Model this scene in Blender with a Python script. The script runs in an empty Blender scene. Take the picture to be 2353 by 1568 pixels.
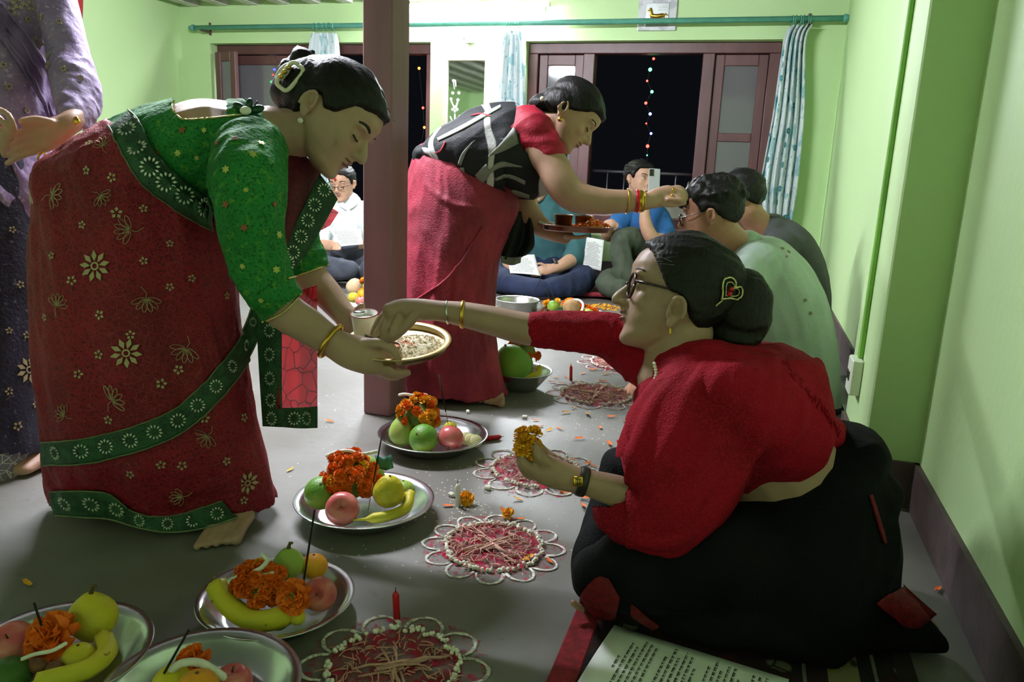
import bpy, bmesh, math, random
from mathutils import Vector, Matrix, noise
from mathutils.bvhtree import BVHTree

random.seed(7)
scn = bpy.context.scene
COL = scn.collection

# ------------------------------------------------------------------ camera
FPX, CX, CY = 1770.0, 1176.5, 784.0          # focal length and centre in pixels of the 2353x1568 frame
EYE = 0.80
_p, _y, _r = [math.radians(a) for a in (12.695, 16.78, 2.358)]
_fw = Vector((-math.sin(_y) * math.cos(_p), math.cos(_y) * math.cos(_p), -math.sin(_p)))
_rt = Vector((math.cos(_y), math.sin(_y), 0))
_up = _rt.cross(_fw)
RT = _rt * math.cos(_r) + _up * math.sin(_r)
UP = -_rt * math.sin(_r) + _up * math.cos(_r)
FW = _fw
CAM = Vector((0, 0, EYE))
cam_data = bpy.data.cameras.new('camera')
cam_data.sensor_width = 36.0
cam_data.lens = FPX / 2353.0 * 36.0
cam_data.clip_start = 0.02
cam = bpy.data.objects.new('camera', cam_data)
COL.objects.link(cam)
cam.matrix_world = Matrix(((RT.x, UP.x, -FW.x, CAM.x), (RT.y, UP.y, -FW.y, CAM.y),
                           (RT.z, UP.z, -FW.z, CAM.z), (0, 0, 0, 1)))
scn.camera = cam

# ------------------------------------------------------------------ world, exposure
wd = bpy.data.worlds.new('night')
scn.world = wd
wd.use_nodes = True
wd.node_tree.nodes['Background'].inputs['Color'].default_value = (0.012, 0.014, 0.02, 1)
wd.node_tree.nodes['Background'].inputs['Strength'].default_value = 0.25
vs = scn.view_settings
vs.view_transform = 'Standard'
vs.look = 'None'
vs.exposure = 0.08
vs.gamma = 1.0
vs.use_curve_mapping = False
TUBE_POWER = 850.0
CEIL_LAMP = 800.0


# ------------------------------------------------------------------ helpers: pixels to places
def P(px, py, t):
    return CAM + (FW + RT * ((px - CX) / FPX) - UP * ((py - CY) / FPX)) * t


def G(px, py, z=0.0):
    d = FW + RT * ((px - CX) / FPX) - UP * ((py - CY) / FPX)
    return CAM + d * ((z - EYE) / d.z)


def onY(px, py, Y):
    d = FW + RT * ((px - CX) / FPX) - UP * ((py - CY) / FPX)
    return CAM + d * (Y / d.y)


def depth(v):
    return (Vector(v) - CAM).dot(FW)


def pix(v):
    d = Vector(v) - CAM
    w = d.dot(FW)
    return CX + FPX * d.dot(RT) / w, CY - FPX * d.dot(UP) / w


def D(dx, dy, dz=0.0):
    """direction from image right / image down / away from the camera"""
    return (RT * dx - UP * dy + FW * dz).normalized()


def lin(c):
    return tuple((x / 12.92 if x <= 0.04045 else ((x + 0.055) / 1.055) ** 2.4) for x in c)


def rgb(r, g, b):
    return lin((r / 255.0, g / 255.0, b / 255.0)) + (1.0,)


# ------------------------------------------------------------------ materials
MATS = {}


def nt(name):
    m = bpy.data.materials.new(name)
    m.use_nodes = True
    n = m.node_tree.nodes
    return m, n, m.node_tree.links, n['Principled BSDF']


def mat(name, col, rough=0.6, var=0.15, nscale=12.0, bump=0.15, bscale=80.0, metal=0.0, spec=0.5,
        sheen=0.0, sss=0.0, col2=None, emit=None, estr=0.0, stretch=None, bdist=0.004, alpha=1.0):
    if name in MATS:
        return MATS[name]
    m, n, l, b = nt(name)
    tc = n.new('ShaderNodeTexCoord')
    src = tc.outputs['Object']
    if stretch:
        mp = n.new('ShaderNodeMapping')
        mp.inputs['Scale'].default_value = stretch
        l.new(src, mp.inputs['Vector'])
        src = mp.outputs['Vector']
    if var > 0 or col2:
        nz = n.new('ShaderNodeTexNoise')
        nz.inputs['Scale'].default_value = nscale
        nz.inputs['Detail'].default_value = 5
        l.new(src, nz.inputs['Vector'])
        rp = n.new('ShaderNodeValToRGB')
        rp.color_ramp.elements[0].position = 0.35
        rp.color_ramp.elements[1].position = 0.65
        c2 = col2 or tuple(min(1, x * (1 + var)) for x in col[:3]) + (1,)
        c1 = col if col2 else tuple(x * (1 - var) for x in col[:3]) + (1,)
        rp.color_ramp.elements[0].color = c1
        rp.color_ramp.elements[1].color = c2
        l.new(nz.outputs['Fac'], rp.inputs['Fac'])
        l.new(rp.outputs['Color'], b.inputs['Base Color'])
    else:
        b.inputs['Base Color'].default_value = col
    if bump > 0:
        nb = n.new('ShaderNodeTexNoise')
        nb.inputs['Scale'].default_value = bscale
        nb.inputs['Detail'].default_value = 3
        l.new(src, nb.inputs['Vector'])
        bp = n.new('ShaderNodeBump')
        bp.inputs['Strength'].default_value = bump
        bp.inputs['Distance'].default_value = bdist
        l.new(nb.outputs['Fac'], bp.inputs['Height'])
        l.new(bp.outputs['Normal'], b.inputs['Normal'])
    b.inputs['Roughness'].default_value = rough
    b.inputs['Metallic'].default_value = metal
    b.inputs['Specular IOR Level'].default_value = spec
    if sheen:
        b.inputs['Sheen Weight'].default_value = sheen
    if sss:
        b.inputs['Subsurface Weight'].default_value = sss
        b.inputs['Subsurface Radius'].default_value = (0.012, 0.005, 0.003)
    if emit:
        b.inputs['Emission Color'].default_value = emit
        b.inputs['Emission Strength'].default_value = estr
    if alpha < 1:
        b.inputs['Alpha'].default_value = alpha
    MATS[name] = m
    return m


def pattern_mat(name, base, marks, rough=0.6, bump=0.3, bscale=150.0, alpha=1.0, sheen=0.0, spec=0.3, distort=0.0):
    """base colour with a list of marks: (kind, scale, lo, hi, colour, stretch)"""
    if name in MATS:
        return MATS[name]
    m, n, l, b = nt(name)
    tc = n.new('ShaderNodeTexCoord')
    cur = n.new('ShaderNodeRGB')
    cur.outputs[0].default_value = base
    cur = cur.outputs[0]
    for kind, scale, lo, hi, colr, stretch in marks:
        mp = n.new('ShaderNodeMapping')
        mp.inputs['Scale'].default_value = stretch or (1, 1, 1)
        l.new(tc.outputs['Object'], mp.inputs['Vector'])
        vec = mp.outputs['Vector']
        if kind == 'noise':
            t = n.new('ShaderNodeTexNoise')
            t.inputs['Scale'].default_value = scale
            t.inputs['Detail'].default_value = 4
            out = t.outputs['Fac']
        elif kind == 'voro':
            t = n.new('ShaderNodeTexVoronoi')
            t.inputs['Scale'].default_value = scale
            out = t.outputs['Distance']
        elif kind == 'edge':
            t = n.new('ShaderNodeTexVoronoi')
            t.feature = 'DISTANCE_TO_EDGE'
            t.inputs['Scale'].default_value = scale
            out = t.outputs['Distance']
        else:
            t = n.new('ShaderNodeTexWave')
            t.wave_type = 'RINGS' if kind == 'rings' else 'BANDS'
            t.inputs['Scale'].default_value = scale
            t.inputs['Distortion'].default_value = distort or 6.0
            t.inputs['Detail'].default_value = 2
            t.inputs['Detail Scale'].default_value = 1.2
            out = t.outputs['Fac']
        l.new(vec, t.inputs['Vector'])
        rp = n.new('ShaderNodeValToRGB')
        a, z = rp.color_ramp.elements
        if lo < hi:
            a.position, z.position = lo, hi
            a.color, z.color = (0, 0, 0, 1), (1, 1, 1, 1)
        else:
            a.position, z.position = hi, lo
            a.color, z.color = (1, 1, 1, 1), (0, 0, 0, 1)
        l.new(out, rp.inputs['Fac'])
        mx = n.new('ShaderNodeMix')
        mx.data_type = 'RGBA'
        l.new(rp.outputs['Color'], mx.inputs['Factor'])
        l.new(cur, mx.inputs['A'])
        mx.inputs['B'].default_value = colr
        cur = mx.outputs['Result']
    l.new(cur, b.inputs['Base Color'])
    nb = n.new('ShaderNodeTexNoise')
    nb.inputs['Scale'].default_value = bscale
    l.new(tc.outputs['Object'], nb.inputs['Vector'])
    bp = n.new('ShaderNodeBump')
    bp.inputs['Strength'].default_value = bump
    bp.inputs['Distance'].default_value = 0.004
    l.new(nb.outputs['Fac'], bp.inputs['Height'])
    l.new(bp.outputs['Normal'], b.inputs['Normal'])
    b.inputs['Roughness'].default_value = rough
    b.inputs['Specular IOR Level'].default_value = spec
    b.inputs['Alpha'].default_value = alpha
    if sheen:
        b.inputs['Sheen Weight'].default_value = sheen
    MATS[name] = m
    return m


def powder_mat(name, colr, scale, lo, hi):
    m, n, l, b = nt(name)
    tc = n.new('ShaderNodeTexCoord')
    t = n.new('ShaderNodeTexNoise')
    t.inputs['Scale'].default_value = scale
    t.inputs['Detail'].default_value = 8
    t.inputs['Roughness'].default_value = 0.75
    l.new(tc.outputs['Object'], t.inputs['Vector'])
    rp = n.new('ShaderNodeValToRGB')
    rp.color_ramp.elements[0].position = lo
    rp.color_ramp.elements[1].position = hi
    l.new(t.outputs['Fac'], rp.inputs['Fac'])
    l.new(rp.outputs['Color'], b.inputs['Alpha'])
    b.inputs['Base Color'].default_value = colr
    b.inputs['Roughness'].default_value = 1.0
    b.inputs['Specular IOR Level'].default_value = 0.1
    MATS[name] = m
    return m


# ------------------------------------------------------------------ helpers: objects
def tag(o, label=None, cat=None, group=None, kind=None):
    if label:
        o['label'] = label
    if cat:
        o['category'] = cat
    if group:
        o['group'] = group
    if kind:
        o['kind'] = kind
    return o


def empty(name, loc, label=None, cat=None, group=None, kind=None):
    o = bpy.data.objects.new(name, None)
    o.empty_display_size = 0.05
    o.location = loc
    COL.objects.link(o)
    return tag(o, label, cat, group, kind)


def link(name, me, material=None, parent=None, smooth=True):
    """mesh given in world coordinates; the object's own location stays at the parent's place"""
    if material and not me.materials:
        me.materials.append(material)
    if smooth:
        me.shade_smooth()
    o = bpy.data.objects.new(name, me)
    COL.objects.link(o)
    if parent:
        o.parent = parent
        chain = Vector((0, 0, 0))
        q = parent
        while q:
            chain += q.location
            q = q.parent
        o.location = -chain if False else Vector((0, 0, 0)) - chain
    return o


class MB:
    """collects shapes (world coordinates) into one mesh"""

    def __init__(self):
        self.v, self.f = [], []

    def add(self, vs, fs):
        k = len(self.v)
        self.v += [Vector(a) for a in vs]
        self.f += [tuple(i + k for i in q) for q in fs]
        return self

    def box(self, a, b, bev=0.0):
        x0, y0, z0 = a
        x1, y1, z1 = b
        if bev <= 0:
            self.add([(x0, y0, z0), (x1, y0, z0), (x1, y1, z0), (x0, y1, z0), (x0, y0, z1), (x1, y0, z1), (x1, y1, z1), (x0, y1, z1)],
                     [(0, 3, 2, 1), (4, 5, 6, 7), (0, 1, 5, 4), (1, 2, 6, 5), (2, 3, 7, 6), (3, 0, 4, 7)])
        else:
            bm = bmesh.new()
            bmesh.ops.create_cube(bm, size=1)
            for v in bm.verts:
                v.co = Vector((x0 + (v.co.x + .5) * (x1 - x0), y0 + (v.co.y + .5) * (y1 - y0), z0 + (v.co.z + .5) * (z1 - z0)))
            bmesh.ops.bevel(bm, geom=bm.edges[:], offset=bev, segments=1, affect='EDGES')
            bm.verts.index_update()
            self.add([v.co.copy() for v in bm.verts], [tuple(v.index for v in f.verts) for f in bm.faces])
            bm.free()
        return self

    def ell(self, c, r, rot=None, nu=20, nv=12):
        c = Vector(c)
        if not hasattr(r, '__len__'):
            r = (r, r, r)
        vs = [Vector((0, 0, r[2]))]
        for j in range(1, nv):
            th = math.pi * j / nv
            for i in range(nu):
                ph = 2 * math.pi * i / nu
                vs.append(Vector((r[0] * math.sin(th) * math.cos(ph), r[1] * math.sin(th) * math.sin(ph), r[2] * math.cos(th))))
        vs.append(Vector((0, 0, -r[2])))
        if rot is not None:
            vs = [rot @ v for v in vs]
        vs = [v + c for v in vs]
        fs = [(0, 1 + i, 1 + (i + 1) % nu) for i in range(nu)]
        for j in range(nv - 2):
            a = 1 + j * nu
            for i in range(nu):
                k = (i + 1) % nu
                fs.append((a + i, a + nu + i, a + nu + k, a + k))
        e = len(vs) - 1
        a = 1 + (nv - 2) * nu
        fs += [(a + i, e, a + (i + 1) % nu) for i in range(nu)]
        return self.add(vs, fs)

    def rings(self, rings, close=True, cap=True):
        n = len(rings[0])
        vs = [v for r in rings for v in r]
        fs = []
        for j in range(len(rings) - 1):
            for i in range(n if close else n - 1):
                k = (i + 1) % n
                fs.append((j * n + i, j * n + k, (j + 1) * n + k, (j + 1) * n + i))
        if cap:
            fs.append(tuple(reversed(range(n))))
            b = (len(rings) - 1) * n
            fs.append(tuple(range(b, b + n)))
        return self.add(vs, fs)

    def tube(self, pts, rad, n=10, dome=False, ref=None, rb=None, flat=1.0):
        """circular or elliptic sweep; rad may be a list; rb: list of second radii; ref: direction of the second radius"""
        pts = [Vector(p) for p in pts]
        m = len(pts)
        rad = list(rad) if hasattr(rad, '__len__') else [rad] * m
        rb = list(rb) if rb is not None else [r * flat for r in rad]
        if dome:
            t0 = (pts[0] - pts[1]).normalized()
            t1 = (pts[-1] - pts[-2]).normalized()
            P0, R0, B0, P1, R1, B1 = [], [], [], [], [], []
            for a in (80, 55, 28):
                s, c = math.sin(math.radians(a)), math.cos(math.radians(a))
                P0.append(pts[0] + t0 * min(rad[0], rb[0]) * s)
                R0.append(rad[0] * c)
                B0.append(rb[0] * c)
            for a in (28, 55, 80):
                s, c = math.sin(math.radians(a)), math.cos(math.radians(a))
                P1.append(pts[-1] + t1 * min(rad[-1], rb[-1]) * s)
                R1.append(rad[-1] * c)
                B1.append(rb[-1] * c)
            pts, rad, rb = P0 + pts + P1, R0 + rad + R1, B0 + rb + B1
            m = len(pts)
        rings = []
        prev = None
        for i in range(m):
            tg = (pts[min(i + 1, m - 1)] - pts[max(i - 1, 0)])
            tg = tg.normalized() if tg.length > 1e-9 else Vector((0, 0, 1))
            if ref is not None:
                a = Vector(ref).cross(tg)
                if a.length < 1e-4:
                    a = prev or tg.orthogonal()
            elif prev is None:
                a = tg.orthogonal()
            else:
                a = prev - tg * prev.dot(tg)
            a.normalize()
            prev = a
            b = tg.cross(a)
            rings.append([pts[i] + a * (rad[i] * math.cos(2 * math.pi * k / n)) + b * (rb[i] * math.sin(2 * math.pi * k / n)) for k in range(n)])
        return self.rings(rings)

    def lathe(self, c, prof, n=32, axis=None, cap=False):
        """prof: list of (radius, height)"""
        c = Vector(c)
        rot = Vector((0, 0, 1)).rotation_difference(Vector(axis)).to_matrix() if axis is not None else Matrix.Identity(3)
        rings = [[c + rot @ Vector((r * math.cos(2 * math.pi * k / n), r * math.sin(2 * math.pi * k / n), z)) for k in range(n)] for r, z in prof]
        return self.rings(rings, cap=cap)

    def grid(self, rows, thick=0.0):
        """rows: list of lists of points"""
        n = len(rows[0])
        m = len(rows)
        vs = [v for r in rows for v in r]
        fs = [(j * n + i, j * n + i + 1, (j + 1) * n + i + 1, (j + 1) * n + i) for j in range(m - 1) for i in range(n - 1)]
        return self.add(vs, fs)

    def mesh(self, name='m'):
        me = bpy.data.meshes.new(name)
        me.from_pydata([tuple(v) for v in self.v], [], self.f)
        me.validate(verbose=False)
        me.update()
        return me

    def build(self, name, material, parent=None, smooth=True, recalc=True):
        me = self.mesh(name)
        if recalc:
            bm = bmesh.new()
            bm.from_mesh(me)
            bmesh.ops.recalc_face_normals(bm, faces=bm.faces)
            bm.to_mesh(me)
            bm.free()
        return link(name, me, material, parent, smooth)


def struct(o):
    o['kind'] = 'structure'
    return o


def solidify(o, th):
    md = o.modifiers.new('thickness', 'SOLIDIFY')
    md.thickness = th
    md.offset = 0
    return o


def spline(pts, n):
    """Catmull-Rom through tuples of any length; n steps per span"""
    out = []
    m = len(pts)
    for i in range(m - 1):
        p0, p1, p2, p3 = pts[max(i - 1, 0)], pts[i], pts[i + 1], pts[min(i + 2, m - 1)]
        for k in range(n):
            t = k / n
            out.append(tuple(0.5 * (2 * b + (c - a) * t + (2 * a - 5 * b + 4 * c - d) * t * t + (3 * b - a - 3 * c + d) * t ** 3)
                             for a, b, c, d in zip(p0, p1, p2, p3)))
    out.append(tuple(pts[-1]))
    return out
# ================================================================== the room
XL, XR, YF, YB, ZC = -4.79, 0.46, -1.25, 5.79, 2.06
WT = 0.26
def wall_mat():
    m, n, l, b = nt('lime_green_paint')
    tc = n.new('ShaderNodeTexCoord')
    a = n.new('ShaderNodeTexNoise'); a.inputs['Scale'].default_value = 1.3; a.inputs['Detail'].default_value = 6
    l.new(tc.outputs['Object'], a.inputs['Vector'])
    rp = n.new('ShaderNodeValToRGB')
    rp.color_ramp.elements[0].position = 0.3; rp.color_ramp.elements[1].position = 0.75
    rp.color_ramp.elements[0].color = rgb(187, 218, 156); rp.color_ramp.elements[1].color = rgb(193, 221, 164)
    l.new(a.outputs['Fac'], rp.inputs['Fac'])
    l.new(rp.outputs['Color'], b.inputs['Base Color'])
    c = n.new('ShaderNodeTexNoise'); c.inputs['Scale'].default_value = 45; c.inputs['Detail'].default_value = 4
    l.new(tc.outputs['Object'], c.inputs['Vector'])
    bp = n.new('ShaderNodeBump'); bp.inputs['Strength'].default_value = 0.12; bp.inputs['Distance'].default_value = 0.01
    l.new(c.outputs['Fac'], bp.inputs['Height']); l.new(bp.outputs['Normal'], b.inputs['Normal'])
    b.inputs['Roughness'].default_value = 0.55
    b.inputs['Specular IOR Level'].default_value = 0.35
    return m
WALL = wall_mat()
WOOD = mat('maroon_painted_wood', rgb(92, 56, 56), 0.42, 0.18, 9, 0.2, 40, stretch=(1, 1, .25))
SKIRT = mat('dark_skirting_paint', rgb(78, 62, 62), 0.6, 0.25, 14, 0.3, 60)

def floor_mat():
    m, n, l, b = nt('grey_cement')
    tc = n.new('ShaderNodeTexCoord')
    a = n.new('ShaderNodeTexNoise'); a.inputs['Scale'].default_value = 3.0; a.inputs['Detail'].default_value = 8; a.inputs['Roughness'].default_value = 0.65
    l.new(tc.outputs['Object'], a.inputs['Vector'])
    rp = n.new('ShaderNodeValToRGB')
    rp.color_ramp.elements[0].position = 0.3; rp.color_ramp.elements[1].position = 0.7
    rp.color_ramp.elements[0].color = rgb(104, 100, 93); rp.color_ramp.elements[1].color = rgb(124, 122, 119)
    l.new(a.outputs['Fac'], rp.inputs['Fac'])
    v = n.new('ShaderNodeTexNoise'); v.inputs['Scale'].default_value = 17; v.inputs['Detail'].default_value = 3
    l.new(tc.outputs['Object'], v.inputs['Vector'])
    r2 = n.new('ShaderNodeValToRGB')
    r2.color_ramp.elements[0].position = 0.66; r2.color_ramp.elements[1].position = 0.72
    l.new(v.outputs['Fac'], r2.inputs['Fac'])
    mx = n.new('ShaderNodeMix'); mx.data_type = 'RGBA'
    ml = n.new('ShaderNodeMath'); ml.operation = 'MULTIPLY'; ml.inputs[1].default_value = 0.35
    l.new(r2.outputs['Color'], ml.inputs[0]); l.new(ml.outputs[0], mx.inputs['Factor'])
    l.new(rp.outputs['Color'], mx.inputs['A']); mx.inputs['B'].default_value = rgb(84, 75, 70)
    l.new(mx.outputs['Result'], b.inputs['Base Color'])
    c = n.new('ShaderNodeTexNoise'); c.inputs['Scale'].default_value = 30; c.inputs['Detail'].default_value = 5
    l.new(tc.outputs['Object'], c.inputs['Vector'])
    bp = n.new('ShaderNodeBump'); bp.inputs['Strength'].default_value = 0.15; bp.inputs['Distance'].default_value = 0.006
    l.new(c.outputs['Fac'], bp.inputs['Height']); l.new(bp.outputs['Normal'], b.inputs['Normal'])
    r3 = n.new('ShaderNodeMapRange'); r3.inputs['To Min'].default_value = 0.34; r3.inputs['To Max'].default_value = 0.55
    l.new(a.outputs['Fac'], r3.inputs['Value']); l.new(r3.outputs['Result'], b.inputs['Roughness'])
    return m

struct(MB().box((XL - WT, YF - WT, -0.12), (XR + WT, YB + WT, 0)).build('floor', floor_mat(), smooth=False))
ceil = struct(MB().box((XL - WT, YF - WT, ZC), (XR + WT, YB + WT, ZC + 0.12)).build('ceiling', mat('grey_ceiling_boards', rgb(88, 82, 76), 0.8, 0.2, 5, 0.2, 30), smooth=False))
jm = mat('whitewashed_joist', rgb(205, 203, 196), 0.7, 0.1, 8, 0.2, 30)
jme = None
for i in range(19):
    x = XL + 0.16 + i * 0.285
    if jme is None:
        jo = MB().box((-.045, YF, ZC - .055), (.045, YB, ZC - .001)).build('joist', jm, ceil, smooth=False)
        jme = jo.data
    else:
        jo = bpy.data.objects.new('joist', jme); COL.objects.link(jo); jo.parent = ceil
    jo.location.x = x

W1 = (-4.505, -2.494); W2 = (-1.735, 0.072); ZH, ZS = 1.715, 0.40
wb = MB()
wb.box((XL - WT, YB, 0), (W1[0], YB + WT, ZC)); wb.box((W1[1], YB, 0), (W2[0], YB + WT, ZC)); wb.box((W2[1], YB, 0), (XR + WT, YB + WT, ZC))
for a, b in (W1, W2):
    wb.box((a, YB, ZH), (b, YB + WT, ZC)); wb.box((a, YB, 0), (b, YB + WT, ZS))
struct(wb.build('wall_back', WALL, smooth=False))
struct(MB().box((XL - WT, YF - WT, 0), (XL, YB, ZC)).build('wall_left', WALL, smooth=False))
wr = MB().box((XR, YF - WT, 0), (XR + WT, YB, ZC))
wr.box((0.33, 2.04, 0), (XR + .01, 2.44, ZC), 0.004)
struct(wr.build('wall_right', WALL, smooth=False))
struct(MB().box((XL - WT, YF - WT, 0), (XR + WT, YF, ZC)).build('wall_front', WALL, smooth=False))
# skirting, painted band standing a few millimetres proud
s = MB()
s.box((XR - .012, YF, 0), (XR, 2.04, .12)); s.box((.33 - .012, 2.04 - .012, 0), (XR, 2.04, .12)); s.box((.33 - .012, 2.04, 0), (.33, 2.44, .12))
s.box((.33, 2.44, 0), (XR, 2.452, .12)); s.box((XR - .012, 2.452, 0), (XR, YB, .12))
struct(s.build('baseboard_right', SKIRT, smooth=False))
struct(MB().box((XL, YB - .012, 0), (XR - .012, YB, .135)).build('baseboard_back', SKIRT, smooth=False))
struct(MB().box((XL, YF, 0), (XL + .012, YB - .012, .135)).build('baseboard_left', SKIRT, smooth=False))

# ------------------------------------------------------------------ windows
GLASS = None
def glass_mat():
    m, n, l, b = nt('window_glass')
    b.inputs['Base Color'].default_value = (0.35, 0.33, 0.36, 1)
    b.inputs['Roughness'].default_value = 0.06
    b.inputs['Transmission Weight'].default_value = 0.6
    b.inputs['Specular IOR Level'].default_value = 0.8
    b.inputs['IOR'].default_value = 1.5
    return m
GLASS = glass_mat()
FR = 0.075
def frame_part(win, name, a, b):
    return MB().box(a, b, 0.005).build(name, WOOD, win, smooth=False)
def casement(win, hinge, w, z0, z1, ang, rails=1, sgn=1):
    """a leaf hinged at hinge=(x,y), width w along +x*sgn, turned by ang towards the room"""
    ca, sa = math.cos(ang), math.sin(ang)
    def tr(mb):
        for v in mb.v:
            x, y = v.x * sgn, v.y
            v.x, v.y = hinge[0] + (x * ca) * 1.0 + (y * sa) * sgn, hinge[1] - abs(v.x if False else x) * sa + y * ca
        return mb
    e = empty('casement', (0, 0, 0)); e.parent = win
    st, rl = .065, .075
    for nme, a, b in (('stile', (0, 0, z0), (st, .035, z1)), ('stile', (w - st, 0, z0), (w, .035, z1)),
                      ('rail', (st, 0, z1 - rl), (w - st, .035, z1)), ('rail', (st, 0, z0), (w - st, .035, z0 + rl + .03))):
        tr(MB().box(a, b, .004)).build(nme, WOOD, e, smooth=False)
    zs = [z0 + rl + .03] + [z0 + rl + .03 + (z1 - z0 - 2 * rl - .03) * (i + 1) / (rails + 1) for i in range(rails)] + [z1 - rl]
    for i in range(rails):
        tr(MB().box((st, 0, zs[i + 1] - .03), (w - st, .035, zs[i + 1] + .03), .004)).build('rail', WOOD, e, smooth=False)
    for i in range(rails + 1):
        tr(MB().box((st - .01, .014, zs[i] - .005), (w - st + .01, .02, zs[i + 1] + .005))).build('pane', GLASS, e, smooth=False)
    return e
def window(name, x0, x1, posts):
    w = empty(name, ((x0 + x1) / 2, YB, ZS), kind='structure')
    w.location = (0, 0, 0)
    y0, y1 = YB + .09, YB + .19
    frame_part(w, 'frame_head', (x0, y0, ZH - FR), (x1, y1, ZH))
    frame_part(w, 'frame_sill', (x0, y0, ZS), (x1, y1, ZS + FR))
    frame_part(w, 'frame_jamb', (x0, y0, ZS + FR), (x0 + FR, y1, ZH - FR))
    frame_part(w, 'frame_jamb', (x1 - FR, y0, ZS + FR), (x1, y1, ZH - FR))
    for p in posts:
        frame_part(w, 'frame_post', (p - .042, y0, ZS + FR), (p + .042, y1, ZH - FR))
    frame_part(w, 'sill_board', (x0, YB - .02, ZS - .03), (x1, YB + .09, ZS + .002))
    return w
w2 = window('window_2', W2[0], W2[1], (-1.27, -0.41))
casement(w2, (-1.655, YB + .12), .34, ZS + FR + .005, ZH - FR - .005, 0.0, 1)
casement(w2, (-.366, YB + .12), .36, ZS + FR + .005, ZH - FR - .005, 0.0, 1)
rail_m = mat('grey_steel_rail', rgb(120, 115, 125), .35, .1, 10, 0, metal=.8)
MB().tube([(-1.228, YB + .22, .80), (-.452, YB + .22, .80)], .012, 8).build('guard_rail', rail_m, w2)
for k in range(5):
    xx = -1.1 + k * .13
    MB().tube([(xx, YB + .22, ZS + .02), (xx, YB + .22, .80)], .006, 6).build('guard_bar', rail_m, w2)
MB().box((-1.228, YB + .12, ZS + FR), (-.452, YB + .15, ZS + FR + .12), .004).build('kick_panel', mat('pale_grey_board', rgb(176, 172, 168), .6, .1, 10, .1), w2, smooth=False)
w1 = window('window_1', W1[0], W1[1], (-3.62, -2.95))
casement(w1, (-4.425, YB + .12), .76, ZS + FR + .005, ZH - FR - .005, 0.0, 1)
casement(w1, (-4.46, YB + .0), .25, ZS + FR + .005, ZH - FR + .005, .25, 0)

# ------------------------------------------------------------------ fluorescent tube on the back wall
em, n, l, b = nt('tube_glow')
b.inputs['Base Color'].default_value = (1, 1, 1, 1)
b.inputs['Emission Color'].default_value = (0.95, 0.98, 1.07, 1)
b.inputs['Emission Strength'].default_value = TUBE_POWER
em2 = em.copy()
em2.name = 'ceiling_tube_glow'
em2.node_tree.nodes['Principled BSDF'].inputs['Emission Strength'].default_value = CEIL_LAMP
ENAMEL = mat('white_enamel', rgb(235, 235, 235), .4, 0, bump=0)
def tube_lamp(label, x0, x1, body0, body1, y, z, glow):
    t = empty('tube_light', ((x0 + x1) / 2, y, z), label, 'lamp')
    MB().box(body0, body1, .004).build('fixture_body', ENAMEL, t, smooth=False)
    MB().tube([(x0, y, z), (x1, y, z)], .016, 12).build('tube', glow, t)
    for x in (x0 - .012, x1 + .012):
        MB().box((x - .012, y - .02, z - .02), (x + .012, y + .02, z + .02), .003).build('lamp_holder', ENAMEL, t, smooth=False)
tube_lamp('long white fluorescent tube lamp glowing high on the back wall', -2.76, -1.60, (-2.80, YB - .035, 1.945), (-1.56, YB - .001, 1.985), YB - .055, 1.925, em)
tube_lamp('fluorescent tube lamp under the ceiling joists above the women', -2.48, -1.32, (-2.52, 2.38, 1.975), (-1.28, 2.42, 2.006), 2.40, 1.95, em2)
# ================================================================== building people
class Body(MB):
    def limb(self, spec, n=18, sub=4, k=1.0, add=0.0):
        """spec: (px, py, depth, radius in pixels[, half thickness in depth, metres])"""
        full = [(s[0], s[1], s[2], s[3] * s[2] / FPX, s[4] if len(s) > 4 else s[3] * s[2] / FPX) for s in spec]
        q = spline(full, sub)
        self.tube([P(a[0], a[1], a[2]) for a in q], [max(.002, a[3] * k + add) for a in q], n, True, FW, [max(.002, a[4] * k + add) for a in q])
        return self

    def fing(self, pts, r, taper=0.8):
        """a finger: list of (px, py, depth); r radius in metres at the root"""
        q = spline(pts, 3)
        m = len(q) - 1
        self.tube([P(*a) for a in q], [r * (1 - (1 - taper) * i / m) for i in range(m + 1)], 10, True)
        return self


def evaluated(me, mods):
    o = bpy.data.objects.new('tmp', me)
    COL.objects.link(o)
    for kind, props in mods:
        md = o.modifiers.new(kind, kind)
        for k, v in props.items():
            setattr(md, k, v)
    dg = bpy.context.evaluated_depsgraph_get()
    out = bpy.data.meshes.new_from_object(o.evaluated_get(dg))
    bpy.data.objects.remove(o)
    bpy.data.meshes.remove(me)
    return out


def remesh(mb, voxel, smooth=3, fac=0.5):
    return evaluated(mb.mesh(), [('REMESH', dict(mode='VOXEL', voxel_size=voxel)), ('SMOOTH', dict(factor=fac, iterations=smooth))])


def push(me, c, r, vec):
    c = Vector(c)
    vec = Vector(vec)
    for v in me.vertices:
        d2 = (v.co - c).length_squared
        if d2 < r * r * 6:
            v.co += vec * math.exp(-d2 / (r * r))


def wrinkle(me, amp, scale, along=(0, 0, 1), stretch=5.0, ridged=True, seed=0.0, where=None):
    a = Vector(along).normalized()
    me.update()
    nr = [v.normal.copy() for v in me.vertices]
    off = Vector((seed, seed * 1.7, -seed))
    for v, n in zip(me.vertices, nr):
        q = v.co - a * (v.co.dot(a) * (1 - 1 / stretch))
        w = noise.noise(q * scale + off)
        if ridged:
            w = 0.5 - abs(w) * 2.0
        w += 0.35 * noise.noise(q * scale * 2.7 + off)
        k = where(v.co) if where else 1.0
        v.co += n * (amp * w * k)
    me.update()


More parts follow.
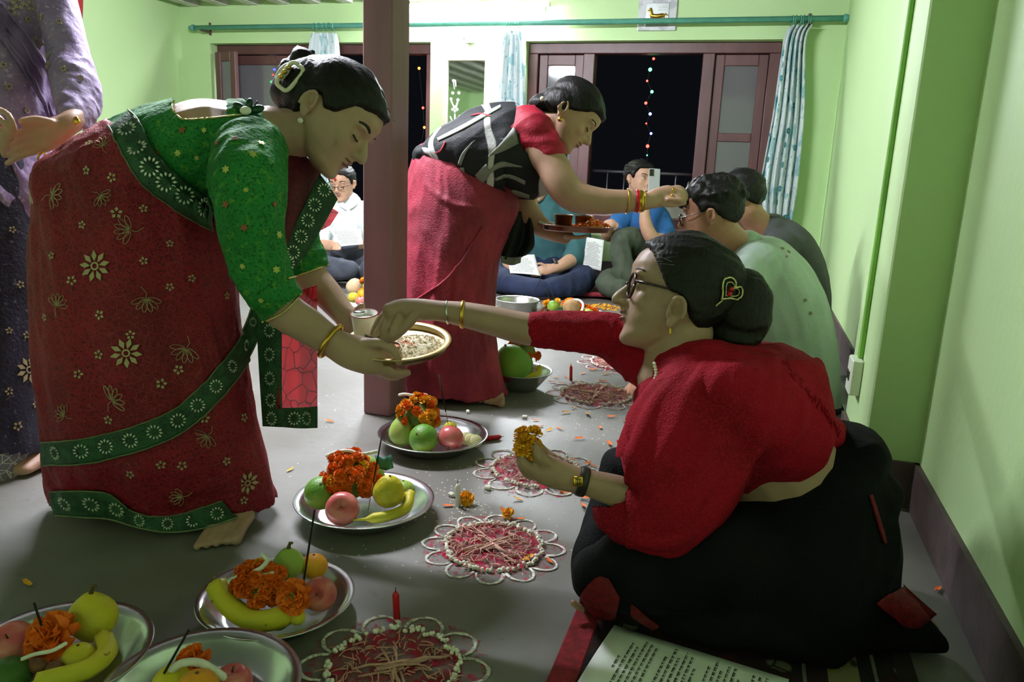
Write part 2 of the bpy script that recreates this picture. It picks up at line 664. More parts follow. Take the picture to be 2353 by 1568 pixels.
def inpoly(x, y, poly):
    c = False
    j = len(poly) - 1
    for i in range(len(poly)):
        xi, yi = poly[i]
        xj, yj = poly[j]
        if (yi > y) != (yj > y) and x < (xj - xi) * (y - yi) / (yj - yi) + xi:
            c = not c
        j = i
    return c


def cut(me, poly, cond=None):
    """remove the faces that lie inside a polygon given in pixels"""
    bm = bmesh.new()
    bm.from_mesh(me)
    dead = []
    for f in bm.faces:
        c = f.calc_center_median()
        if inpoly(*pix(c), poly) and (cond is None or cond(c)):
            dead.append(f)
    bmesh.ops.delete(bm, geom=dead, context='FACES')
    bm.to_mesh(me)
    bm.free()
    me.update()
    return me


def bvh(*objs):
    out = []
    for o in objs:
        M = Matrix.Translation(world_loc(o))
        me = o.data
        out.append(BVHTree.FromPolygons([M @ v.co for v in me.vertices], [tuple(p.vertices) for p in me.polygons]))
    return out


def world_loc(o):
    c = Vector((0, 0, 0))
    while o:
        c += o.location
        o = o.parent
    return c


def cast(trees, px, py):
    d = (P(px, py, 1.0) - CAM).normalized()
    best = None
    for t in trees:
        h = t.ray_cast(CAM, d)
        if h[0] is not None and (best is None or h[3] < best[2]):
            n = h[1]
            if n.dot(d) > 0:
                n = -n
            best = (h[0], n, h[3])
    return best


def resample(line, n):
    L = [0.0]
    for a, b in zip(line, line[1:]):
        L.append(L[-1] + math.dist(a, b))
    sp = spline([tuple(map(float, p)) for p in line], 12)
    L = [0.0]
    for a, b in zip(sp, sp[1:]):
        L.append(L[-1] + math.dist(a, b))
    out = []
    j = 0
    for i in range(n):
        s = L[-1] * i / (n - 1)
        while j < len(L) - 2 and L[j + 1] < s:
            j += 1
        f = (s - L[j]) / max(1e-9, L[j + 1] - L[j])
        out.append(tuple(a + (b - a) * f for a, b in zip(sp[j], sp[j + 1])))
    return out


def band(trees, top, bot, n, m, off, name, material, parent, fallback=None, thick=0.0, step=False):
    """a strip of cloth lying on other cloth between two pixel lines"""
    A, B = resample(top, n), resample(bot, n)
    rows = []
    last = fallback
    for a, b in zip(A, B):
        row = []
        for k in range(m):
            f = k / (m - 1)
            px, py = a[0] + (b[0] - a[0]) * f, a[1] + (b[1] - a[1]) * f
            h = cast(trees, px, py)
            if h:
                w = h[0] + h[1] * off
                last = depth(w)
            else:
                w = P(px, py, last if last else 1.5)
            row.append(w)
        d0, d1 = depth(row[0]), depth(row[-1])
        for k in range(1, m - 1):
            f = k / (m - 1)
            dm = d0 + (d1 - d0) * f
            if depth(row[k]) > dm:
                row[k] = P(*pix(row[k]), dm - off * .3)
        if step:
            dd = [depth(v) for v in row]
            row = [P(*pix(v), min(dd[max(0, k - 2):k + 3]) - .002) for k, v in enumerate(row)]
        rows.append(row)
    o = MB().grid(rows).build(name, material, parent)
    solidify(o, thick or 0.003)
    return o


def add_folds(body, voxel, folds, sub=3):
    """rolls of cloth along pixel lines on the surface of a garment: (line, radius px)"""
    tmp = remesh(body, voxel * 1.6, 2)
    tr = [BVHTree.FromPolygons([v.co.copy() for v in tmp.vertices], [tuple(p.vertices) for p in tmp.polygons])]
    for line, r in folds:
        pts = []
        for a in resample(line, 16):
            h = cast(tr, *a)
            if h:
                pts.append(h[0] - h[1] * (r * .35 * depth(h[0]) / FPX))
        if len(pts) > 3:
            m = len(pts)
            rr = r * depth(pts[0]) / FPX
            body.tube(pts, [rr * (.35 + .65 * math.sin(math.pi * min(1, (i + 1.0) / (m + 1)))) for i in range(m)], 12, True)
    bpy.data.meshes.remove(tmp)
    return body


def curve_on(trees, line, n, off, r, name, material, parent):
    last = 1.5
    pts = []
    for a in resample(line, n):
        h = cast(trees, *a)
        if h:
            w = h[0] + h[1] * off
            last = depth(w)
        else:
            w = P(a[0], a[1], last)
        pts.append(w)
    return MB().tube(pts, r, 6).build(name, material, parent)


def sheet(rows, name, material, parent, wave=0.0, wfreq=3.0, th=0.002, sub=6):
    """hanging cloth: rows of (px, py, depth) from top to bottom; every row has the same count"""
    cols = [spline([r[i] for r in rows], sub) for i in range(len(rows[0]))]
    full = []
    for j in range(len(cols[0])):
        line = spline([c[j] for c in cols], sub)
        full.append([P(a[0], a[1], a[2] + wave * math.sin(wfreq * 2 * math.pi * i / (len(line) - 1) + j * .12) * (0.3 + 0.7 * j / len(cols[0]))) for i, a in enumerate(line)])
    o = MB().grid(full).build(name, material, parent)
    solidify(o, th)
    return o


def ring_at(c, axis, R, r, name, material, parent, flat=1.0, n=28):
    axis = Vector(axis).normalized()
    u = axis.orthogonal().normalized()
    w = axis.cross(u)
    mb = MB()
    rings = []
    for i in range(n + 1):
        a = 2 * math.pi * i / n
        d = u * math.cos(a) + w * math.sin(a)
        rings.append([Vector(c) + d * (R + r * math.cos(b)) + axis * (r * flat * math.sin(b)) for b in [2 * math.pi * k / 8 for k in range(8)]])
    mb.rings(rings, cap=False)
    return mb.build(name, material, parent)


def lerp_table(tab, z):
    if z <= tab[0][0]:
        return tab[0][1:]
    for a, b in zip(tab, tab[1:]):
        if z <= b[0]:
            f = (z - a[0]) / (b[0] - a[0])
            f = f * f * (3 - 2 * f) * .4 + f * .6
            return tuple(x + (y - x) * f for x, y in zip(a[1:], b[1:]))
    return tab[-1][1:]


# z, front x, back x, half width, x of the widest place
SKULL = [(0.0, .35, .16, .06, .24), (.03, .372, .08, .14, .20), (.08, .388, .0, .20, .14), (.15, .375, -.08, .235, .08), (.22, .385, -.17, .27, .04),
         (.30, .385, -.28, .295, .01), (.40, .385, -.385, .315, -.02), (.50, .38, -.44, .325, -.04), (.58, .405, -.46, .335, -.05),
         (.68, .41, -.465, .34, -.06), (.78, .37, -.44, .325, -.07), (.86, .29, -.38, .28, -.06), (.93, .17, -.26, .20, -.05), (.98, .05, -.13, .10, -.04), (1.0, -.02, -.06, .03, -.04)]


class Head:
    def __init__(s, px, py, t, fwd, up, H, earx=-.06, earz=.43, ears=(1, -1), jaw=1.0):
        s.O, s.H = P(px, py, t), H * t / FPX
        s.X = fwd.normalized()
        s.Z = (up - s.X * up.dot(s.X)).normalized()
        s.Y = s.Z.cross(s.X)
        s.earx, s.earz, s.ears = earx, earz, ears
        s.R = Matrix((s.X, s.Y, s.Z)).transposed()
        s.jaw = jaw

    def W(s, x, y, z):
        return s.O + (s.X * x + s.Y * y + s.Z * z) * s.H

    def sect(s, z, n, off=None):
        xf, xb, w, xw = lerp_table(SKULL, z)
        if z < .35:
            w *= s.jaw
        out = []
        for k in range(n):
            a = 2 * math.pi * k / n
            ca, sa = math.cos(a), math.sin(a)
            x = xw + ((xf - xw) if ca > 0 else (xw - xb)) * ca
            y = w * (abs(sa) ** .9) * (1 if sa > 0 else -1)
            out.append((x, y, z))
        return out

    def add(s, mb, neck=None, neck_r=None):
        """put head shapes in the body's mesh builder; neck: world point it runs to"""
        H = s.H
        zs = [.0, .015, .03, .055, .08, .11, .15, .19, .22, .26, .30, .35, .40, .45, .5, .54, .58, .63, .68, .73, .78, .82, .86, .9, .93, .96, .98, 1.0]
        mb.rings([[s.W(*p) for p in s.sect(z, 32)] for z in zs])
        # nose
        mb.tube([s.W(.375, 0, .52), s.W(.41, 0, .46), s.W(.455, 0, .395), s.W(.475, 0, .36)], [.03 * H, .038 * H, .05 * H, .05 * H], 10, True)
        for y in (.045, -.045):
            mb.ell(s.W(.41, y, .345), (.05 * H, .035 * H, .033 * H), s.R, 12, 8)
        mb.ell(s.W(.40, 0, .31), (.03 * H, .05 * H, .05 * H), s.R, 12, 8)
        # cheeks, brow, chin, lips
        for y in (.18, -.18):
            mb.ell(s.W(.235, y * .9, .37), (.105 * H, .09 * H, .12 * H), s.R, 16, 12)
            mb.ell(s.W(.33, y * .8, .575), (.065 * H, .11 * H, .035 * H), s.R, 12, 8)
            mb.ell(s.W(.318, y * .83, .49), (.055 * H, .062 * H, .045 * H), s.R, 12, 8)
        mb.ell(s.W(.335, 0, .06), (.062 * H, .11 * H, .055 * H), s.R, 12, 8)
        mb.ell(s.W(.375, 0, .262), (.05 * H, .10 * H, .024 * H), s.R, 12, 8)
        mb.ell(s.W(.37, 0, .215), (.05 * H, .085 * H, .027 * H), s.R, 12, 8)
        for sg in s.ears:
            ex, ez = s.earx, s.earz
            y = .345 * sg
            mb.ell(s.W(ex, y, ez), (.07 * H, .028 * H, .115 * H), s.R, 14, 10)
            mb.ell(s.W(ex + .02, y, ez - .10), (.035 * H, .024 * H, .04 * H), s.R, 10, 8)
            pts = []
            for k in range(9):
                a = math.radians(-20 + 30 * k)
                pts.append(s.W(ex - .01 + .062 * math.cos(a), y + .042 * sg, ez + .015 + .105 * math.sin(a)))
            mb.tube(pts, [.018 * H] * 9, 8, True)
        if neck is not None:
            a = s.W(-.10, 0, .22)
            mb.tube([a, a.lerp(Vector(neck), .35), a.lerp(Vector(neck), .7), Vector(neck)], [(neck_r or .05) * q for q in (.98, .95, 1.0, 1.12)], 16, True)

    def sculpt(s, me):
        H = s.H
        for y in (.15, -.15):
            push(me, s.W(.36, y, .535), .05 * H, -s.X * .010 * H * 3)
            push(me, s.W(.37, y * .55, .50), .04 * H, -s.X * .012 * H * 2)
        for sg in s.ears:
            push(me, s.W(s.earx + .012, .375 * sg, s.earz + .01), .042 * H, -s.Y * sg * .05 * H)
        push(me, s.W(.42, 0, .24), .022 * H, -s.X * .012 * H)
        me.update()

    def hair(s, name, material, parent, line, th=.05, extra=None, voxel=None, wr=.006, fringe=None):
        """hair cap: line = [(x, z)] hairline from the front to the back"""
        line = sorted(line)
        H = s.H
        c = Vector((-.03, 0, .55))
        def zl(x):
            if x <= line[0][0]:
                return line[0][1]
            for a, b in zip(line, line[1:]):
                if x <= b[0]:
                    return a[1] + (b[1] - a[1]) * (x - a[0]) / (b[0] - a[0])
            return line[-1][1]
        zs = [.04 + .96 * i / 60 for i in range(61)]
        mb = MB()
        rings = []
        for z in zs:
            ring = []
            for p in s.sect(z, 96):
                p = Vector(p)
                k = max(0.0, min(1.0, (p.z - zl(p.x)) / .07 + .35))
                er = math.hypot((p.x - s.earx - .015) / .11, (p.z - s.earz + .02) / .17)
                k *= max(0.0, min(1.0, (er - .75) / .35))
                d = (p - c).normalized()
                back = max(0, -p.x) * .5
                o = -.05 + (.05 + th * (1 + back)) * (k * k * (3 - 2 * k))
                q = p + d * o
                ring.append(s.W(*q))
            rings.append(ring)
        mb.rings(rings)
        if extra:
            extra(mb)
        if voxel:
            me = remesh(mb, voxel, 2)
        else:
            me = mb.mesh()
        wrinkle(me, wr, 26 * .22 / max(.05, H), s.X, 6, True, 3.3)
        if voxel:
            wrinkle(me, .0011, 110, s.X - s.Z * .3, 14, True, 7.7)
        return link(name, me, material, parent)

    def face(s, parent, lid=True, iris=True, lipc=None, brow=.010, skin=None, sides=(1, -1)):
        H = s.H
        dark = mat('black_lash', rgb(28, 20, 18), .6, 0, bump=0)
        for sg in sides:
            pts = [s.W(.372 - .05 * (k / 6) ** 2 * 1.3, sg * (.06 + .19 * k / 6), .585 + .03 * math.sin(math.pi * k / 6 * .9)) for k in range(7)]
            MB().tube(pts, [brow * H * q for q in (.9, 1.2, 1.3, 1.2, 1.0, .8, .5)], 8, flat=1.6).build('eyebrow', dark, parent)
            if iris:
                e = MB().ell(s.W(.345, sg * .145, .495), (.030 * H, .050 * H, .022 * H), s.R, 14, 8).build('eye', mat('eye_white', rgb(225, 220, 212), .25, 0, bump=0), parent)
                MB().ell(s.W(.366, sg * .147, .495), (.013 * H, .02 * H, .02 * H), s.R, 12, 8).build('iris', dark, e)
                pts = [s.W(.368 - .04 * abs((k - 3) / 3) ** 2 - .008 * (k / 6), sg * (.088 + .115 * k / 6), .498 + .022 * math.sin(math.pi * k / 6)) for k in range(7)]
                MB().tube(pts, .006 * H, 6).build('eyelash', dark, parent)
            else:
                pts = [s.W(.378 - .04 * abs((k - 3) / 3) ** 2 - .010 * (k / 6), sg * (.085 + .12 * k / 6), .468 - .02 * math.sin(math.pi * k / 6)) for k in range(7)]
                MB().tube(pts, .009 * H, 6).build('eyelash', dark, parent)
        if lipc:
            mb = MB()
            mb.ell(s.W(.381, 0, .264), (.05 * H, .092 * H, .019 * H), s.R, 16, 8)
            mb.ell(s.W(.376, 0, .213), (.05 * H, .078 * H, .023 * H), s.R, 16, 8)
            mb.build('lips', lipc, parent)


def skin_mat(name, r, g, b):
    return mat(name, rgb(r, g, b), .48, .07, 18, .12, 120, sss=.12, spec=.4, bdist=.002)


HAIR = mat('black_hair', rgb(17, 14, 15), .55, .35, 40, .5, 160, spec=.3, stretch=(1, 1, .3))
GOLD = mat('gold', rgb(214, 170, 70), .28, .05, 30, .1, 200, metal=1.0)
SILVER = mat('silver_metal', rgb(205, 205, 205), .25, .05, 30, .1, 200, metal=1.0)
PEARL = mat('pearl_white', rgb(236, 230, 220), .25, .03, 30, 0)
LIP = mat('lip_rose', rgb(128, 74, 66), .4, .05, 30, 0)
# ================================================================== woman in green blouse and red sari, bending over the plates
SK1 = skin_mat('skin_warm_brown', 180, 146, 128)
GREEN = pattern_mat('green_brocade', rgb(44, 128, 62), [('noise', 9, .45, .62, rgb(34, 106, 46), None), ('noise', 60, .56, .66, rgb(84, 142, 58), None), ('noise', 200, .52, .62, rgb(28, 92, 44), None)], .75, .6, 160, spec=.2)
REDS = pattern_mat('red_sari_silk', rgb(146, 18, 42), [('noise', 6, .42, .62, rgb(120, 18, 34), None), ('noise', 190, .50, .62, rgb(96, 14, 30), None), ('edge', 70, .05, .02, rgb(140, 40, 52), None)], .6, .6, 260)
BORDER = pattern_mat('dark_green_border', rgb(34, 66, 46), [('noise', 40, .45, .6, rgb(44, 88, 58), None), ('edge', 120, .04, .015, rgb(70, 92, 70), None)], .6, .5, 260)
MOTIF = mat('pale_gold_thread', rgb(176, 160, 124), .5, .2, 60, .2, 200, metal=.3)
MOTW = mat('silver_bead_thread', rgb(206, 208, 198), .4, .1, 60, 0, metal=.3)
PIPE = mat('gold_piping', rgb(206, 190, 120), .45, .1, 40, 0, metal=.4)

w = empty('person', G(400, 1200), 'woman in a green blouse and embroidered red sari bending forward with a brass plate', 'person')
PG = w
b = Body()
b.limb([(200, 460, 1.72, 100, .14), (330, 420, 1.71, 112, .135), (420, 378, 1.70, 118, .14), (500, 348, 1.69, 118, .145), (565, 322, 1.69, 88, .135), (620, 300, 1.68, 55, .07)])
arm_near = [(562, 372, 1.56, 62), (570, 450, 1.50, 66), (580, 560, 1.48, 62), (612, 650, 1.49, 56), (650, 710, 1.51, 46), (705, 748, 1.53, 42), (762, 786, 1.55, 35), (805, 808, 1.56, 41, .024), (858, 822, 1.57, 42, .022), (888, 826, 1.58, 32, .018)]
b.limb(arm_near, sub=5)
b.fing([(868, 838, 1.57), (905, 856, 1.575), (936, 857, 1.585)], .0105)
b.fing([(860, 846, 1.58), (900, 866, 1.60), (926, 860, 1.62)], .0105)
b.fing([(850, 845, 1.60), (890, 862, 1.63), (915, 852, 1.66)], .010)
b.fing([(845, 842, 1.61), (875, 850, 1.66), (895, 842, 1.69)], .009)
b.fing([(836, 792, 1.555), (880, 790, 1.545), (905, 808, 1.55), (916, 830, 1.56)], .0125)
b.limb([(640, 420, 1.84, 60), (680, 540, 1.83, 46), (708, 625, 1.80, 40), (755, 680, 1.78, 34), (790, 722, 1.76, 28), (812, 742, 1.75, 32, .018), (835, 752, 1.74, 24, .016)], sub=5)
for k in range(4):
    b.fing([(828, 748 + 4 * k, 1.74 - .012 * k), (852, 762 + 4 * k, 1.72 - .012 * k), (872, 770 + 4 * k, 1.70 - .012 * k)], .009)
b.fing([(815, 735, 1.735), (822, 715, 1.72), (832, 704, 1.705)], .011)
# legs and feet
b.limb([(230, 500, 1.72, 70), (290, 830, 1.73, 48), (390, 1060, 1.76, 32), (450, 1120, 1.78, 26)])
b.limb([(250, 500, 1.76, 80), (420, 830, 1.76, 58), (540, 1040, 1.80, 34), (570, 1080, 1.82, 28)])
tl, tr_ = G(452, 1258), G(556, 1238)
back = Vector((-.05, .19, 0))
mid = (tl + tr_) / 2
b.tube([mid + back + Vector((0, 0, .045)), mid + back * .6 + Vector((0, 0, .042)), mid + back * .40 + Vector((0, 0, .024))], [.030, .038, .042], 16, True, (0, 0, 1), [.04, .032, .018])
for k in range(5):
    c = tl.lerp(tr_, (k + .35) / 4.7)
    r = (.0072, .0078, .0082, .0088, .012)[k]
    fwd = Vector((.012, -.03, 0)) if k < 4 else Vector((.014, -.034, 0))
    b.tube([c + back * .34 + Vector((0, 0, .022)), c + back * .12 + Vector((0, 0, .017)), c + fwd * .6 + Vector((0, 0, .010))], [r, r * .95, r * 1.1], 10, True)
hd = Head(691, 356, 1.69, D(.74, .67, -.06), D(.67, -.74, .02), 238, earx=-.12, earz=.40)
hd.add(b, P(608, 312, 1.68), .056)
me = remesh(b, .0036, 3)
hd.sculpt(me)
body = link('body', me, SK1, w)
hd.face(w, iris=False, lipc=LIP, brow=.015)

def hair_extra(mb):
    t_ = 1.70
    m1 = t_ / FPX
    mb.ell(P(735, 215, t_), (100 * m1, 84 * m1, 82 * m1), nu=28, nv=18)
    mb.ell(P(668, 212, t_), (42 * m1, 50 * m1, 46 * m1))
    mb.ell(P(800, 190, t_), (62 * m1, 70 * m1, 44 * m1))
    mb.ell(P(700, 134, t_), (30 * m1, 30 * m1, 24 * m1))
    mb.ell(P(662, 168, t_), (22 * m1, 30 * m1, 30 * m1))
    mb.tube([P(700, 150, t_), P(715, 118, t_), P(690, 112, t_), P(672, 140, t_)], [.012, .013, .012, .010], 10, True)
hr = hd.hair('hair', HAIR, w, [(-.5, .10), (-.25, .22), (-.08, .42), (.02, .46), (.10, .50), (.22, .68), (.33, .74), (.45, .76)], .05, hair_extra, .0035, .004)
# stray hairs along the outline
fly = MB()
rs = random.Random(3)
for i in range(34):
    a = rs.random()
    if a < .45:
        x, y = rs.uniform(630, 700), rs.uniform(115, 190)
        dx, dy = rs.uniform(-26, -6), rs.uniform(-22, 14)
    else:
        f = rs.random()
        x, y = 820 + 80 * f, 150 + 130 * f
        dx, dy = rs.uniform(6, 22), rs.uniform(0, 22)
    q = spline([(x, y, 1.69), (x + dx * .5 + rs.uniform(-6, 6), y + dy * .5, 1.68), (x + dx, y + dy, 1.68)], 4)
    fly.tube([P(*v) for v in q], .00035, 4)
fly.build('stray_hairs', HAIR, hr)['kind'] = 'stuff'

# blouse
bl = Body()
bl.limb([(290, 430, 1.70, 122, .14), (345, 405, 1.70, 137, .158), (420, 374, 1.70, 136, .16), (500, 350, 1.69, 124, .165), (570, 330, 1.68, 96, .165)], 26)
bl.limb([(575, 350, 1.56, 84), (570, 410, 1.50, 86), (574, 470, 1.485, 82), (582, 560, 1.48, 71), (608, 640, 1.49, 66), (636, 690, 1.50, 58), (652, 712, 1.51, 53)], 22)
bl.limb([(590, 370, 1.80, 84), (655, 480, 1.83, 62), (688, 560, 1.82, 52), (708, 622, 1.80, 47)], 20)
add_folds(bl, .005, [([(545, 650), (590, 622), (640, 600)], 8), ([(560, 690), (610, 650), (655, 625)], 9), ([(520, 600), (560, 590), (620, 570)], 7), ([(590, 715), (630, 690), (670, 660)], 6), ([(500, 450), (540, 420), (580, 405)], 8), ([(470, 440), (500, 400), (530, 380)], 8), ([(430, 420), (460, 380), (500, 345)], 7)])
me = remesh(bl, .0045, 4)
cut(me, [(399, 236), (397, 251), (410, 268), (428, 276), (479, 273), (530, 268), (548, 270), (575, 285), (640, 330), (690, 330), (690, 150), (380, 150)], lambda c: depth(c) > (1.515 if pix(c)[0] < 520 else 1.60))
cut(me, [(604, 741), (690, 676), (760, 700), (760, 800), (610, 800)], lambda c: depth(c) < 1.62)
cut(me, [(655, 640), (752, 611), (800, 640), (760, 720), (670, 700)], lambda c: depth(c) > 1.7)
wrinkle(me, .0045, 16, D(.5, -.6), 3, True, 1.0)
wrinkle(me, .0035, 34, D(.8, -.5), 3, True, 2.0, lambda c: 1.0 if 560 < pix(c)[1] < 740 else .35)
blouse = link('blouse', me, GREEN, w)
tb = bvh(blouse, body)
curve_on(tb, [(400, 232), (397, 251), (410, 268), (428, 276), (479, 273), (530, 268), (556, 266)], 40, .002, .0022, 'neckline_piping', PIPE, blouse)
curve_on(tb, [(606, 739), (650, 718), (690, 677)], 24, .003, .002, 'cuff_piping', PIPE, blouse)
curve_on(tb, [(660, 641), (705, 628), (751, 610)], 24, .003, .002, 'cuff_piping', PIPE, blouse)
# flower brooch with a pearl, and the tie strings
def motif_mesh(name, petals, r0, r1, wd, th=.0016):
    mb = MB()
    for k in range(petals):
        a = 2 * math.pi * k / petals
        ca, sa = math.cos(a), math.sin(a)
        mm = (r0 + r1) / 2
        pts = [(r0, 0), (mm, wd), (r1, 0), (mm, -wd)]
        base = len(mb.v)
        lo = [Vector((x * ca - y * sa, x * sa + y * ca, 0)) for x, y in pts]
        mb.add(lo + [v + Vector((0, 0, th)) for v in lo], [(3, 2, 1, 0), (4, 5, 6, 7), (0, 1, 5, 4), (1, 2, 6, 5), (2, 3, 7, 6), (3, 0, 4, 7)])
    return mb
def put_motif(trees, me, material, parent, name, px, py, size, rotz=0.0, off=.0012):
    h = cast(trees, px, py)
    if not h:
        return None
    if not me.materials:
        me.materials.append(material)
    o = bpy.data.objects.new(name, me)
    COL.objects.link(o)
    o.parent = parent
    q = Vector((0, 0, 1)).rotation_difference(h[1]).to_matrix().to_4x4()
    o.matrix_local = Matrix.Translation(h[0] + h[1] * off - world_loc(parent)) @ q @ Matrix.Rotation(rotz, 4, 'Z') @ Matrix.Diagonal((size, size, 1, 1))
    return o
h = cast(tb, 573, 262)
br = MB()
for k in range(6):
    a = math.radians(20 + 60 * k)
    d = (RT * math.cos(a) + UP * math.sin(a) * .8)
    br.ell(h[0] - FW * .012 + d * .020, (.017, .006, .009), Matrix((d, -FW, d.cross(-FW))).transposed(), 10, 8)
bro = br.build('flower_brooch', mat('deep_green_satin', rgb(10, 62, 42), .35, .1, 30, .1), blouse)
MB().ell(h[0] - FW * .022, (.012, .009, .007), Matrix((RT, UP, FW)).transposed(), 14, 10).build('pearl', PEARL, bro)
for q in ([(562, 226), (572, 240), (578, 258)], [(592, 232), (584, 246), (580, 258)]):
    curve_on(tb, q, 10, .003, .0015, 'tie_string', MATS['deep_green_satin'], blouse)
spot = motif_mesh('embroidered_dot', 6, .0, 1.0, .28).mesh('embroidered_dot')
spot2 = motif_mesh('embroidered_dot_orange', 5, .0, 1.0, .3).mesh('embroidered_dot_orange')
for i, (x, y) in enumerate([(362, 352), (410, 352), (452, 362), (420, 300), (470, 300), (520, 390), (540, 320), (600, 330), (566, 438), (562, 524), (558, 612), (634, 620), (630, 470), (580, 355), (690, 600), (520, 470), (600, 690), (640, 540), (500, 330)]):
    put_motif(tb, spot if i % 3 else spot2, mat('yellow_green_thread', rgb(178, 186, 96), .5, .1, 40, 0, metal=.2) if i % 3 else mat('rust_thread', rgb(150, 84, 40), .5, .1, 40, 0), blouse, 'embroidered_dot', x, y, .0062 + .002 * (i % 2), i)

# sari: skirt and the wrap round the hips
sr = Body()
rows = [(350, 190, 400, 1.71, .12), (385, 142, 470, 1.71, .15), (430, 114, 515, 1.71, .165), (500, 98, 535, 1.71, .175), (580, 94, 538, 1.71, .18), (670, 96, 538, 1.71, .185), (760, 100, 546, 1.71, .185), (860, 106, 564, 1.71, .18), (960, 112, 582, 1.72, .17), (1060, 114, 608, 1.74, .16), (1120, 118, 626, 1.76, .14), (1150, 124, 638, 1.77, .13)]
q = spline([((a + c) / 2.0, y, t_, (c - a) / 2.0 * t_ / FPX, rb) for y, a, c, t_, rb in rows], 5)
rings = []
NP = 84
for j, (cx_, cy_, t_, ra, rb) in enumerate(q):
    c = P(cx_, cy_, t_)
    f = max(0, (j - 12) / (len(q) - 12))
    ring = []
    for k in range(NP):
        a = 2 * math.pi * k / NP
        wv = 1 + .05 * f * math.sin(9 * a + .6 * math.sin(j * .12) + 2 * f) + .025 * f * math.sin(17 * a + 1.3)
        ring.append(c + RT * (ra * math.cos(a) * (1 + (wv - 1) * (1 - abs(math.cos(a))) )) + FW * (rb * math.sin(a) * wv))
    rings.append(ring)
# last ring settles at the floor with a wavy hem
low = [Vector((v.x, v.y, max(.03, v.z))) for v in rings[-1]]
hem = []
for k, v in enumerate(low):
    u_, v_ = pix(v)
    hem.append(Vector((v.x, v.y - .006, .022 + .016 * (1 + math.sin(5 * 2 * math.pi * k / NP)))))
rings.append(hem)
sr.rings(rings)
sr.limb([(215, 448, 1.71, 112, .155), (280, 436, 1.71, 138, .175), (350, 418, 1.71, 148, .18), (440, 405, 1.70, 142, .18), (540, 420, 1.68, 120, .175), (600, 430, 1.68, 95, .16)], 26)
me = remesh(sr, .0055, 3)
cut(me, [(240, 270), (272, 290), (312, 348), (370, 412), (424, 451), (490, 494), (560, 520), (720, 520), (720, 100), (240, 100)])
wrinkle(me, .006, 13, D(.25, 1), 6, True, 5.0, lambda c: 1.0 if c.z < .75 else .6)
wrinkle(me, .003, 36, D(.35, 1), 5, True, 8.0)
sari = link('sari', me, REDS, w)
tsb = bvh(sari, blouse)
ts = bvh(sari)
B = [([(300, 262), (325, 285), (353, 339), (402, 393), (446, 428), (484, 456)], [(256, 296), (262, 308), (288, 360), (339, 428), (402, 473), (490, 524)], 'sari_border', tsb),
     ([(99, 1016), (200, 1006), (320, 975), (420, 925), (500, 842), (556, 762), (580, 700)], [(102, 1068), (205, 1062), (330, 1032), (440, 978), (530, 884), (586, 795), (600, 724)], 'sari_border', ts),
     ([(118, 1128), (190, 1124), (250, 1130), (310, 1172), (385, 1186), (460, 1166), (512, 1148)], [(124, 1185), (190, 1190), (250, 1194), (320, 1214), (390, 1224), (470, 1214), (544, 1190)], 'sari_hem_border', ts)]
bands = []
for tp, bt, nm, tr in B:
    bo = band(tr, tp, bt, 70, 13 if tr is tsb else 9, .005, nm, BORDER, sari, 1.6, .004, tr is tsb)
    bands.append(bo)
    for e in (tp, bt):
        curve_on(tr, [(x, y) for x, y in e], 60, .010 if tr is tsb else .007, .0018, 'border_piping', mat('olive_piping', rgb(96, 108, 70), .5, .2, 60, .1), sari)
wheel = motif_mesh('embroidered_wheel', 12, .55, 1.0, .12, .002).mesh('embroidered_wheel')
for (tp, bt, nm, tr), num, bo in zip(B, (6, 11, 7), bands):
    A_, B_ = resample(tp, num * 2 + 1), resample(bt, num * 2 + 1)
    tt = bvh(bo)
    for k in range(num):
        a, c = A_[2 * k + 1], B_[2 * k + 1]
        wd = math.dist(a, c)
        put_motif(tt, wheel, MOTW, sari, 'embroidered_wheel', (a[0] + c[0]) / 2, (a[1] + c[1]) / 2, wd * .32 * 1.6 / FPX, .2 * k, .003)
# embroidered flowers on the sari
big = motif_mesh('embroidered_flower', 9, .30, 1.0, .17, .0018)
big.lathe((0, 0, 0), [(.16, 0), (.16, .002), (.26, .002), (.26, 0)], 14)
big = big.mesh('embroidered_flower')
sm = motif_mesh('embroidered_blossom', 5, .25, 1.0, .3, .0018).mesh('embroidered_blossom')
lf = MB()
for k in range(6):
    a = math.radians(-70 + 28 * k)
    d_, e_ = Vector((math.cos(a), math.sin(a), 0)), Vector((-math.sin(a), math.cos(a), 0))
    lf.tube([d_ * (.12 + .44 * (1 - math.cos(2 * math.pi * i / 14))) + e_ * (.15 * math.sin(2 * math.pi * i / 14)) + Vector((0, 0, .0012)) for i in range(15)], .022, 4)
lf.tube([Vector((-.75, -.25, .001)), Vector((-.35, .05, .0014)), Vector((.1, 0, .0014))], .022, 4)
for v in lf.v:
    v.z = v.z * .04 + .0012
lf = lf.mesh('embroidered_spray')
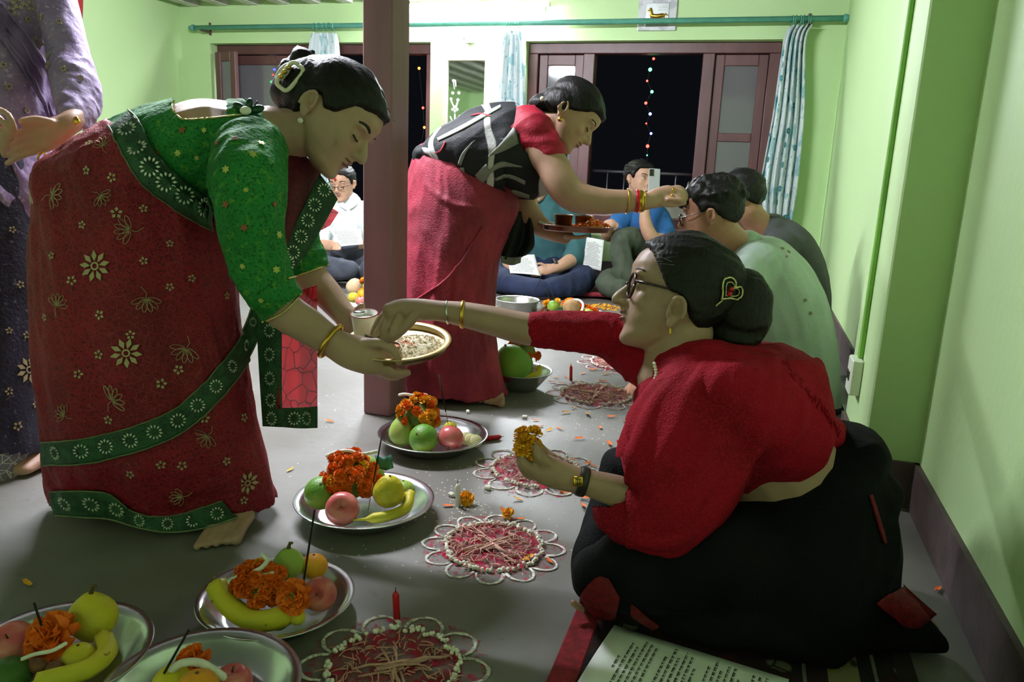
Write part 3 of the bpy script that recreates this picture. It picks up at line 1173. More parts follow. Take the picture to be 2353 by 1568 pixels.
for i, (x, y, sz, kind) in enumerate([(118, 450, 38, 'l'), (219, 612, 36, 'b'), (300, 530, 34, 'l'), (335, 685, 34, 'l'), (132, 705, 30, 'l'), (290, 812, 34, 'b'), (428, 800, 36, 'l'), (258, 922, 38, 'l'), (150, 955, 26, 'l'), (478, 1000, 32, 'l'), (568, 1110, 30, 'b'), (238, 338, 26, 'l'), (420, 1140, 30, 'l'), (230, 450, 26, 'l'),
                                  (200, 392, 11, 's'), (258, 408, 12, 's'), (190, 517, 10, 's'), (268, 490, 14, 's'), (165, 645, 12, 's'), (230, 724, 12, 's'), (228, 815, 12, 's'), (370, 882, 13, 's'), (410, 850, 12, 's'), (300, 770, 11, 's'), (250, 965, 12, 's'), (370, 1068, 12, 's'), (418, 1070, 12, 's'), (470, 962, 12, 's'), (104, 730, 10, 's'), (330, 480, 10, 's'), (390, 660, 10, 's'), (440, 640, 10, 's'), (120, 588, 10, 's'), (560, 960, 12, 's'), (520, 1060, 11, 's'), (300, 1090, 11, 's'), (520, 680, 10, 's'), (390, 560, 9, 's'), (180, 860, 11, 's'), (330, 600, 10, 's'), (205, 330, 10, 's'), (560, 1150, 11, 's')]):
    put_motif(ts, {'l': lf, 'b': big, 's': sm}[kind], MOTIF, sari, {'l': 'embroidered_spray', 'b': 'embroidered_flower', 's': 'embroidered_blossom'}[kind], x, y, sz * 1.58 / FPX, i * 1.9, .0008)

# loose end of the sari hanging in front
def sheer_mat(name, c1, c2):
    m = pattern_mat(name, c1, [('edge', 26, .035, .015, c2, None)], .7, .2, 120)
    n, l = m.node_tree.nodes, m.node_tree.links
    b_ = n['Principled BSDF']
    src = b_.inputs['Base Color'].links[0].from_socket
    tl_ = n.new('ShaderNodeBsdfTranslucent')
    l.new(src, tl_.inputs['Color'])
    m1_ = n.new('ShaderNodeMixShader'); m1_.inputs[0].default_value = .55
    l.new(b_.outputs[0], m1_.inputs[1]); l.new(tl_.outputs[0], m1_.inputs[2])
    tp_ = n.new('ShaderNodeBsdfTransparent')
    m2_ = n.new('ShaderNodeMixShader'); m2_.inputs[0].default_value = .22
    l.new(m1_.outputs[0], m2_.inputs[1]); l.new(tp_.outputs[0], m2_.inputs[2])
    l.new(m2_.outputs[0], n['Material Output'].inputs['Surface'])
    return m
SHEER = sheer_mat('sheer_red_net', rgb(226, 60, 78), rgb(96, 16, 28))
pal = sheet([[(596, 690, 1.74), (640, 680, 1.71), (690, 668, 1.74), (728, 655, 1.72)], [(600, 800, 1.74), (645, 800, 1.71), (690, 800, 1.74), (729, 800, 1.71)], [(604, 940, 1.74), (648, 940, 1.71), (690, 938, 1.74), (729, 936, 1.71)]], 'hanging_pallu', SHEER, sari, .01, 2)
bo = sheet([[(588, 700, 1.725), (612, 698, 1.715), (648, 694, 1.700)], [(594, 830, 1.725), (618, 830, 1.715), (647, 830, 1.700)], [(604, 980, 1.725), (625, 981, 1.715), (648, 982, 1.700)]], 'sari_border', BORDER, sari, .004, 1)
bo2 = sheet([[(648, 938, 1.700), (690, 937, 1.73), (729, 934, 1.70)], [(648, 960, 1.700), (690, 960, 1.73), (729, 958, 1.70)], [(648, 982, 1.700), (690, 985, 1.73), (729, 984, 1.70)]], 'sari_border', BORDER, sari, .0, 1)
tt = bvh(bo, bo2)
for k, (x, y) in enumerate([(622, 760), (622, 815), (623, 870), (625, 920), (627, 962), (675, 962), (708, 962)]):
    put_motif(tt, wheel, MOTW, sari, 'embroidered_wheel', x, y, 17 * 1.7 / FPX, k, .003)
# end over the chest
DKM = pattern_mat('dark_magenta_net', rgb(92, 16, 36), [('edge', 50, .05, .02, rgb(60, 12, 24), None)], .7, .2, 120)
sheet([[(640, 330, 1.66), (690, 350, 1.70), (738, 395, 1.74)], [(642, 480, 1.63), (680, 490, 1.66), (712, 480, 1.72)], [(640, 590, 1.62), (652, 600, 1.64), (664, 610, 1.66)]], 'chest_drape', DKM, sari, .006, 2)
bo = sheet([[(734, 400, 1.70), (756, 428, 1.71), (776, 458, 1.72)], [(700, 470, 1.68), (724, 496, 1.69), (742, 520, 1.70)], [(666, 540, 1.65), (688, 562, 1.66), (708, 578, 1.67)], [(646, 592, 1.63), (655, 612, 1.64), (666, 630, 1.65)]], 'sari_border', BORDER, sari, .0, 1)
tt = bvh(bo)
for k, (x, y) in enumerate([(744, 438), (722, 472), (706, 508), (690, 545), (672, 580), (660, 606)]):
    put_motif(tt, wheel, MOTW, sari, 'embroidered_wheel', x, y, 17 * 1.68 / FPX, k, .003)
sheet([[(744, 500, 1.71), (760, 480, 1.72), (778, 488, 1.73)], [(724, 530, 1.70), (740, 528, 1.71), (758, 518, 1.72)]], 'pallu_tip', SHEER, sari, .002, 1)
# jewellery
ring_at(P(760, 784, 1.548), D(.83, .56), .0375, .0035, 'bangle', GOLD, w, 1.4)
MB().ell(P(709, 297, 1.69) - FW * .066, .006).build('earring', PEARL, w)
h = cast(bvh(hr), 668, 178)
cl = MB()
c0 = h[0] - FW * .006
ax, ay = D(.64, -.77), D(.77, .64)
m1 = depth(h[0]) / FPX
pts = []
for k in range(33):
    a = 2 * math.pi * k / 32
    ca, sa = math.cos(a), math.sin(a)
    ex = abs(ca) ** .45 * (1 if ca > 0 else -1) * 33 * m1
    ey = abs(sa) ** .45 * (1 if sa > 0 else -1) * 18 * m1
    pts.append(c0 + ax * ex + ay * ey)
cl.tube(pts, 5 * m1, 8)
clip = cl.build('hair_clip', mat('ivory_plastic', rgb(226, 214, 198), .35, .03, 20, 0), w)
MB().ell(c0 - ay * (24 * m1) + FW * .012, (26 * m1, 12 * m1, 12 * m1), Matrix((ax, ay, FW)).transposed()).build('clip_jaw', MATS['ivory_plastic'], clip)
for k in range(3):
    MB().ell(c0 - ay * (14 * m1) + ax * ((k - 1) * 13 * m1) - FW * .004, 5.5 * m1).build('clip_bead', GOLD, clip)
# ================================================================== woman in a red shawl and black sari, kneeling on the mat
SK4 = skin_mat('skin_olive', 168, 134, 116)
REDW = pattern_mat('crimson_wool', rgb(156, 12, 36), [('noise', 7, .42, .6, rgb(132, 10, 30), None), ('noise', 220, .5, .62, rgb(160, 18, 40), None)], .8, .7, 320, spec=.15)
BLACK = pattern_mat('black_cotton_sari', rgb(7, 7, 10), [('noise', 10, .4, .65, rgb(11, 11, 15), None)], .85, .5, 240, spec=.15)
REDB = pattern_mat('red_sari_hem', rgb(118, 10, 22), [('noise', 90, .42, .6, rgb(88, 6, 16), None)], .7, .4, 200)
w = empty('person', G(1700, 1440), 'woman in a red shawl and black sari kneeling on the patterned rug with a marigold', 'person')
PS = w
b = Body()
b.limb([(1860, 1210, 1.48, 145, .115), (1805, 1105, 1.48, 142, .140), (1690, 980, 1.46, 136, .145), (1590, 890, 1.45, 98, .15), (1535, 830, 1.45, 56, .06)])
b.limb([(1500, 845, 1.52, 50), (1400, 772, 1.53, 42), (1300, 757, 1.53, 39), (1215, 757, 1.53, 38), (1130, 737, 1.54, 34), (1060, 722, 1.55, 29), (1012, 715, 1.55, 24), (965, 712, 1.555, 26, .02), (920, 712, 1.56, 25, .024), (896, 713, 1.56, 18, .024)], sub=5)
b.fing([(896, 712, 1.575), (872, 736, 1.575), (857, 768, 1.57)], .0095)
b.fing([(902, 718, 1.56), (880, 744, 1.555), (866, 774, 1.56)], .0098)
b.fing([(908, 724, 1.545), (890, 750, 1.54), (880, 776, 1.545)], .0092)
b.fing([(918, 728, 1.53), (905, 752, 1.525), (898, 774, 1.53)], .0085)
b.fing([(952, 728, 1.535), (930, 752, 1.525), (908, 772, 1.53), (892, 780, 1.54)], .0115)
b.limb([(1600, 930, 1.34, 70), (1560, 1080, 1.33, 62), (1500, 1170, 1.33, 52), (1430, 1135, 1.32, 40), (1380, 1118, 1.315, 34), (1340, 1107, 1.31, 30), (1300, 1097, 1.31, 33, .022), (1258, 1082, 1.31, 36, .022), (1236, 1076, 1.31, 30, .02)], sub=5)
b.fing([(1232, 1084, 1.30), (1205, 1066, 1.295), (1192, 1026, 1.30)], .0105)
b.fing([(1228, 1090, 1.315), (1204, 1078, 1.315), (1194, 1040, 1.315)], .0105)
b.fing([(1234, 1094, 1.33), (1210, 1088, 1.335), (1200, 1052, 1.335)], .0098)
b.fing([(1262, 1066, 1.298), (1242, 1052, 1.29), (1226, 1024, 1.295)], .0125)
b.fing([(1268, 1052, 1.335), (1248, 1036, 1.34), (1234, 1018, 1.335)], .0095)
b.limb([(1880, 1280, 1.40, 120), (1600, 1320, 1.35, 85), (1400, 1330, 1.35, 48)])
b.limb([(1420, 1370, 1.37, 45), (1700, 1410, 1.37, 50), (2050, 1430, 1.36, 40), (2120, 1450, 1.36, 36)])
hd = Head(1527, 812, 1.45, D(-.972, -.21, .10), D(.21, -.975, .05), 278, earx=.02, earz=.31)
hd.add(b, P(1545, 880, 1.45), .06)
me = remesh(b, .0038, 3)
hd.sculpt(me)
body = link('body', me, SK4, w)
hd.face(w, iris=True, lipc=LIP, brow=.009)
MB().tube([P(1338, 1400, 1.385), P(1325, 1392, 1.385) , P(1318, 1386, 1.385)], .006, 8, True).build('toe', SK4, w)

def hair4(mb):
    t_ = 1.46
    m1 = t_ / FPX
    mb.ell(P(1702, 712, t_), (72 * m1, 76 * m1, 96 * m1), nu=28, nv=18)
    mb.ell(P(1630, 680, t_), (70 * m1, 80 * m1, 86 * m1))
    mb.ell(P(1690, 770, t_), (60 * m1, 60 * m1, 50 * m1))
hr = hd.hair('hair', HAIR, w, [(-.5, .06), (-.3, .12), (-.17, .22), (-.02, .40), (.10, .46), (.2, .62), (.30, .78), (.38, .84), (.45, .86)], .045, hair4, .0035, .003)
gs = bvh(hr)
GREYH = mat('grey_hair', rgb(116, 112, 110), .5, .2, 60, .2)
rg_ = random.Random(8)
for k in range(8):
    x_, y_ = 1478 + rg_.uniform(0, 26), 576 + rg_.uniform(0, 46)
    L_ = rg_.uniform(28, 62)
    curve_on(gs, [(x_, y_), (x_ + L_ * .5, y_ + rg_.uniform(-3, 3)), (x_ + L_, y_ + rg_.uniform(2, 12))], 10, .0002, .0005, 'grey_strand', GREYH, hr)
# clip shaped like a heart of beads
h = cast(bvh(hr), 1675, 668)
c0 = h[0] - FW * .006
m1 = depth(h[0]) / FPX
hp = []
for k in range(41):
    a = 2 * math.pi * k / 40
    x = 16 * math.sin(a) ** 3
    y = 13 * math.cos(a) - 5 * math.cos(2 * a) - 2 * math.cos(3 * a) - math.cos(4 * a)
    rot = math.radians(48)
    hp.append(c0 + (RT * (x * math.cos(rot) + y * math.sin(rot)) + UP * (-x * math.sin(rot) + y * math.cos(rot))) * (1.75 * m1))
hp = [c_ for c_ in hp]
clip = curve_on(gs, [pix(p) for p in hp], 70, .004, 2.2 * m1, 'hair_clip', mat('pale_gold_beads', rgb(214, 204, 150), .35, .2, 200, .3, 300, metal=.7), w)
curve_on(gs, [pix(c0 + (p - c0) * .62) for p in hp], 60, .004, 1.2 * m1, 'inner_wire', MATS['pale_gold_beads'], clip)
MB().tube([P(1660, 690, depth(c0)), P(1652, 697, depth(c0)), P(1645, 704, depth(c0))], 2 * m1, 6).build('clip_tail', MATS['pale_gold_beads'], clip)
for q in ((1680, 665), (1676, 676)):
    MB().ell(P(*q, depth(c0)) - FW * .002, 6 * m1).build('red_stone', mat('red_glass', rgb(190, 12, 26), .12, 0, bump=0), clip)
MB().tube([P(1540, 756, 1.372), P(1540, 768, 1.372)], .0022, 6, True).build('earring', GOLD, w)
# glasses
FRAME = mat('dark_tortoise_frame', rgb(52, 34, 28), .25, .3, 90, 0)
gl = empty('eyeglasses', world_loc(w)); gl.parent = w; gl.location = (0, 0, 0)
gl.name = 'eyeglasses'
for sg in (1, -1):
    pts = [hd.W(.405 - .05 * abs(math.cos(2 * math.pi * k / 24) * .5 + .5) * .8, sg * (.15 + .10 * math.cos(2 * math.pi * k / 24)), .475 + .10 * math.sin(2 * math.pi * k / 24)) for k in range(25)]
    MB().tube(pts, .0028, 6).build('lens_rim', FRAME, gl)
    MB().tube([hd.W(.365, sg * .255, .50), hd.W(.25, sg * .315, .49), hd.W(.05, sg * .345, .475), hd.W(-.05, sg * .35, .46)], [.003, .003, .002, .002], 6).build('temple_arm', FRAME, gl)
MB().tube([hd.W(.41, .05, .50), hd.W(.43, 0, .51), hd.W(.41, -.05, .50)], .0025, 6).build('bridge', FRAME, gl)
# necklace
nb = MB()
for k in range(9):
    nb.ell(P(1508 - 1.5 * abs(k - 3), 836 + 7 * k, 1.375), .0032)
nb.build('pearl_necklace', PEARL, w)

# black sari
s = Body()
s.limb([(1945, 1045, 1.48, 75, .14), (1900, 1115, 1.48, 142, .17), (1855, 1220, 1.47, 200, .19), (1815, 1310, 1.45, 220, .2), (1790, 1370, 1.44, 200, .2)], 28)
s.limb([(1690, 1272, 1.42, 95, .1), (1830, 1205, 1.42, 98, .13), (1935, 1140, 1.45, 98, .13)], 24)
s.limb([(1860, 1290, 1.40, 140, .12), (1600, 1300, 1.35, 122, .09), (1440, 1312, 1.345, 100, .075), (1372, 1318, 1.35, 62, .06)], 24)
s.limb([(1800, 1230, 1.56, 140, .12), (1560, 1160, 1.58, 100, .09), (1450, 1085, 1.58, 62, .06), (1420, 1068, 1.58, 38, .05)], 22)
s.limb([(1420, 1075, 1.58, 40), (1400, 1180, 1.56, 50), (1372, 1280, 1.50, 56), (1356, 1340, 1.46, 44)], 22)
s.limb([(1385, 1350, 1.38, 52, .05), (1560, 1400, 1.37, 66, .07), (1800, 1420, 1.37, 82, .12), (2000, 1420, 1.37, 72, .08), (2100, 1452, 1.35, 52, .05), (2138, 1475, 1.35, 36, .04)], 22)
for v in s.v:
    v.z = max(v.z, .014)
me = remesh(s, .006, 5)
wrinkle(me, .006, 12, D(-.6, .7), 4, True, 9.0)
for v in me.vertices:
    v.co.z = max(v.co.z, .012)
sari = link('sari', me, BLACK, w)
ts = bvh(sari)
band(ts, [(1330, 1392), (1345, 1352), (1375, 1326), (1400, 1330)], [(1345, 1420), (1380, 1424), (1412, 1420), (1425, 1372)], 20, 8, .004, 'red_hem', REDB, sari)
band(ts, [(1450, 1385), (1480, 1408), (1515, 1436)], [(1448, 1410), (1475, 1428), (1502, 1444)], 14, 5, .004, 'red_hem', REDB, sari)
band(ts, [(2008, 1386), (2040, 1362), (2076, 1344)], [(2070, 1440), (2110, 1442), (2152, 1412)], 16, 10, .006, 'red_hem', REDB, sari)
band(ts, [(1995, 1140), (2010, 1190), (2028, 1250)], [(2001, 1138), (2017, 1188), (2033, 1248)], 16, 3, .003, 'red_hem', REDB, sari)
sheet([[(1418, 1012, 1.53), (1450, 1002, 1.50), (1486, 994, 1.46)], [(1428, 1052, 1.52), (1455, 1050, 1.49), (1490, 1048, 1.45)], [(1440, 1104, 1.51), (1465, 1106, 1.48), (1495, 1110, 1.44)]], 'red_waist_cloth', pattern_mat('rose_red_cotton', rgb(196, 44, 66), [('noise', 60, .45, .6, rgb(180, 34, 54), None)], .7, .3, 200), w, .003, 1, .004)

# shawl with its sleeves
s = Body()
s.limb([(1912, 1004, 1.46, 40, .08), (1860, 1002, 1.47, 116, .16), (1780, 976, 1.47, 172, .185), (1690, 940, 1.46, 175, .19), (1600, 880, 1.45, 112, .185), (1552, 856, 1.45, 70, .10)], 28)
s.limb([(1625, 880, 1.40, 110, .08), (1590, 1000, 1.35, 150, .085), (1548, 1110, 1.335, 150, .085), (1500, 1178, 1.33, 108, .08), (1450, 1185, 1.33, 80, .06), (1418, 1176, 1.335, 58, .045)], 26)
s.limb([(1560, 1060, 1.37, 160, .09), (1520, 980, 1.42, 70, .08), (1505, 930, 1.45, 55, .08)], 24)
s.limb([(1545, 870, 1.50, 80), (1470, 814, 1.53, 68), (1400, 772, 1.53, 52), (1300, 760, 1.53, 46), (1235, 757, 1.53, 44)], 22)
add_folds(s, .0052, [([(1575, 845), (1505, 925), (1468, 1010), (1445, 1085), (1425, 1150)], 20), ([(1640, 800), (1592, 900), (1545, 1000), (1505, 1095), (1470, 1175)], 17),
             ([(1700, 785), (1680, 900), (1625, 1030), (1565, 1150), (1510, 1235)], 15), ([(1780, 830), (1768, 930), (1720, 1050), (1655, 1150), (1590, 1225)], 15),
             ([(1850, 895), (1842, 970), (1795, 1055), (1745, 1115)], 13), ([(1380, 1212), (1430, 1232), (1520, 1246), (1600, 1218)], 18), ([(1600, 870), (1550, 960), (1505, 1060)], 11),
             ([(1735, 800), (1730, 900), (1680, 1020), (1615, 1130)], 10), ([(1660, 1060), (1600, 1160), (1530, 1225)], 12)])
me = remesh(s, .0046, 4)
wrinkle(me, .015, 5.5, D(-.5, .85), 5, True, 2.0, lambda c: 1.0 if pix(c)[0] > 1440 and pix(c)[1] > 830 else .1)
wrinkle(me, .005, 14, D(-.55, .85), 5, True, 4.0, lambda c: 1.0 if pix(c)[0] > 1440 else .25)
wrinkle(me, .0035, 34, D(0, 1), 5, True, 6.0, lambda c: 1.0 if pix(c)[0] < 1440 and pix(c)[1] < 900 else .1)
cut(me, [(1213, 690), (1213, 830), (1120, 830), (1120, 690)])
cut(me, [(1436, 1082), (1408, 1165), (1300, 1165), (1300, 1050), (1430, 1050)], lambda c: depth(c) < 1.42)
shawl = link('shawl', me, REDW, w)
fr = MB()
tsh = bvh(shawl)
rs = random.Random(5)
for i in range(46):
    f = i / 45
    x, y = 1795 + f * 130, 830 + f * 150
    h = cast(tsh, x + rs.uniform(-6, 6), y + rs.uniform(-8, 2))
    if h:
        p0 = h[0] + h[1] * .002
        fr.tube([p0, p0 + Vector((rs.uniform(-.004, .004), 0, -.008)) + h[1] * .004, p0 + Vector((rs.uniform(-.008, .008), 0, -.02)) + h[1] * .003], .0012, 5)
fr.build('fringe', REDW, shawl)['kind'] = 'stuff'
# wrist things
ring_at(P(1028, 718, 1.55), D(1, -.05), .0225, .0022, 'bracelet', SILVER, w)
ring_at(P(1063, 723, 1.55), D(1, .05), .0265, .0022, 'bangle', GOLD, w, 1.8)
wt = empty('wristwatch', (0, 0, 0)); wt.parent = w
STRAP = mat('dark_watch_strap', rgb(42, 36, 34), .45, .2, 60, .2)
ring_at(P(1338, 1107, 1.31), D(.96, .26), .0238, .0026, 'strap', STRAP, wt, 3.2).location -= world_loc(wt) - world_loc(w)
h = cast(bvh(body), 1328, 1106)
n_ = h[1]
ux = (RT - n_ * RT.dot(n_)).normalized()
uy = n_.cross(ux)
Mx = Matrix((ux, uy, n_)).transposed()
def face_box(c, sx, sy, sz):
    mb = MB().box((-sx, -sy, -sz), (sx, sy, sz), min(sx, sy) * .25)
    for v in mb.v:
        v.xyz = Mx @ v + c
    return mb
face_box(h[0] + n_ * .006, .0085, .0085, .003).build('watch_case', GOLD, w)
face_box(h[0] + n_ * .0085, .0058, .0058, .001).build('watch_dial', mat('dark_dial', rgb(40, 42, 26), .3, 0, bump=0), w)
for k in range(3):
    face_box(h[0] + n_ * .0098 + ux * ((k - 1) * .003), .0008, .0036, .0004).build('dial_mark', GOLD, w)
# ================================================================== woman in black wrap and dark red sari, reaching to the seated man
SK3 = skin_mat('skin_tan', 180, 142, 120)
MAR = pattern_mat('wine_red_sari', rgb(168, 50, 72), [('noise', 7, .4, .62, rgb(128, 38, 56), None), ('noise', 130, .5, .62, rgb(142, 46, 64), None)], .65, .5, 220)
WRAP = pattern_mat('black_white_print', rgb(26, 29, 33), [('wave', 1.6, .94, .97, rgb(196, 196, 196), (1, 1, 1)), ('noise', 5.5, .66, .69, rgb(150, 152, 150), (1, 1, 2)), ('noise', 4.2, .70, .72, rgb(170, 20, 40), (1.3, .7, 1))], .65, .3, 160, distort=9)
BLR = pattern_mat('cherry_blouse', rgb(164, 20, 48), [('noise', 30, .45, .6, rgb(146, 14, 40), None)], .6, .3, 150)
w = empty('person', G(1060, 925), 'woman in a black patterned wrap over a wine red sari reaching out her arm', 'person')
PM = w
b = Body()
b.limb([(1010, 400, 2.73, 42, .10), (1060, 365, 2.72, 66, .11), (1130, 345, 2.70, 88, .13), (1195, 325, 2.69, 75, .15), (1235, 300, 2.67, 42, .06)])
b.limb([(1222, 300, 2.56, 42), (1245, 345, 2.54, 38), (1268, 378, 2.53, 38), (1290, 420, 2.52, 39), (1322, 452, 2.52, 37), (1385, 463, 2.52, 30), (1445, 463, 2.53, 26), (1484, 463, 2.54, 20), (1510, 455, 2.55, 23, .022), (1535, 447, 2.56, 22, .024), (1548, 446, 2.56, 17, .022)], sub=5)
b.fing([(1540, 434, 2.575), (1562, 432, 2.575), (1575, 446, 2.575), (1577, 458, 2.575)], .0105)
b.fing([(1542, 441, 2.56), (1564, 440, 2.555), (1576, 452, 2.56)], .0105)
b.fing([(1540, 450, 2.545), (1560, 450, 2.54), (1573, 458, 2.545)], .010)
b.fing([(1536, 458, 2.53), (1554, 460, 2.525), (1568, 463, 2.53)], .0095)
b.fing([(1520, 468, 2.54), (1545, 470, 2.545), (1572, 466, 2.56)], .012)
b.limb([(1195, 400, 2.83, 42), (1205, 470, 2.84, 32), (1235, 515, 2.82, 25), (1275, 536, 2.78, 20), (1305, 543, 2.74, 20, .016)])
for k in range(4):
    b.fing([(1300, 542, 2.76 - .02 * k), (1325, 546, 2.74 - .02 * k), (1348, 543, 2.72 - .02 * k)], .009)
b.limb([(1030, 480, 2.70, 45), (1030, 700, 2.70, 38), (1075, 850, 2.72, 25), (1095, 885, 2.73, 20)])
b.limb([(1030, 480, 2.76, 45), (1000, 700, 2.76, 38), (985, 850, 2.78, 25)])
fc = G(1128, 930)
b.tube([fc + Vector((-.06, .17, .05)), fc + Vector((-.03, .08, .04)), fc + Vector((0, .02, .022))], [.03, .038, .042], 14, True, (0, 0, 1), [.038, .03, .018])
for k in range(5):
    c = fc + Vector((-.038 + .019 * k, .0, .012))
    b.tube([c + Vector((-.01, .03, .004)), c, c + Vector((.004, -.014, -.002))], (.008, .0085, .009, .01, .0135)[k], 8, True)
hd = Head(1262, 318, 2.66, D(.707, .707, -.05), D(.707, -.707, 0), 150, earx=-.10, earz=.38)
hd.add(b, P(1228, 292, 2.67), .052)
me = remesh(b, .0055, 3)
hd.sculpt(me)
body = link('body', me, SK3, w)
hd.face(w, iris=False, lipc=LIP, brow=.012)
def hair3(mb):
    m1 = 2.66 / FPX
    mb.ell(P(1300, 238, 2.66), (58 * m1, 60 * m1, 42 * m1))
    mb.ell(P(1250, 238, 2.66), (34 * m1, 34 * m1, 22 * m1))
    mb.ell(P(1340, 252, 2.66), (32 * m1, 46 * m1, 36 * m1))
    mb.tube([P(1245, 228, 2.66), P(1262, 214, 2.66), P(1280, 212, 2.66)], [.018, .02, .015], 10, True)
    mb.tube([P(1222, 250, 2.66), P(1240, 242, 2.66), P(1262, 240, 2.66)], [.018, .026, .03], 10, True)
hd.hair('hair', HAIR, w, [(-.5, .14), (-.25, .24), (-.08, .42), (.05, .48), (.16, .58), (.26, .70), (.36, .72), (.45, .73)], .05, hair3, .0045, .004)
MB().ell(P(1246, 227, 2.60), .008).build('hair_pin', PEARL, w)
MB().ell(P(1268, 208, 2.64), .007).build('hair_tie_bead', mat('red_glass', rgb(190, 12, 26), .12, 0, bump=0), w)
MB().ell(P(1284, 289, 2.66) - FW * .075, .0085).build('earring', GOLD, w)
# blouse sleeve
s = Body()
s.limb([(1150, 340, 2.69, 92, .16), (1195, 322, 2.68, 80, .165), (1228, 300, 2.67, 54, .12)], 22)
s.limb([(1205, 292, 2.60, 50), (1224, 305, 2.56, 50), (1244, 330, 2.545, 44), (1262, 352, 2.535, 41)], 20)
me = remesh(s, .007, 3)
cut(me, [(1222, 366), (1300, 352), (1340, 380), (1260, 440)])
cut(me, [(1232, 282), (1262, 300), (1300, 290), (1290, 230), (1230, 240)], lambda c: depth(c) > 2.58)
wrinkle(me, .006, 16, D(1, -.3), 4, True, 8.0)
blouse = link('blouse', me, BLR, w)
# sari skirt
s = Body()
rows = [(345, 958, 1080, 2.74, .12), (400, 938, 1170, 2.73, .16), (470, 930, 1192, 2.72, .17), (530, 925, 1172, 2.72, .17), (600, 918, 1147, 2.72, .17), (700, 912, 1137, 2.72, .17), (800, 905, 1141, 2.72, .165), (870, 900, 1154, 2.73, .155), (905, 897, 1166, 2.74, .14)]
q = spline([((a + c) / 2.0, y, t_, (c - a) / 2.0 * t_ / FPX, rb) for y, a, c, t_, rb in rows], 5)
rings = []
for j, (cx_, cy_, t_, ra, rb) in enumerate(q):
    c = P(cx_, cy_, t_)
    f = max(0, (j - 8) / (len(q) - 8))
    rings.append([c + RT * (ra * math.cos(a)) + FW * (rb * math.sin(a) * (1 + .07 * f * math.sin(11 * a + 1.2 * f))) for a in [2 * math.pi * k / 72 for k in range(72)]])
rings.append([Vector((v.x + .004, v.y - .004, .02 + .008 * math.sin(k * .5))) for k, v in enumerate(rings[-1])])
s.rings(rings)
add_folds(s, .007, [([(1120, 490), (1095, 620), (1080, 760), (1090, 890)], 10), ([(1150, 490), (1120, 600), (1108, 740), (1125, 890)], 9), ([(1080, 500), (1050, 640), (1040, 780), (1045, 900)], 9), ([(1020, 520), (1000, 680), (990, 880)], 8), ([(970, 420), (1040, 470), (1120, 480)], 8)])
me = remesh(s, .0062, 3)
wrinkle(me, .006, 9, D(.1, 1), 6, True, 4.0)
wrinkle(me, .004, 30, D(.2, 1), 5, True, 5.0)
sari = link('sari', me, MAR, w)
curve_on(bvh(sari), [(955, 690), (1010, 655), (1060, 600), (1110, 520)], 30, .004, .004, 'sari_edge', MAR, sari)
# wrap
s = Body()
s.limb([(978, 365, 2.72, 30, .10), (1020, 362, 2.72, 68, .155), (1070, 362, 2.72, 92, .175), (1125, 358, 2.70, 112, .18), (1180, 352, 2.69, 112, .185), (1205, 358, 2.68, 98, .175)], 26)
me = remesh(s, .0065, 3)
cut(me, [(1182, 232), (1196, 290), (1202, 345), (1206, 350), (1330, 350), (1330, 200)])
wrinkle(me, .008, 10, D(.8, -.5), 4, True, 12.0)
wrap = link('wrap', me, WRAP, w)
tw = bvh(wrap)
WHT = mat('white_print', rgb(200, 200, 198), .65, .1, 60, .1)
GRY = mat('grey_print', rgb(128, 130, 126), .65, .1, 60, .1)
RDP = mat('red_print', rgb(170, 18, 40), .65, .1, 60, .1)
for tp, bt, m_ in [([(1005, 318), (1060, 290), (1110, 262), (1150, 242)], [(1008, 325), (1064, 298), (1114, 270), (1152, 248)], WHT),
                   ([(1182, 290), (1150, 330), (1122, 358)], [(1192, 330), (1160, 346), (1122, 361)], GRY),
                   ([(1120, 395), (1150, 372), (1200, 382)], [(1112, 410), (1150, 385), (1200, 384)], GRY),
                   ([(1136, 410), (1168, 400), (1208, 415)], [(1140, 416), (1168, 408), (1206, 424)], GRY),
                   ([(1158, 448), (1180, 436), (1216, 448)], [(1164, 456), (1182, 450), (1216, 456)], GRY),
                   ([(970, 340), (985, 342), (998, 368)], [(976, 352), (986, 356), (1004, 372)], WHT),
                   ([(1084, 328), (1062, 352), (1052, 378)], [(1092, 322), (1072, 350), (1060, 380)], GRY),
                   ([(1058, 385), (1062, 415), (1070, 440)], [(1066, 385), (1072, 415), (1078, 445)], GRY),
                   ([(1092, 402), (1108, 385), (1118, 376)], [(1104, 426), (1120, 410), (1126, 398)], GRY),
                   ([(1000, 350), (1012, 345), (1022, 325)], [(1001, 353), (1014, 348), (1025, 327)], RDP),
                   ([(1082, 268), (1104, 264), (1128, 269)], [(1088, 264), (1104, 261), (1126, 266)], RDP)]:
    band(tw, tp, bt, 14, 4, .002, 'printed_stroke', m_, wrap, 2.55, .002)
# loose end of the wrap
sheet([[(1178, 488, 2.78), (1200, 488, 2.80), (1222, 505, 2.79)], [(1162, 545, 2.76), (1196, 552, 2.80), (1228, 562, 2.77)], [(1150, 592, 2.76), (1178, 598, 2.79), (1212, 585, 2.77)]], 'wrap_tail', WRAP, wrap, .02, 2)
sheet([[(1150, 588, 2.755), (1175, 592, 2.765), (1198, 590, 2.76)], [(1152, 604, 2.755), (1175, 610, 2.765), (1196, 604, 2.76)]], 'wrap_tail_band', GRY, wrap, .006, 1)
for x, m_, r_, f_ in ((1441, GOLD, .0022, 1.0), (1463, mat('red_glass', rgb(190, 12, 26), .12, 0, bump=0), .003, 1.8), (1471, GOLD, .0028, 3.0), (1479, GOLD, .0022, 1.0)):
    ring_at(P(x, 463, 2.53), D(1, .03), .041 - (x - 1441) * .00022, r_, 'bangle', m_, w, f_)
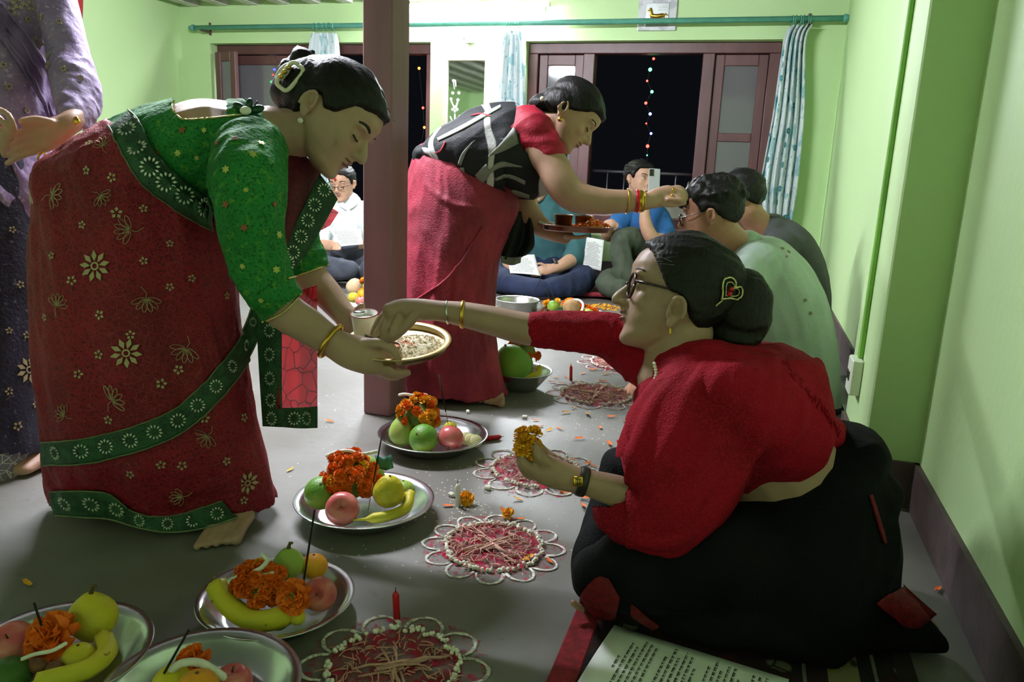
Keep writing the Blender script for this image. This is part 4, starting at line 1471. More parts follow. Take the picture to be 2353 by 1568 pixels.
for x, y in ((1546, 438), (1543, 452)):
    h = cast(bvh(body), x, y)
    if h:
        ring_at(h[0] + FW * .008, D(1, 0), .0115, .002, 'finger_ring', GOLD, w, 1.5)

# ================================================================== woman in purple at the side
SKP = skin_mat('skin_fair_tan', 182, 142, 122)
PUR = pattern_mat('lilac_embroidered', rgb(148, 126, 168), [('noise', 14, .45, .62, rgb(130, 108, 150), None), ('noise', 90, .56, .66, rgb(172, 152, 186), None)], .65, .7, 60)
PUD = pattern_mat('purple_chiffon', rgb(120, 98, 140), [('noise', 12, .45, .62, rgb(88, 70, 108), None)], .6, .3, 120)
NAV = pattern_mat('navy_embroidered_skirt', rgb(44, 42, 62), [('noise', 9, .45, .62, rgb(34, 32, 50), None), ('noise', 80, .62, .68, rgb(92, 88, 104), None)], .7, .5, 120)
w = empty('person', G(10, 1110), 'woman in a lilac embroidered tunic and dark skirt standing with hands clasped', 'person')
T = 1.98
b = Body()
b.limb([(-10, 430, T, 105, .12), (-5, 250, T, 92, .11), (-8, 60, T, 104, .12), (-8, -90, T, 96, .11), (-5, -150, T, 45, .06)])
b.limb([(100, -80, T, 42), (145, 80, T - .04, 36), (178, 205, T - .1, 36), (176, 262, T - .16, 29), (158, 284, T - .2, 26), (126, 302, T - .22, 35, .020), (98, 316, T - .23, 37, .018), (84, 322, T - .23, 30, .014)], sub=5)
for k in range(4):
    b.fing([(90 - 2 * k, 292 + 19 * k, T - .24), (54 - 2 * k, 300 + 20 * k, T - .255), (22 - 2 * k, 316 + 20 * k, T - .25)], .0068, .95)
b.fing([(118, 284, T - .235), (84, 276, T - .25), (52, 280, T - .265)], .012)
b.limb([(-115, -80, T, 42), (-150, 80, T - .04, 36), (-170, 205, T - .1, 36), (-120, 280, T - .18, 28), (-60, 292, T - .22, 24), (-30, 288, T - .24, 30, .018), (-8, 286, T - .25, 26, .018)], sub=5)
for k in range(4):
    b.fing([(-10 - 6 * k, 248 + 19 * k, T - .275), (20 - 8 * k, 264 + 20 * k, T - .295), (34 - 8 * k, 298 + 20 * k, T - .288)], .0068, .95)
for x in (-45, 40):
    b.limb([(x - 10, 420, T, 60), (x - 5, 750, T, 42), (x, 1030, T, 26)])
    fp = G(x, 1088) + Vector((0, .09, 0))
    b.tube([fp + Vector((0, .1, .05)), fp + Vector((.01, 0, .035)), fp + Vector((.02, -.1, .018))], [.032, .038, .036], 14, True, (0, 0, 1), [.04, .032, .016])
hd = Head(-10, -215, T, D(.5, .3, -.8), D(0, -1, 0), 200)
hd.add(b, P(-5, -130, T), .05)
me = remesh(b, .004, 2)
hd.sculpt(me)
body = link('body', me, SKP, w)
hd.face(w, lipc=LIP)
hd.hair('hair', HAIR, w, [(-.5, .10), (-.25, .2), (-.05, .42), (.1, .5), (.25, .7), (.36, .82), (.45, .84)], .05, None, None, .004)
s = Body()
s.limb([(-10, 470, T, 128, .15), (-8, 360, T, 118, .14), (-6, 250, T, 112, .135), (-8, 60, T, 124, .14), (-8, -70, T, 112, .13)], 26)
s.limb([(95, -95, T, 52), (138, 40, T - .03, 48), (158, 130, T - .06, 46), (175, 205, T - .10, 50), (178, 250, T - .14, 44), (168, 278, T - .17, 38)], 22)
s.limb([(-105, -95, T, 52), (-148, 80, T - .03, 48), (-172, 205, T - .10, 50), (-130, 272, T - .16, 40)], 20)
me = remesh(s, .006, 3)
cut(me, [(118, 262), (150, 262), (168, 260), (192, 300), (216, 320), (120, 330)], lambda c: depth(c) < 1.86)
wrinkle(me, .006, 16, D(.4, 1), 3, True, 3.0)
wrinkle(me, .004, 30, D(1, .2), 3, True, 13.0, lambda c: 1.0 if pix(c)[0] > 118 and 130 < pix(c)[1] < 300 else 0)
tun = link('tunic', me, PUR, w)
tt = bvh(tun)
band(tt, [(-60, -80), (0, 10), (60, 88), (106, 180), (126, 272)], [(-90, 10), (0, 96), (48, 168), (84, 236), (104, 276)], 40, 12, .012, 'scarf', PUD, w, 1.85, .004)
for e in ([(-20, 40), (20, 72), (70, 150), (108, 268)], [(-20, 70), (20, 105), (60, 170), (98, 268)], [(0, 14), (60, 92), (105, 184), (124, 270)]):
    curve_on(bvh(w.children[-1]) if False else tt, e, 30, .016, .004, 'scarf_fold', PUD, w)
fl = motif_mesh('embroidered_flower', 6, .2, 1.0, .34, .004).mesh('tunic_flower')
for i, (x, y, sz) in enumerate([(40, 8, 17), (70, 14, 14), (84, 98, 16), (24, 28, 13), (112, 150, 10), (62, 45, 9), (95, 40, 8), (137, 52, 8), (148, 160, 8), (112, 128, 8), (60, 255, 8), (20, 200, 9), (8, 150, 9), (185, 180, 7), (30, 110, 7)]):
    put_motif(tt, fl, mat('tan_thread', rgb(160, 140, 132), .6, .2, 60, .1), tun, 'embroidered_flower', x, y, sz * 1.9 / FPX, i)
s = Body()
s.limb([(-8, 395, T, 118, .14), (-5, 520, T, 112, .15), (0, 700, T, 106, .155), (4, 900, T, 104, .16), (6, 1030, T, 104, .16)], 30)
me = remesh(s, .008, 2)
cut(me, [(-300, 1042), (200, 1042), (200, 1300), (-300, 1300)])
wrinkle(me, .008, 11, D(0, 1), 7, True, 21.0)
sk = link('skirt', me, NAV, w)
tk = bvh(sk)
for i, (x, y, sz) in enumerate([(66, 850, 34), (28, 528, 9), (46, 654, 10), (60, 770, 10), (20, 760, 9), (88, 600, 8), (40, 980, 12), (80, 930, 9), (20, 900, 10)]):
    put_motif(tk, big if sz > 20 else sm, mat('dull_gold_thread', rgb(140, 132, 104), .6, .2, 60, .1, metal=.2), sk, 'embroidered_flower', x, y, sz * 1.85 / FPX, i)
s = Body()
s.limb([(6, 1015, T, 92, .145), (10, 1075, T + .02, 94, .145)], 30)
lace = link('lace_hem', remesh(s, .01, 1), pattern_mat('grey_lace', rgb(120, 120, 130), [('edge', 60, .06, .02, rgb(210, 212, 210), None)], .7, .3, 100), w)
wt = ring_at(P(172, 272, T - .18), D(-.75, .55, .2), .0285, .0025, 'watch_strap', SILVER, w, 3)
MB().box((-.014, -.011, -.004), (.014, .011, .004), .002)
wc = MB().box((-.009, -.008, -.003), (.009, .008, .003), .002)
Mx = Matrix((D(.45, .9), D(.9, -.45), -FW)).transposed()
for v in wc.v:
    v.xyz = Mx @ v + P(181, 281, T - .2) - FW * .012
wc.build('watch_case', mat('gold', rgb(214, 170, 70)), w)
ring_at(P(96, 360, T - .245), D(.8, .5), .010, .0025, 'finger_ring', GOLD, w)
# ================================================================== seated people
SKM = skin_mat('skin_rosy_tan', 200, 156, 130)
def finish(w, b, hd, skin, voxel=.008, iris=True, face=True, lipc=LIP):
    me = remesh(b, voxel, 2)
    if hd:
        hd.sculpt(me)
    o = link('body', me, skin, w)
    if hd and face:
        hd.face(w, iris=iris, lipc=lipc, brow=.014)
    return o
def garment(w, name, limbs, material, voxel=.008, wr=.008, sc=9, along=(0, 0, 1), cuts=(), seed=1.0, floor=False, sm_=3):
    s = Body()
    for l_ in limbs:
        s.limb(l_, 20)
    if floor:
        for v in s.v:
            v.z = max(v.z, .022)
    me = remesh(s, voxel, sm_)
    for c in cuts:
        cut(me, c) if not isinstance(c, tuple) or not callable(c[-1]) else cut(me, c[0], c[1])
    wrinkle(me, wr, sc, along, 4, True, seed)
    return link(name, me, material, w)
MANHAIR = [(-.5, .20), (-.3, .26), (-.15, .40), (-.02, .46), (.08, .46), (.14, .62), (.24, .72), (.33, .80), (.45, .82)]
DENIM = pattern_mat('navy_denim', rgb(38, 48, 78), [('noise', 10, .4, .62, rgb(30, 38, 62), None)], .8, .4, 200)
# ---- man in a pale tee
w = empty('person', G(1760, 960), 'man in a pale grey green tee and glasses sitting by the wall with head bowed', 'person')
b = Body()
b.limb([(1830, 930, 2.75, 78, .13), (1815, 800, 2.74, 85, .14), (1775, 680, 2.72, 90, .15), (1735, 610, 2.70, 66, .15), (1702, 570, 2.69, 44, .06)])
b.limb([(1690, 640, 2.54, 44), (1640, 740, 2.50, 36), (1570, 810, 2.48, 30), (1510, 846, 2.47, 22), (1482, 862, 2.47, 24, .022), (1464, 872, 2.47, 20, .022)], sub=5)
for k, (x, y) in enumerate(((1438, 896), (1444, 906), (1456, 908), (1468, 904))):
    b.fing([(1466 + 4 * k, 868 + 3 * k, 2.49 - .018 * k), (1452 + 4 * k, 882 + 3 * k, 2.49 - .018 * k), (x, y, 2.49 - .018 * k)], .010)
b.fing([(1480, 876, 2.44), (1472, 894, 2.43), (1474, 906, 2.43)], .011)
b.limb([(1690, 640, 2.86, 44), (1640, 780, 2.80, 34), (1560, 900, 2.70, 26), (1500, 950, 2.66, 20), (1468, 955, 2.64, 20, .02)])
for k in range(4):
    b.fing([(1468, 952 + 3 * k, 2.66 - .015 * k), (1456, 958 + 3 * k, 2.655 - .015 * k), (1448, 966 + 2 * k, 2.65 - .015 * k)], .0095)
b.limb([(1820, 930, 2.70, 60), (1600, 960, 2.55, 48), (1700, 985, 2.45, 36)])
hd = Head(1640, 562, 2.64, D(-.90, .10, .42), D(-.10, -1, .02), 150, earx=-.06, earz=.38)
hd.add(b, P(1712, 590, 2.70), .062)
body = finish(w, b, hd, skin_mat('skin_brown_man', 168, 122, 98), .0055)
def hx(mb):
    rs = random.Random(11)
    m1 = 2.66 / FPX
    for i in range(170):
        a, e = rs.uniform(0, 2 * math.pi), rs.uniform(.1, 1.2)
        d = Vector((math.cos(a) * math.cos(e), math.sin(a) * math.cos(e), math.sin(e)))
        mb.ell(hd.W(-.06 + d.x * .47, d.y * .39, .62 + d.z * .42), rs.uniform(.010, .017), None, 8, 6)
    mb.ell(hd.W(-.30, 0, .52), (.05, .06, .06))
hd.hair('hair', HAIR, w, MANHAIR, .06, hx, .0045, .004)
gl = empty('eyeglasses', (0, 0, 0)); gl.parent = w
STEEL = mat('thin_wire_frame', rgb(150, 140, 130), .3, 0, bump=0, metal=.9)
for sg in (1, -1):
    MB().tube([hd.W(.425, sg * (.13 + .105 * math.cos(2 * math.pi * k / 20)), .43 + .09 * math.sin(2 * math.pi * k / 20)) for k in range(21)], .0026, 6).build('lens_rim', FRAME, gl).location = -world_loc(w)
    MB().tube([hd.W(.42, sg * .235, .45), hd.W(.2, sg * .31, .46), hd.W(-.02, sg * .335, .46)], .0016, 6).build('temple_arm', STEEL, gl).location = -world_loc(w)
MB().tube([hd.W(.425, .03, .45), hd.W(.44, 0, .455), hd.W(.425, -.03, .45)], .0016, 6).build('bridge', STEEL, gl).location = -world_loc(w)
tk = MB()
rs = random.Random(2)
for i in range(14):
    tk.ell(hd.W(.43 + rs.uniform(-.01, .02), rs.uniform(-.05, .05), .70 + rs.uniform(-.05, .06)), rs.uniform(.003, .006), None, 8, 6)
tk.build('forehead_tika', mat('vermilion_paste', rgb(180, 14, 34), .7, .3, 100, .3), w)
TEE = pattern_mat('pale_sage_cotton', rgb(176, 190, 182), [('noise', 6, .42, .62, rgb(164, 180, 170), None)], .8, .4, 180)
tee = garment(w, 'tshirt', [[(1832, 945, 2.75, 92, .16), (1818, 800, 2.74, 96, .165), (1778, 685, 2.72, 102, .175), (1738, 612, 2.70, 80, .17), (1712, 585, 2.70, 56, .09)], [(1735, 620, 2.60, 66), (1690, 660, 2.54, 58), (1655, 715, 2.51, 50)], [(1735, 620, 2.80, 66), (1690, 660, 2.86, 58), (1660, 730, 2.84, 50)]], TEE, .0065, .008, 9, D(.3, 1), seed=4.0)
h = cast(bvh(tee), 1806, 580)
for k in range(5):
    put_motif(bvh(tee), fl, mat('charcoal_print', rgb(62, 76, 60), .8, 0, bump=0), tee, 'printed_mark', (1798, 1812, 1806, 1850, 1862)[k], (572, 580, 590, 690, 720)[k], .006, k)
garment(w, 'trousers', [[(1840, 960, 2.74, 92, .15), (1720, 965, 2.62, 72, .1), (1600, 965, 2.52, 58, .07)], [(1600, 965, 2.52, 55, .07), (1680, 1000, 2.42, 46, .06), (1760, 1000, 2.42, 40, .05)], [(1840, 950, 2.80, 80, .12), (1640, 930, 2.86, 62), (1560, 920, 2.82, 50)]], mat('black_trousers', rgb(16, 16, 20), .85, .2, 20, .4), .009, .008, 9, floor=True)

# ---- man in dark grey behind him
w = empty('person', G(1850, 800), 'man in a dark grey shirt sitting behind the man in glasses by the wall', 'person')
b = Body()
b.limb([(1840, 790, 3.28, 52, .13), (1830, 650, 3.27, 54, .13), (1795, 570, 3.26, 50, .14), (1762, 530, 3.25, 34, .06)])
b.limb([(1780, 570, 3.12, 32), (1700, 680, 3.05, 26), (1620, 760, 3.0, 18), (1590, 775, 3.0, 18, .02)])
for k in range(4):
    b.fing([(1592, 770 + 5 * k, 3.0), (1575, 776 + 5 * k, 3.0), (1562, 784 + 5 * k, 3.0)], .009)
hd = Head(1708, 512, 3.22, D(-.86, .15, .48), D(-.12, -1, .02), 118)
hd.add(b, P(1768, 545, 3.25), .06)
finish(w, b, hd, skin_mat('skin_brown_man', 168, 122, 98), .008)
hd.hair('hair', HAIR, w, MANHAIR, .06, None, None, .006)
garment(w, 'shirt', [[(1842, 800, 3.28, 62, .15), (1835, 650, 3.27, 62, .15), (1800, 568, 3.26, 58, .16), (1772, 535, 3.25, 44, .09)], [(1790, 570, 3.14, 44), (1740, 640, 3.08, 38), (1690, 700, 3.04, 32)]], mat('charcoal_cotton', rgb(66, 68, 68), .85, .15, 10, .4, 160), .009, .008, 8, D(.4, 1), seed=14.0)
garment(w, 'trousers', [[(1850, 790, 3.26, 70, .13), (1700, 830, 3.10, 52), (1600, 830, 3.0, 44)], [(1600, 830, 3.0, 42), (1700, 850, 2.92, 34), (1800, 850, 2.92, 30)]], DENIM, .01, .008, 9, floor=True)

# ---- boy with a phone
w = empty('person', G(1470, 665), 'boy in a blue tee and olive trousers sitting with one knee up holding a phone', 'person')
b = Body()
b.limb([(1480, 600, 5.32, 48, .11), (1474, 550, 5.30, 48, .11), (1470, 500, 5.27, 46, .11), (1466, 470, 5.25, 26, .05)])
b.limb([(1515, 505, 5.20, 20), (1525, 548, 5.08, 18), (1500, 548, 5.0, 17), (1484, 515, 4.97, 15), (1482, 476, 4.96, 11), (1486, 452, 4.96, 13, .02), (1490, 440, 4.96, 11, .02)], sub=5)
for k, (x, y) in enumerate(((1486, 424), (1495, 418), (1503, 420), (1508, 428))):
    b.fing([(1484 + 4.5 * k, 442 + k, 4.96), (1485 + 5.5 * k, 432, 4.95), (x, y, 4.94)], .0085)
b.fing([(1482, 450, 4.94), (1477, 440, 4.92), (1480, 432, 4.91)], .009)
b.limb([(1425, 505, 5.22, 20), (1400, 540, 5.10, 17), (1395, 520, 4.98, 13), (1405, 515, 4.95, 12)])
for k in range(4):
    b.fing([(1403, 512 + 3 * k, 4.95), (1412, 512 + 3 * k, 4.94), (1420, 514 + 3 * k, 4.94)], .008)
hd = Head(1462, 449, 5.22, D(.58, .20, -.80), D(.08, -1, 0), 77, earx=-.06)
hd.add(b, P(1466, 482, 5.25), .048)
finish(w, b, hd, SKM, .006)
hd.hair('hair', HAIR, w, [(-.5, .2), (-.3, .25), (-.15, .40), (-.02, .45), (.08, .45), (.14, .62), (.22, .74), (.33, .79), (.45, .80)], .075, None, None, .007)
MB().ell(hd.W(.41, -.02, .70), .007).build('forehead_tika', MATS['vermilion_paste'], w)
garment(w, 'tshirt', [[(1482, 610, 5.32, 58, .13), (1476, 550, 5.30, 58, .13), (1471, 505, 5.27, 57, .13), (1467, 484, 5.26, 38, .10)], [(1512, 500, 5.22, 27), (1524, 530, 5.14, 27), (1522, 546, 5.09, 25)], [(1432, 500, 5.22, 26), (1412, 528, 5.16, 24)]], pattern_mat('blue_cotton', rgb(48, 104, 166), [('noise', 8, .42, .6, rgb(40, 90, 150), None)], .8, .4, 150), .008, .006, 12, D(.5, 1), seed=3.0)
garment(w, 'trousers', [[(1500, 612, 5.28, 48, .12), (1465, 560, 5.10, 33), (1432, 548, 5.0, 26), (1428, 590, 4.96, 25), (1445, 640, 4.95, 24), (1458, 668, 4.95, 22)], [(1500, 630, 5.25, 42, .1), (1440, 645, 5.0, 33), (1395, 648, 4.90, 28), (1410, 662, 4.84, 24), (1450, 668, 4.84, 22)]], pattern_mat('olive_canvas', rgb(78, 86, 72), [('noise', 12, .42, .6, rgb(66, 74, 62), None)], .85, .4, 150), .008, .007, 12, floor=True)

# ---- man in a teal sweater
w = empty('person', G(1250, 665), 'man in a teal sweater and navy jeans sitting cross legged reading a sheet', 'person')
b = Body()
b.limb([(1250, 620, 5.34, 56, .12), (1254, 540, 5.30, 58, .13), (1256, 485, 5.27, 52, .12), (1252, 458, 5.25, 26, .05)])
b.limb([(1312, 500, 5.22, 26), (1330, 560, 5.15, 22), (1318, 592, 5.05, 18), (1288, 612, 4.95, 14), (1270, 618, 4.92, 12), (1255, 620, 4.91, 14, .02), (1244, 622, 4.91, 12, .018)], sub=5)
for k in range(4):
    b.fing([(1244, 614 + 6 * k, 4.92 - .01 * k), (1230, 617 + 6 * k, 4.91 - .01 * k), (1220, 618 + 5 * k, 4.91 - .01 * k)], .009)
b.fing([(1254, 612, 4.90), (1244, 606, 4.89), (1234, 607, 4.89)], .010)
b.limb([(1195, 500, 5.24, 26), (1172, 560, 5.15, 22), (1168, 600, 5.02, 16), (1176, 612, 4.95, 13)])
for k in range(4):
    b.fing([(1178, 612 + 4 * k, 4.94), (1188, 614 + 4 * k, 4.93), (1196, 616 + 4 * k, 4.93)], .009)
ft = G(1300, 668)
b.tube([ft + Vector((-.12, .02, .045)), ft + Vector((-.04, 0, .045)), ft + Vector((.02, -.02, .035))], [.032, .036, .034], 12, True, (0, 0, 1), [.035, .03, .022])
for k in range(5):
    b.tube([ft + Vector((.02, -.02 + .013 * (k - 2), .035)), ft + Vector((.055, -.03 + .014 * (k - 2), .03))], .0095, 8, True)
hd = Head(1243, 462, 5.22, D(-.55, .36, -.75), D(-.05, -1, -.1), 76)
hd.add(b, P(1252, 478, 5.26), .055)
finish(w, b, hd, SKM, .007, iris=False)
hd.hair('hair', HAIR, w, MANHAIR, .06, None, None, .006)
garment(w, 'sweater', [[(1250, 632, 5.34, 66, .14), (1254, 540, 5.30, 68, .15), (1257, 490, 5.27, 64, .15), (1253, 466, 5.26, 36, .09)], [(1305, 492, 5.24, 36), (1326, 540, 5.18, 32), (1326, 580, 5.10, 27), (1314, 594, 5.05, 23)], [(1205, 492, 5.24, 36), (1176, 550, 5.16, 30), (1168, 596, 5.05, 24)]], pattern_mat('teal_knit', rgb(56, 98, 102), [('noise', 9, .42, .6, rgb(46, 84, 88), None)], .85, .5, 180), .009, .008, 10, D(.2, 1), seed=31.0)
garment(w, 'jeans', [[(1250, 640, 5.28, 60, .13), (1310, 642, 5.10, 38), (1342, 640, 5.0, 32), (1312, 655, 4.88, 28), (1262, 662, 4.84, 24)], [(1240, 640, 5.28, 60, .13), (1180, 640, 5.10, 38), (1152, 642, 5.0, 32), (1190, 660, 4.86, 27), (1240, 665, 4.82, 24)]], DENIM, .009, .007, 12, floor=True)
ring_at(P(1277, 606, 4.94), D(-.85, .45), .034, .004, 'wristwatch', STRAP, w, 3)

# ---- man in a white shirt beyond the post
w = empty('person', G(790, 632), 'man in a white shirt and glasses sitting cross legged beyond the post reading', 'person')
b = Body()
b.limb([(795, 590, 5.36, 50, .11), (796, 530, 5.33, 52, .12), (798, 485, 5.30, 46, .11), (798, 462, 5.28, 25, .05)])
b.limb([(752, 495, 5.26, 24), (728, 545, 5.15, 20), (740, 562, 5.02, 14), (755, 564, 4.97, 13, .02), (766, 565, 4.96, 12, .02)], sub=5)
for k in range(4):
    b.fing([(765, 558 + 5 * k, 4.96 - .01 * k), (774, 559 + 5 * k, 4.95 - .01 * k), (782, 561 + 4 * k, 4.95 - .01 * k)], .009)
b.limb([(846, 495, 5.26, 24), (862, 545, 5.15, 20), (850, 560, 5.02, 14), (838, 562, 4.97, 13, .02)])
for k in range(4):
    b.fing([(838, 554 + 5 * k, 4.96), (831, 555 + 5 * k, 4.95), (825, 556 + 5 * k, 4.95)], .009)
ft = G(812, 622)
b.tube([ft + Vector((-.09, .0, .05)), ft + Vector((0, 0, .05)), ft + Vector((.1, -.02, .04))], [.035, .038, .036], 12, True, (0, 0, 1), [.038, .032, .025])
hd = Head(793, 458, 5.24, D(-.22, .42, -.88), D(-.04, -1, -.25), 76, earx=-.06)
hd.add(b, P(797, 476, 5.28), .052)
finish(w, b, hd, SKM, .006, iris=False)
hd.hair('hair', HAIR, w, MANHAIR, .055, None, None, .005)
MB().ell(hd.W(.42, 0, .70), .009).build('forehead_tika', MATS['vermilion_paste'], w)
gl = empty('eyeglasses', (0, 0, 0)); gl.parent = w
for sg in (1, -1):
    MB().tube([hd.W(.43, sg * (.135 + .095 * math.cos(2 * math.pi * k / 20)), .45 + .062 * math.sin(2 * math.pi * k / 20)) for k in range(21)], .002, 6).build('lens_rim', FRAME, gl).location = -world_loc(w)
    MB().tube([hd.W(.42, sg * .235, .47), hd.W(.2, sg * .33, .47), hd.W(-.02, sg * .345, .46)], .0018, 6).build('temple_arm', FRAME, gl).location = -world_loc(w)
MB().tube([hd.W(.43, .04, .47), hd.W(.445, 0, .475), hd.W(.43, -.04, .47)], .0018, 6).build('bridge', FRAME, gl).location = -world_loc(w)
WSH = mat('white_cotton_shirt', rgb(232, 236, 238), .8, .05, 8, .3, 150)
sh = garment(w, 'shirt', [[(795, 600, 5.36, 60, .13), (796, 530, 5.33, 62, .135), (798, 492, 5.30, 58, .135), (798, 470, 5.29, 34, .09)], [(756, 492, 5.27, 32), (732, 540, 5.16, 27), (738, 560, 5.04, 20)], [(842, 492, 5.27, 32), (862, 540, 5.16, 27), (852, 560, 5.04, 20)]], WSH, .009, .006, 11, D(.2, 1), seed=41.0)
for sg in (-1, 1):
    sheet([[(798 + sg * 6, 470, 5.16), (798 + sg * 16, 458, 5.20), (798 + sg * 24, 452, 5.26)], [(798 + sg * 4, 482, 5.15), (798 + sg * 18, 474, 5.18), (798 + sg * 28, 462, 5.25)]], 'collar', WSH, sh, 0, 1, .004)
garment(w, 'trousers', [[(795, 608, 5.30, 58, .13), (735, 604, 5.12, 36), (712, 604, 5.0, 31), (750, 616, 4.88, 28), (800, 620, 4.84, 24)], [(800, 608, 5.30, 58, .13), (850, 604, 5.12, 36), (872, 606, 5.0, 31), (850, 622, 4.9, 26)]], pattern_mat('slate_trousers', rgb(74, 78, 88), [('noise', 12, .42, .6, rgb(60, 64, 74), None)], .85, .4, 150), .009, .007, 12, floor=True)
# ================================================================== fixtures
post_m = mat('maroon_post_paint', rgb(142, 100, 108), 0.45, 0.22, 7, 0.25, 50, stretch=(1, 1, .2))
post = MB().box((-1.143, 2.15, 0), (-1.047, 2.27, ZC - .056), .004).build('wooden_post', post_m, smooth=False)
tag(post, 'square maroon painted wooden post standing between the women', 'post')

# ------------------------------------------------------------------ curtain rod and curtains
TEAL = mat('teal_painted_rod', rgb(92, 160, 142), .4, .1, 20, .1)
YR = YB - .10
rod = empty('curtain_rod', (-2.1, YR, 1.83), 'long teal curtain rod running across the whole back wall', 'curtain rod')
pa, pb = onY(447, 64, YR), onY(1938, 42, YR)
MB().tube([pa, pb], .019, 12).build('pole', TEAL, rod)
for p_, sg in ((pa, -1), (pb, 1)):
    MB().lathe(p_, [(.0, 0), (.024, 0), (.028, .012), (.022, .03), (.012, .04), (.016, .05), (.0, .066)], 14, (sg, 0, 0)).build('finial', TEAL, rod)
for px in (465, 1862):
    q = onY(px, 62 if px < 1000 else 43, YR)
    MB().box((q.x - .008, YR - .02, q.z - .035), (q.x + .008, YB + .001, q.z - .018)).box((q.x - .01, YB - .006, q.z - .05), (q.x + .01, YB + .001, q.z + .05)).build('rod_bracket', mat('rusty_bracket', rgb(92, 70, 62), .6, .3, 40, .2), rod, smooth=False)
FAB = pattern_mat('white_teal_floral', rgb(214, 224, 226), [('noise', 18, .54, .60, rgb(150, 190, 196), (1, 1, .5)), ('noise', 40, .64, .68, rgb(60, 140, 146), None)], .8, .2, 120)
def curtain(label, edges, folds, Y, nring, amp=.03):
    """edges: (y_px, xl, xr) from the top down"""
    top = onY((edges[0][1] + edges[0][2]) / 2, edges[0][0], Y)
    c = empty('curtain', top, label, 'curtain', 'floral curtains at the windows')
    rows = []
    for y, xl, xr in spline([tuple(map(float, e)) for e in edges], 5):
        a, b_ = onY(xl, y, Y), onY(xr, y, Y)
        row = []
        for i in range(folds * 10 + 1):
            f = i / (folds * 10)
            v = a.lerp(b_, f)
            row.append(v + Vector((0, amp * math.sin(2 * math.pi * folds * f) + .35 * amp * math.sin(2 * math.pi * folds * 2.3 * f + y * .01), 0)))
        rows.append(row)
    o = MB().grid(rows).build('cloth', FAB, c)
    solidify(o, .003)
    a, b_ = onY(edges[0][1], edges[0][0], YR), onY(edges[0][2], edges[0][0], YR)
    for k in range(nring):
        q = a.lerp(b_, (k + .5) / nring)
        f = (q.x - pa.x) / (pb.x - pa.x)
        zr = pa.z + (pb.z - pa.z) * f
        ring_at((q.x, YR, zr - .006), (1, .25 * (-1) ** k, 0), .027, .0035, 'curtain_ring', TEAL, c)
    return o
cur = curtain('white curtain with teal flowers gathered at the right wall corner', [(58, 1816, 1868), (100, 1800, 1852), (264, 1776, 1848), (423, 1748, 1834), (520, 1748, 1820), (600, 1750, 1818)], 5, YR, 6)
PRINT = mat('teal_flower_print', rgb(44, 128, 138), .8, .2, 60, 0)
cfl = motif_mesh('printed_flower', 6, .15, 1.0, .42, .0015).mesh('printed_flower')
tcur = bvh(cur)
for i, (x, y) in enumerate([(1801, 122), (1799, 149), (1796, 180), (1787, 229), (1777, 287), (1772, 320), (1765, 367), (1759, 423), (1758, 454), (1842, 118), (1832, 164), (1840, 198), (1812, 228), (1823, 243), (1811, 301), (1805, 333), (1799, 379), (1792, 434), (1787, 465), (1815, 445), (1812, 474), (1826, 340), (1820, 400), (1818, 130), (1814, 175), (1805, 500)]):
    put_motif(tcur, cfl, PRINT, cur, 'printed_flower', x, y, .024, i * .7, .001)
curtain('bright white floral curtain gathered beside the wall mirror', [(72, 1160, 1198), (130, 1150, 1206), (240, 1142, 1208), (400, 1140, 1206), (560, 1140, 1200)], 4, YR, 4)
curtain('white floral curtain gathered behind the head with the ivory clip', [(76, 716, 772), (125, 706, 780), (300, 700, 785), (560, 705, 780)], 4, YR, 5)

# ------------------------------------------------------------------ plaque, mirror, bracket, conduit, cloth
pl = empty('wall_plaque', (-.78, YB, 1.89), 'small pale square plaque with a golden horse above the curtain rod', 'plaque')
MB().box((-.913, YB - .022, 1.775), (-.647, YB, 2.0), .004).build('backing', pattern_mat('marbled_plaque', rgb(206, 206, 210), [('noise', 14, .5, .6, rgb(176, 176, 182), None)], .35, .05), pl, smooth=False)
MB().box((-.86, YB - .027, 1.80), (-.70, YB - .021, 1.955), .002).build('inner_panel', mat('silver_panel', rgb(164, 170, 166), .35, .1, 10, 0, metal=.4), pl, smooth=False)
hs = MB()
def hp_(x, z):
    return Vector((-.78 + x, YB - .034, 1.87 + z))
hs.tube([hp_(-.035, 0), hp_(0, -.004), hp_(.04, .002)], [.014, .016, .014], 10, True)
hs.tube([hp_(-.038, .004), hp_(-.045, .03), hp_(-.046, .045)], [.013, .010, .008], 8, True)
hs.tube([hp_(-.046, .046), hp_(-.062, .036)], [.008, .005], 8, True)
hs.tube([hp_(.045, .004), hp_(.06, .012), hp_(.074, .002)], [.006, .005, .003], 8, True)
for x0, x1 in ((-.036, -.055), (-.028, -.03), (.036, .03), (.044, .056)):
    hs.tube([hp_(x0, -.008), hp_((x0 + x1) / 2, -.028), hp_(x1, -.046)], [.006, .005, .004], 6, True)
hs.build('horse_figure', GOLD, pl)
tx = MB()
rs = random.Random(9)
for j in range(2):
    for i in range(9):
        x = .006 + i * .0085
        tx.box((-.78 + x, YB - .0285, 1.925 - j * .018), (-.78 + x + .005, YB - .0265, 1.925 - j * .018 + rs.uniform(.004, .010)))
tx.build('script_lines', mat('white_print', rgb(200, 200, 198)), pl, smooth=False)

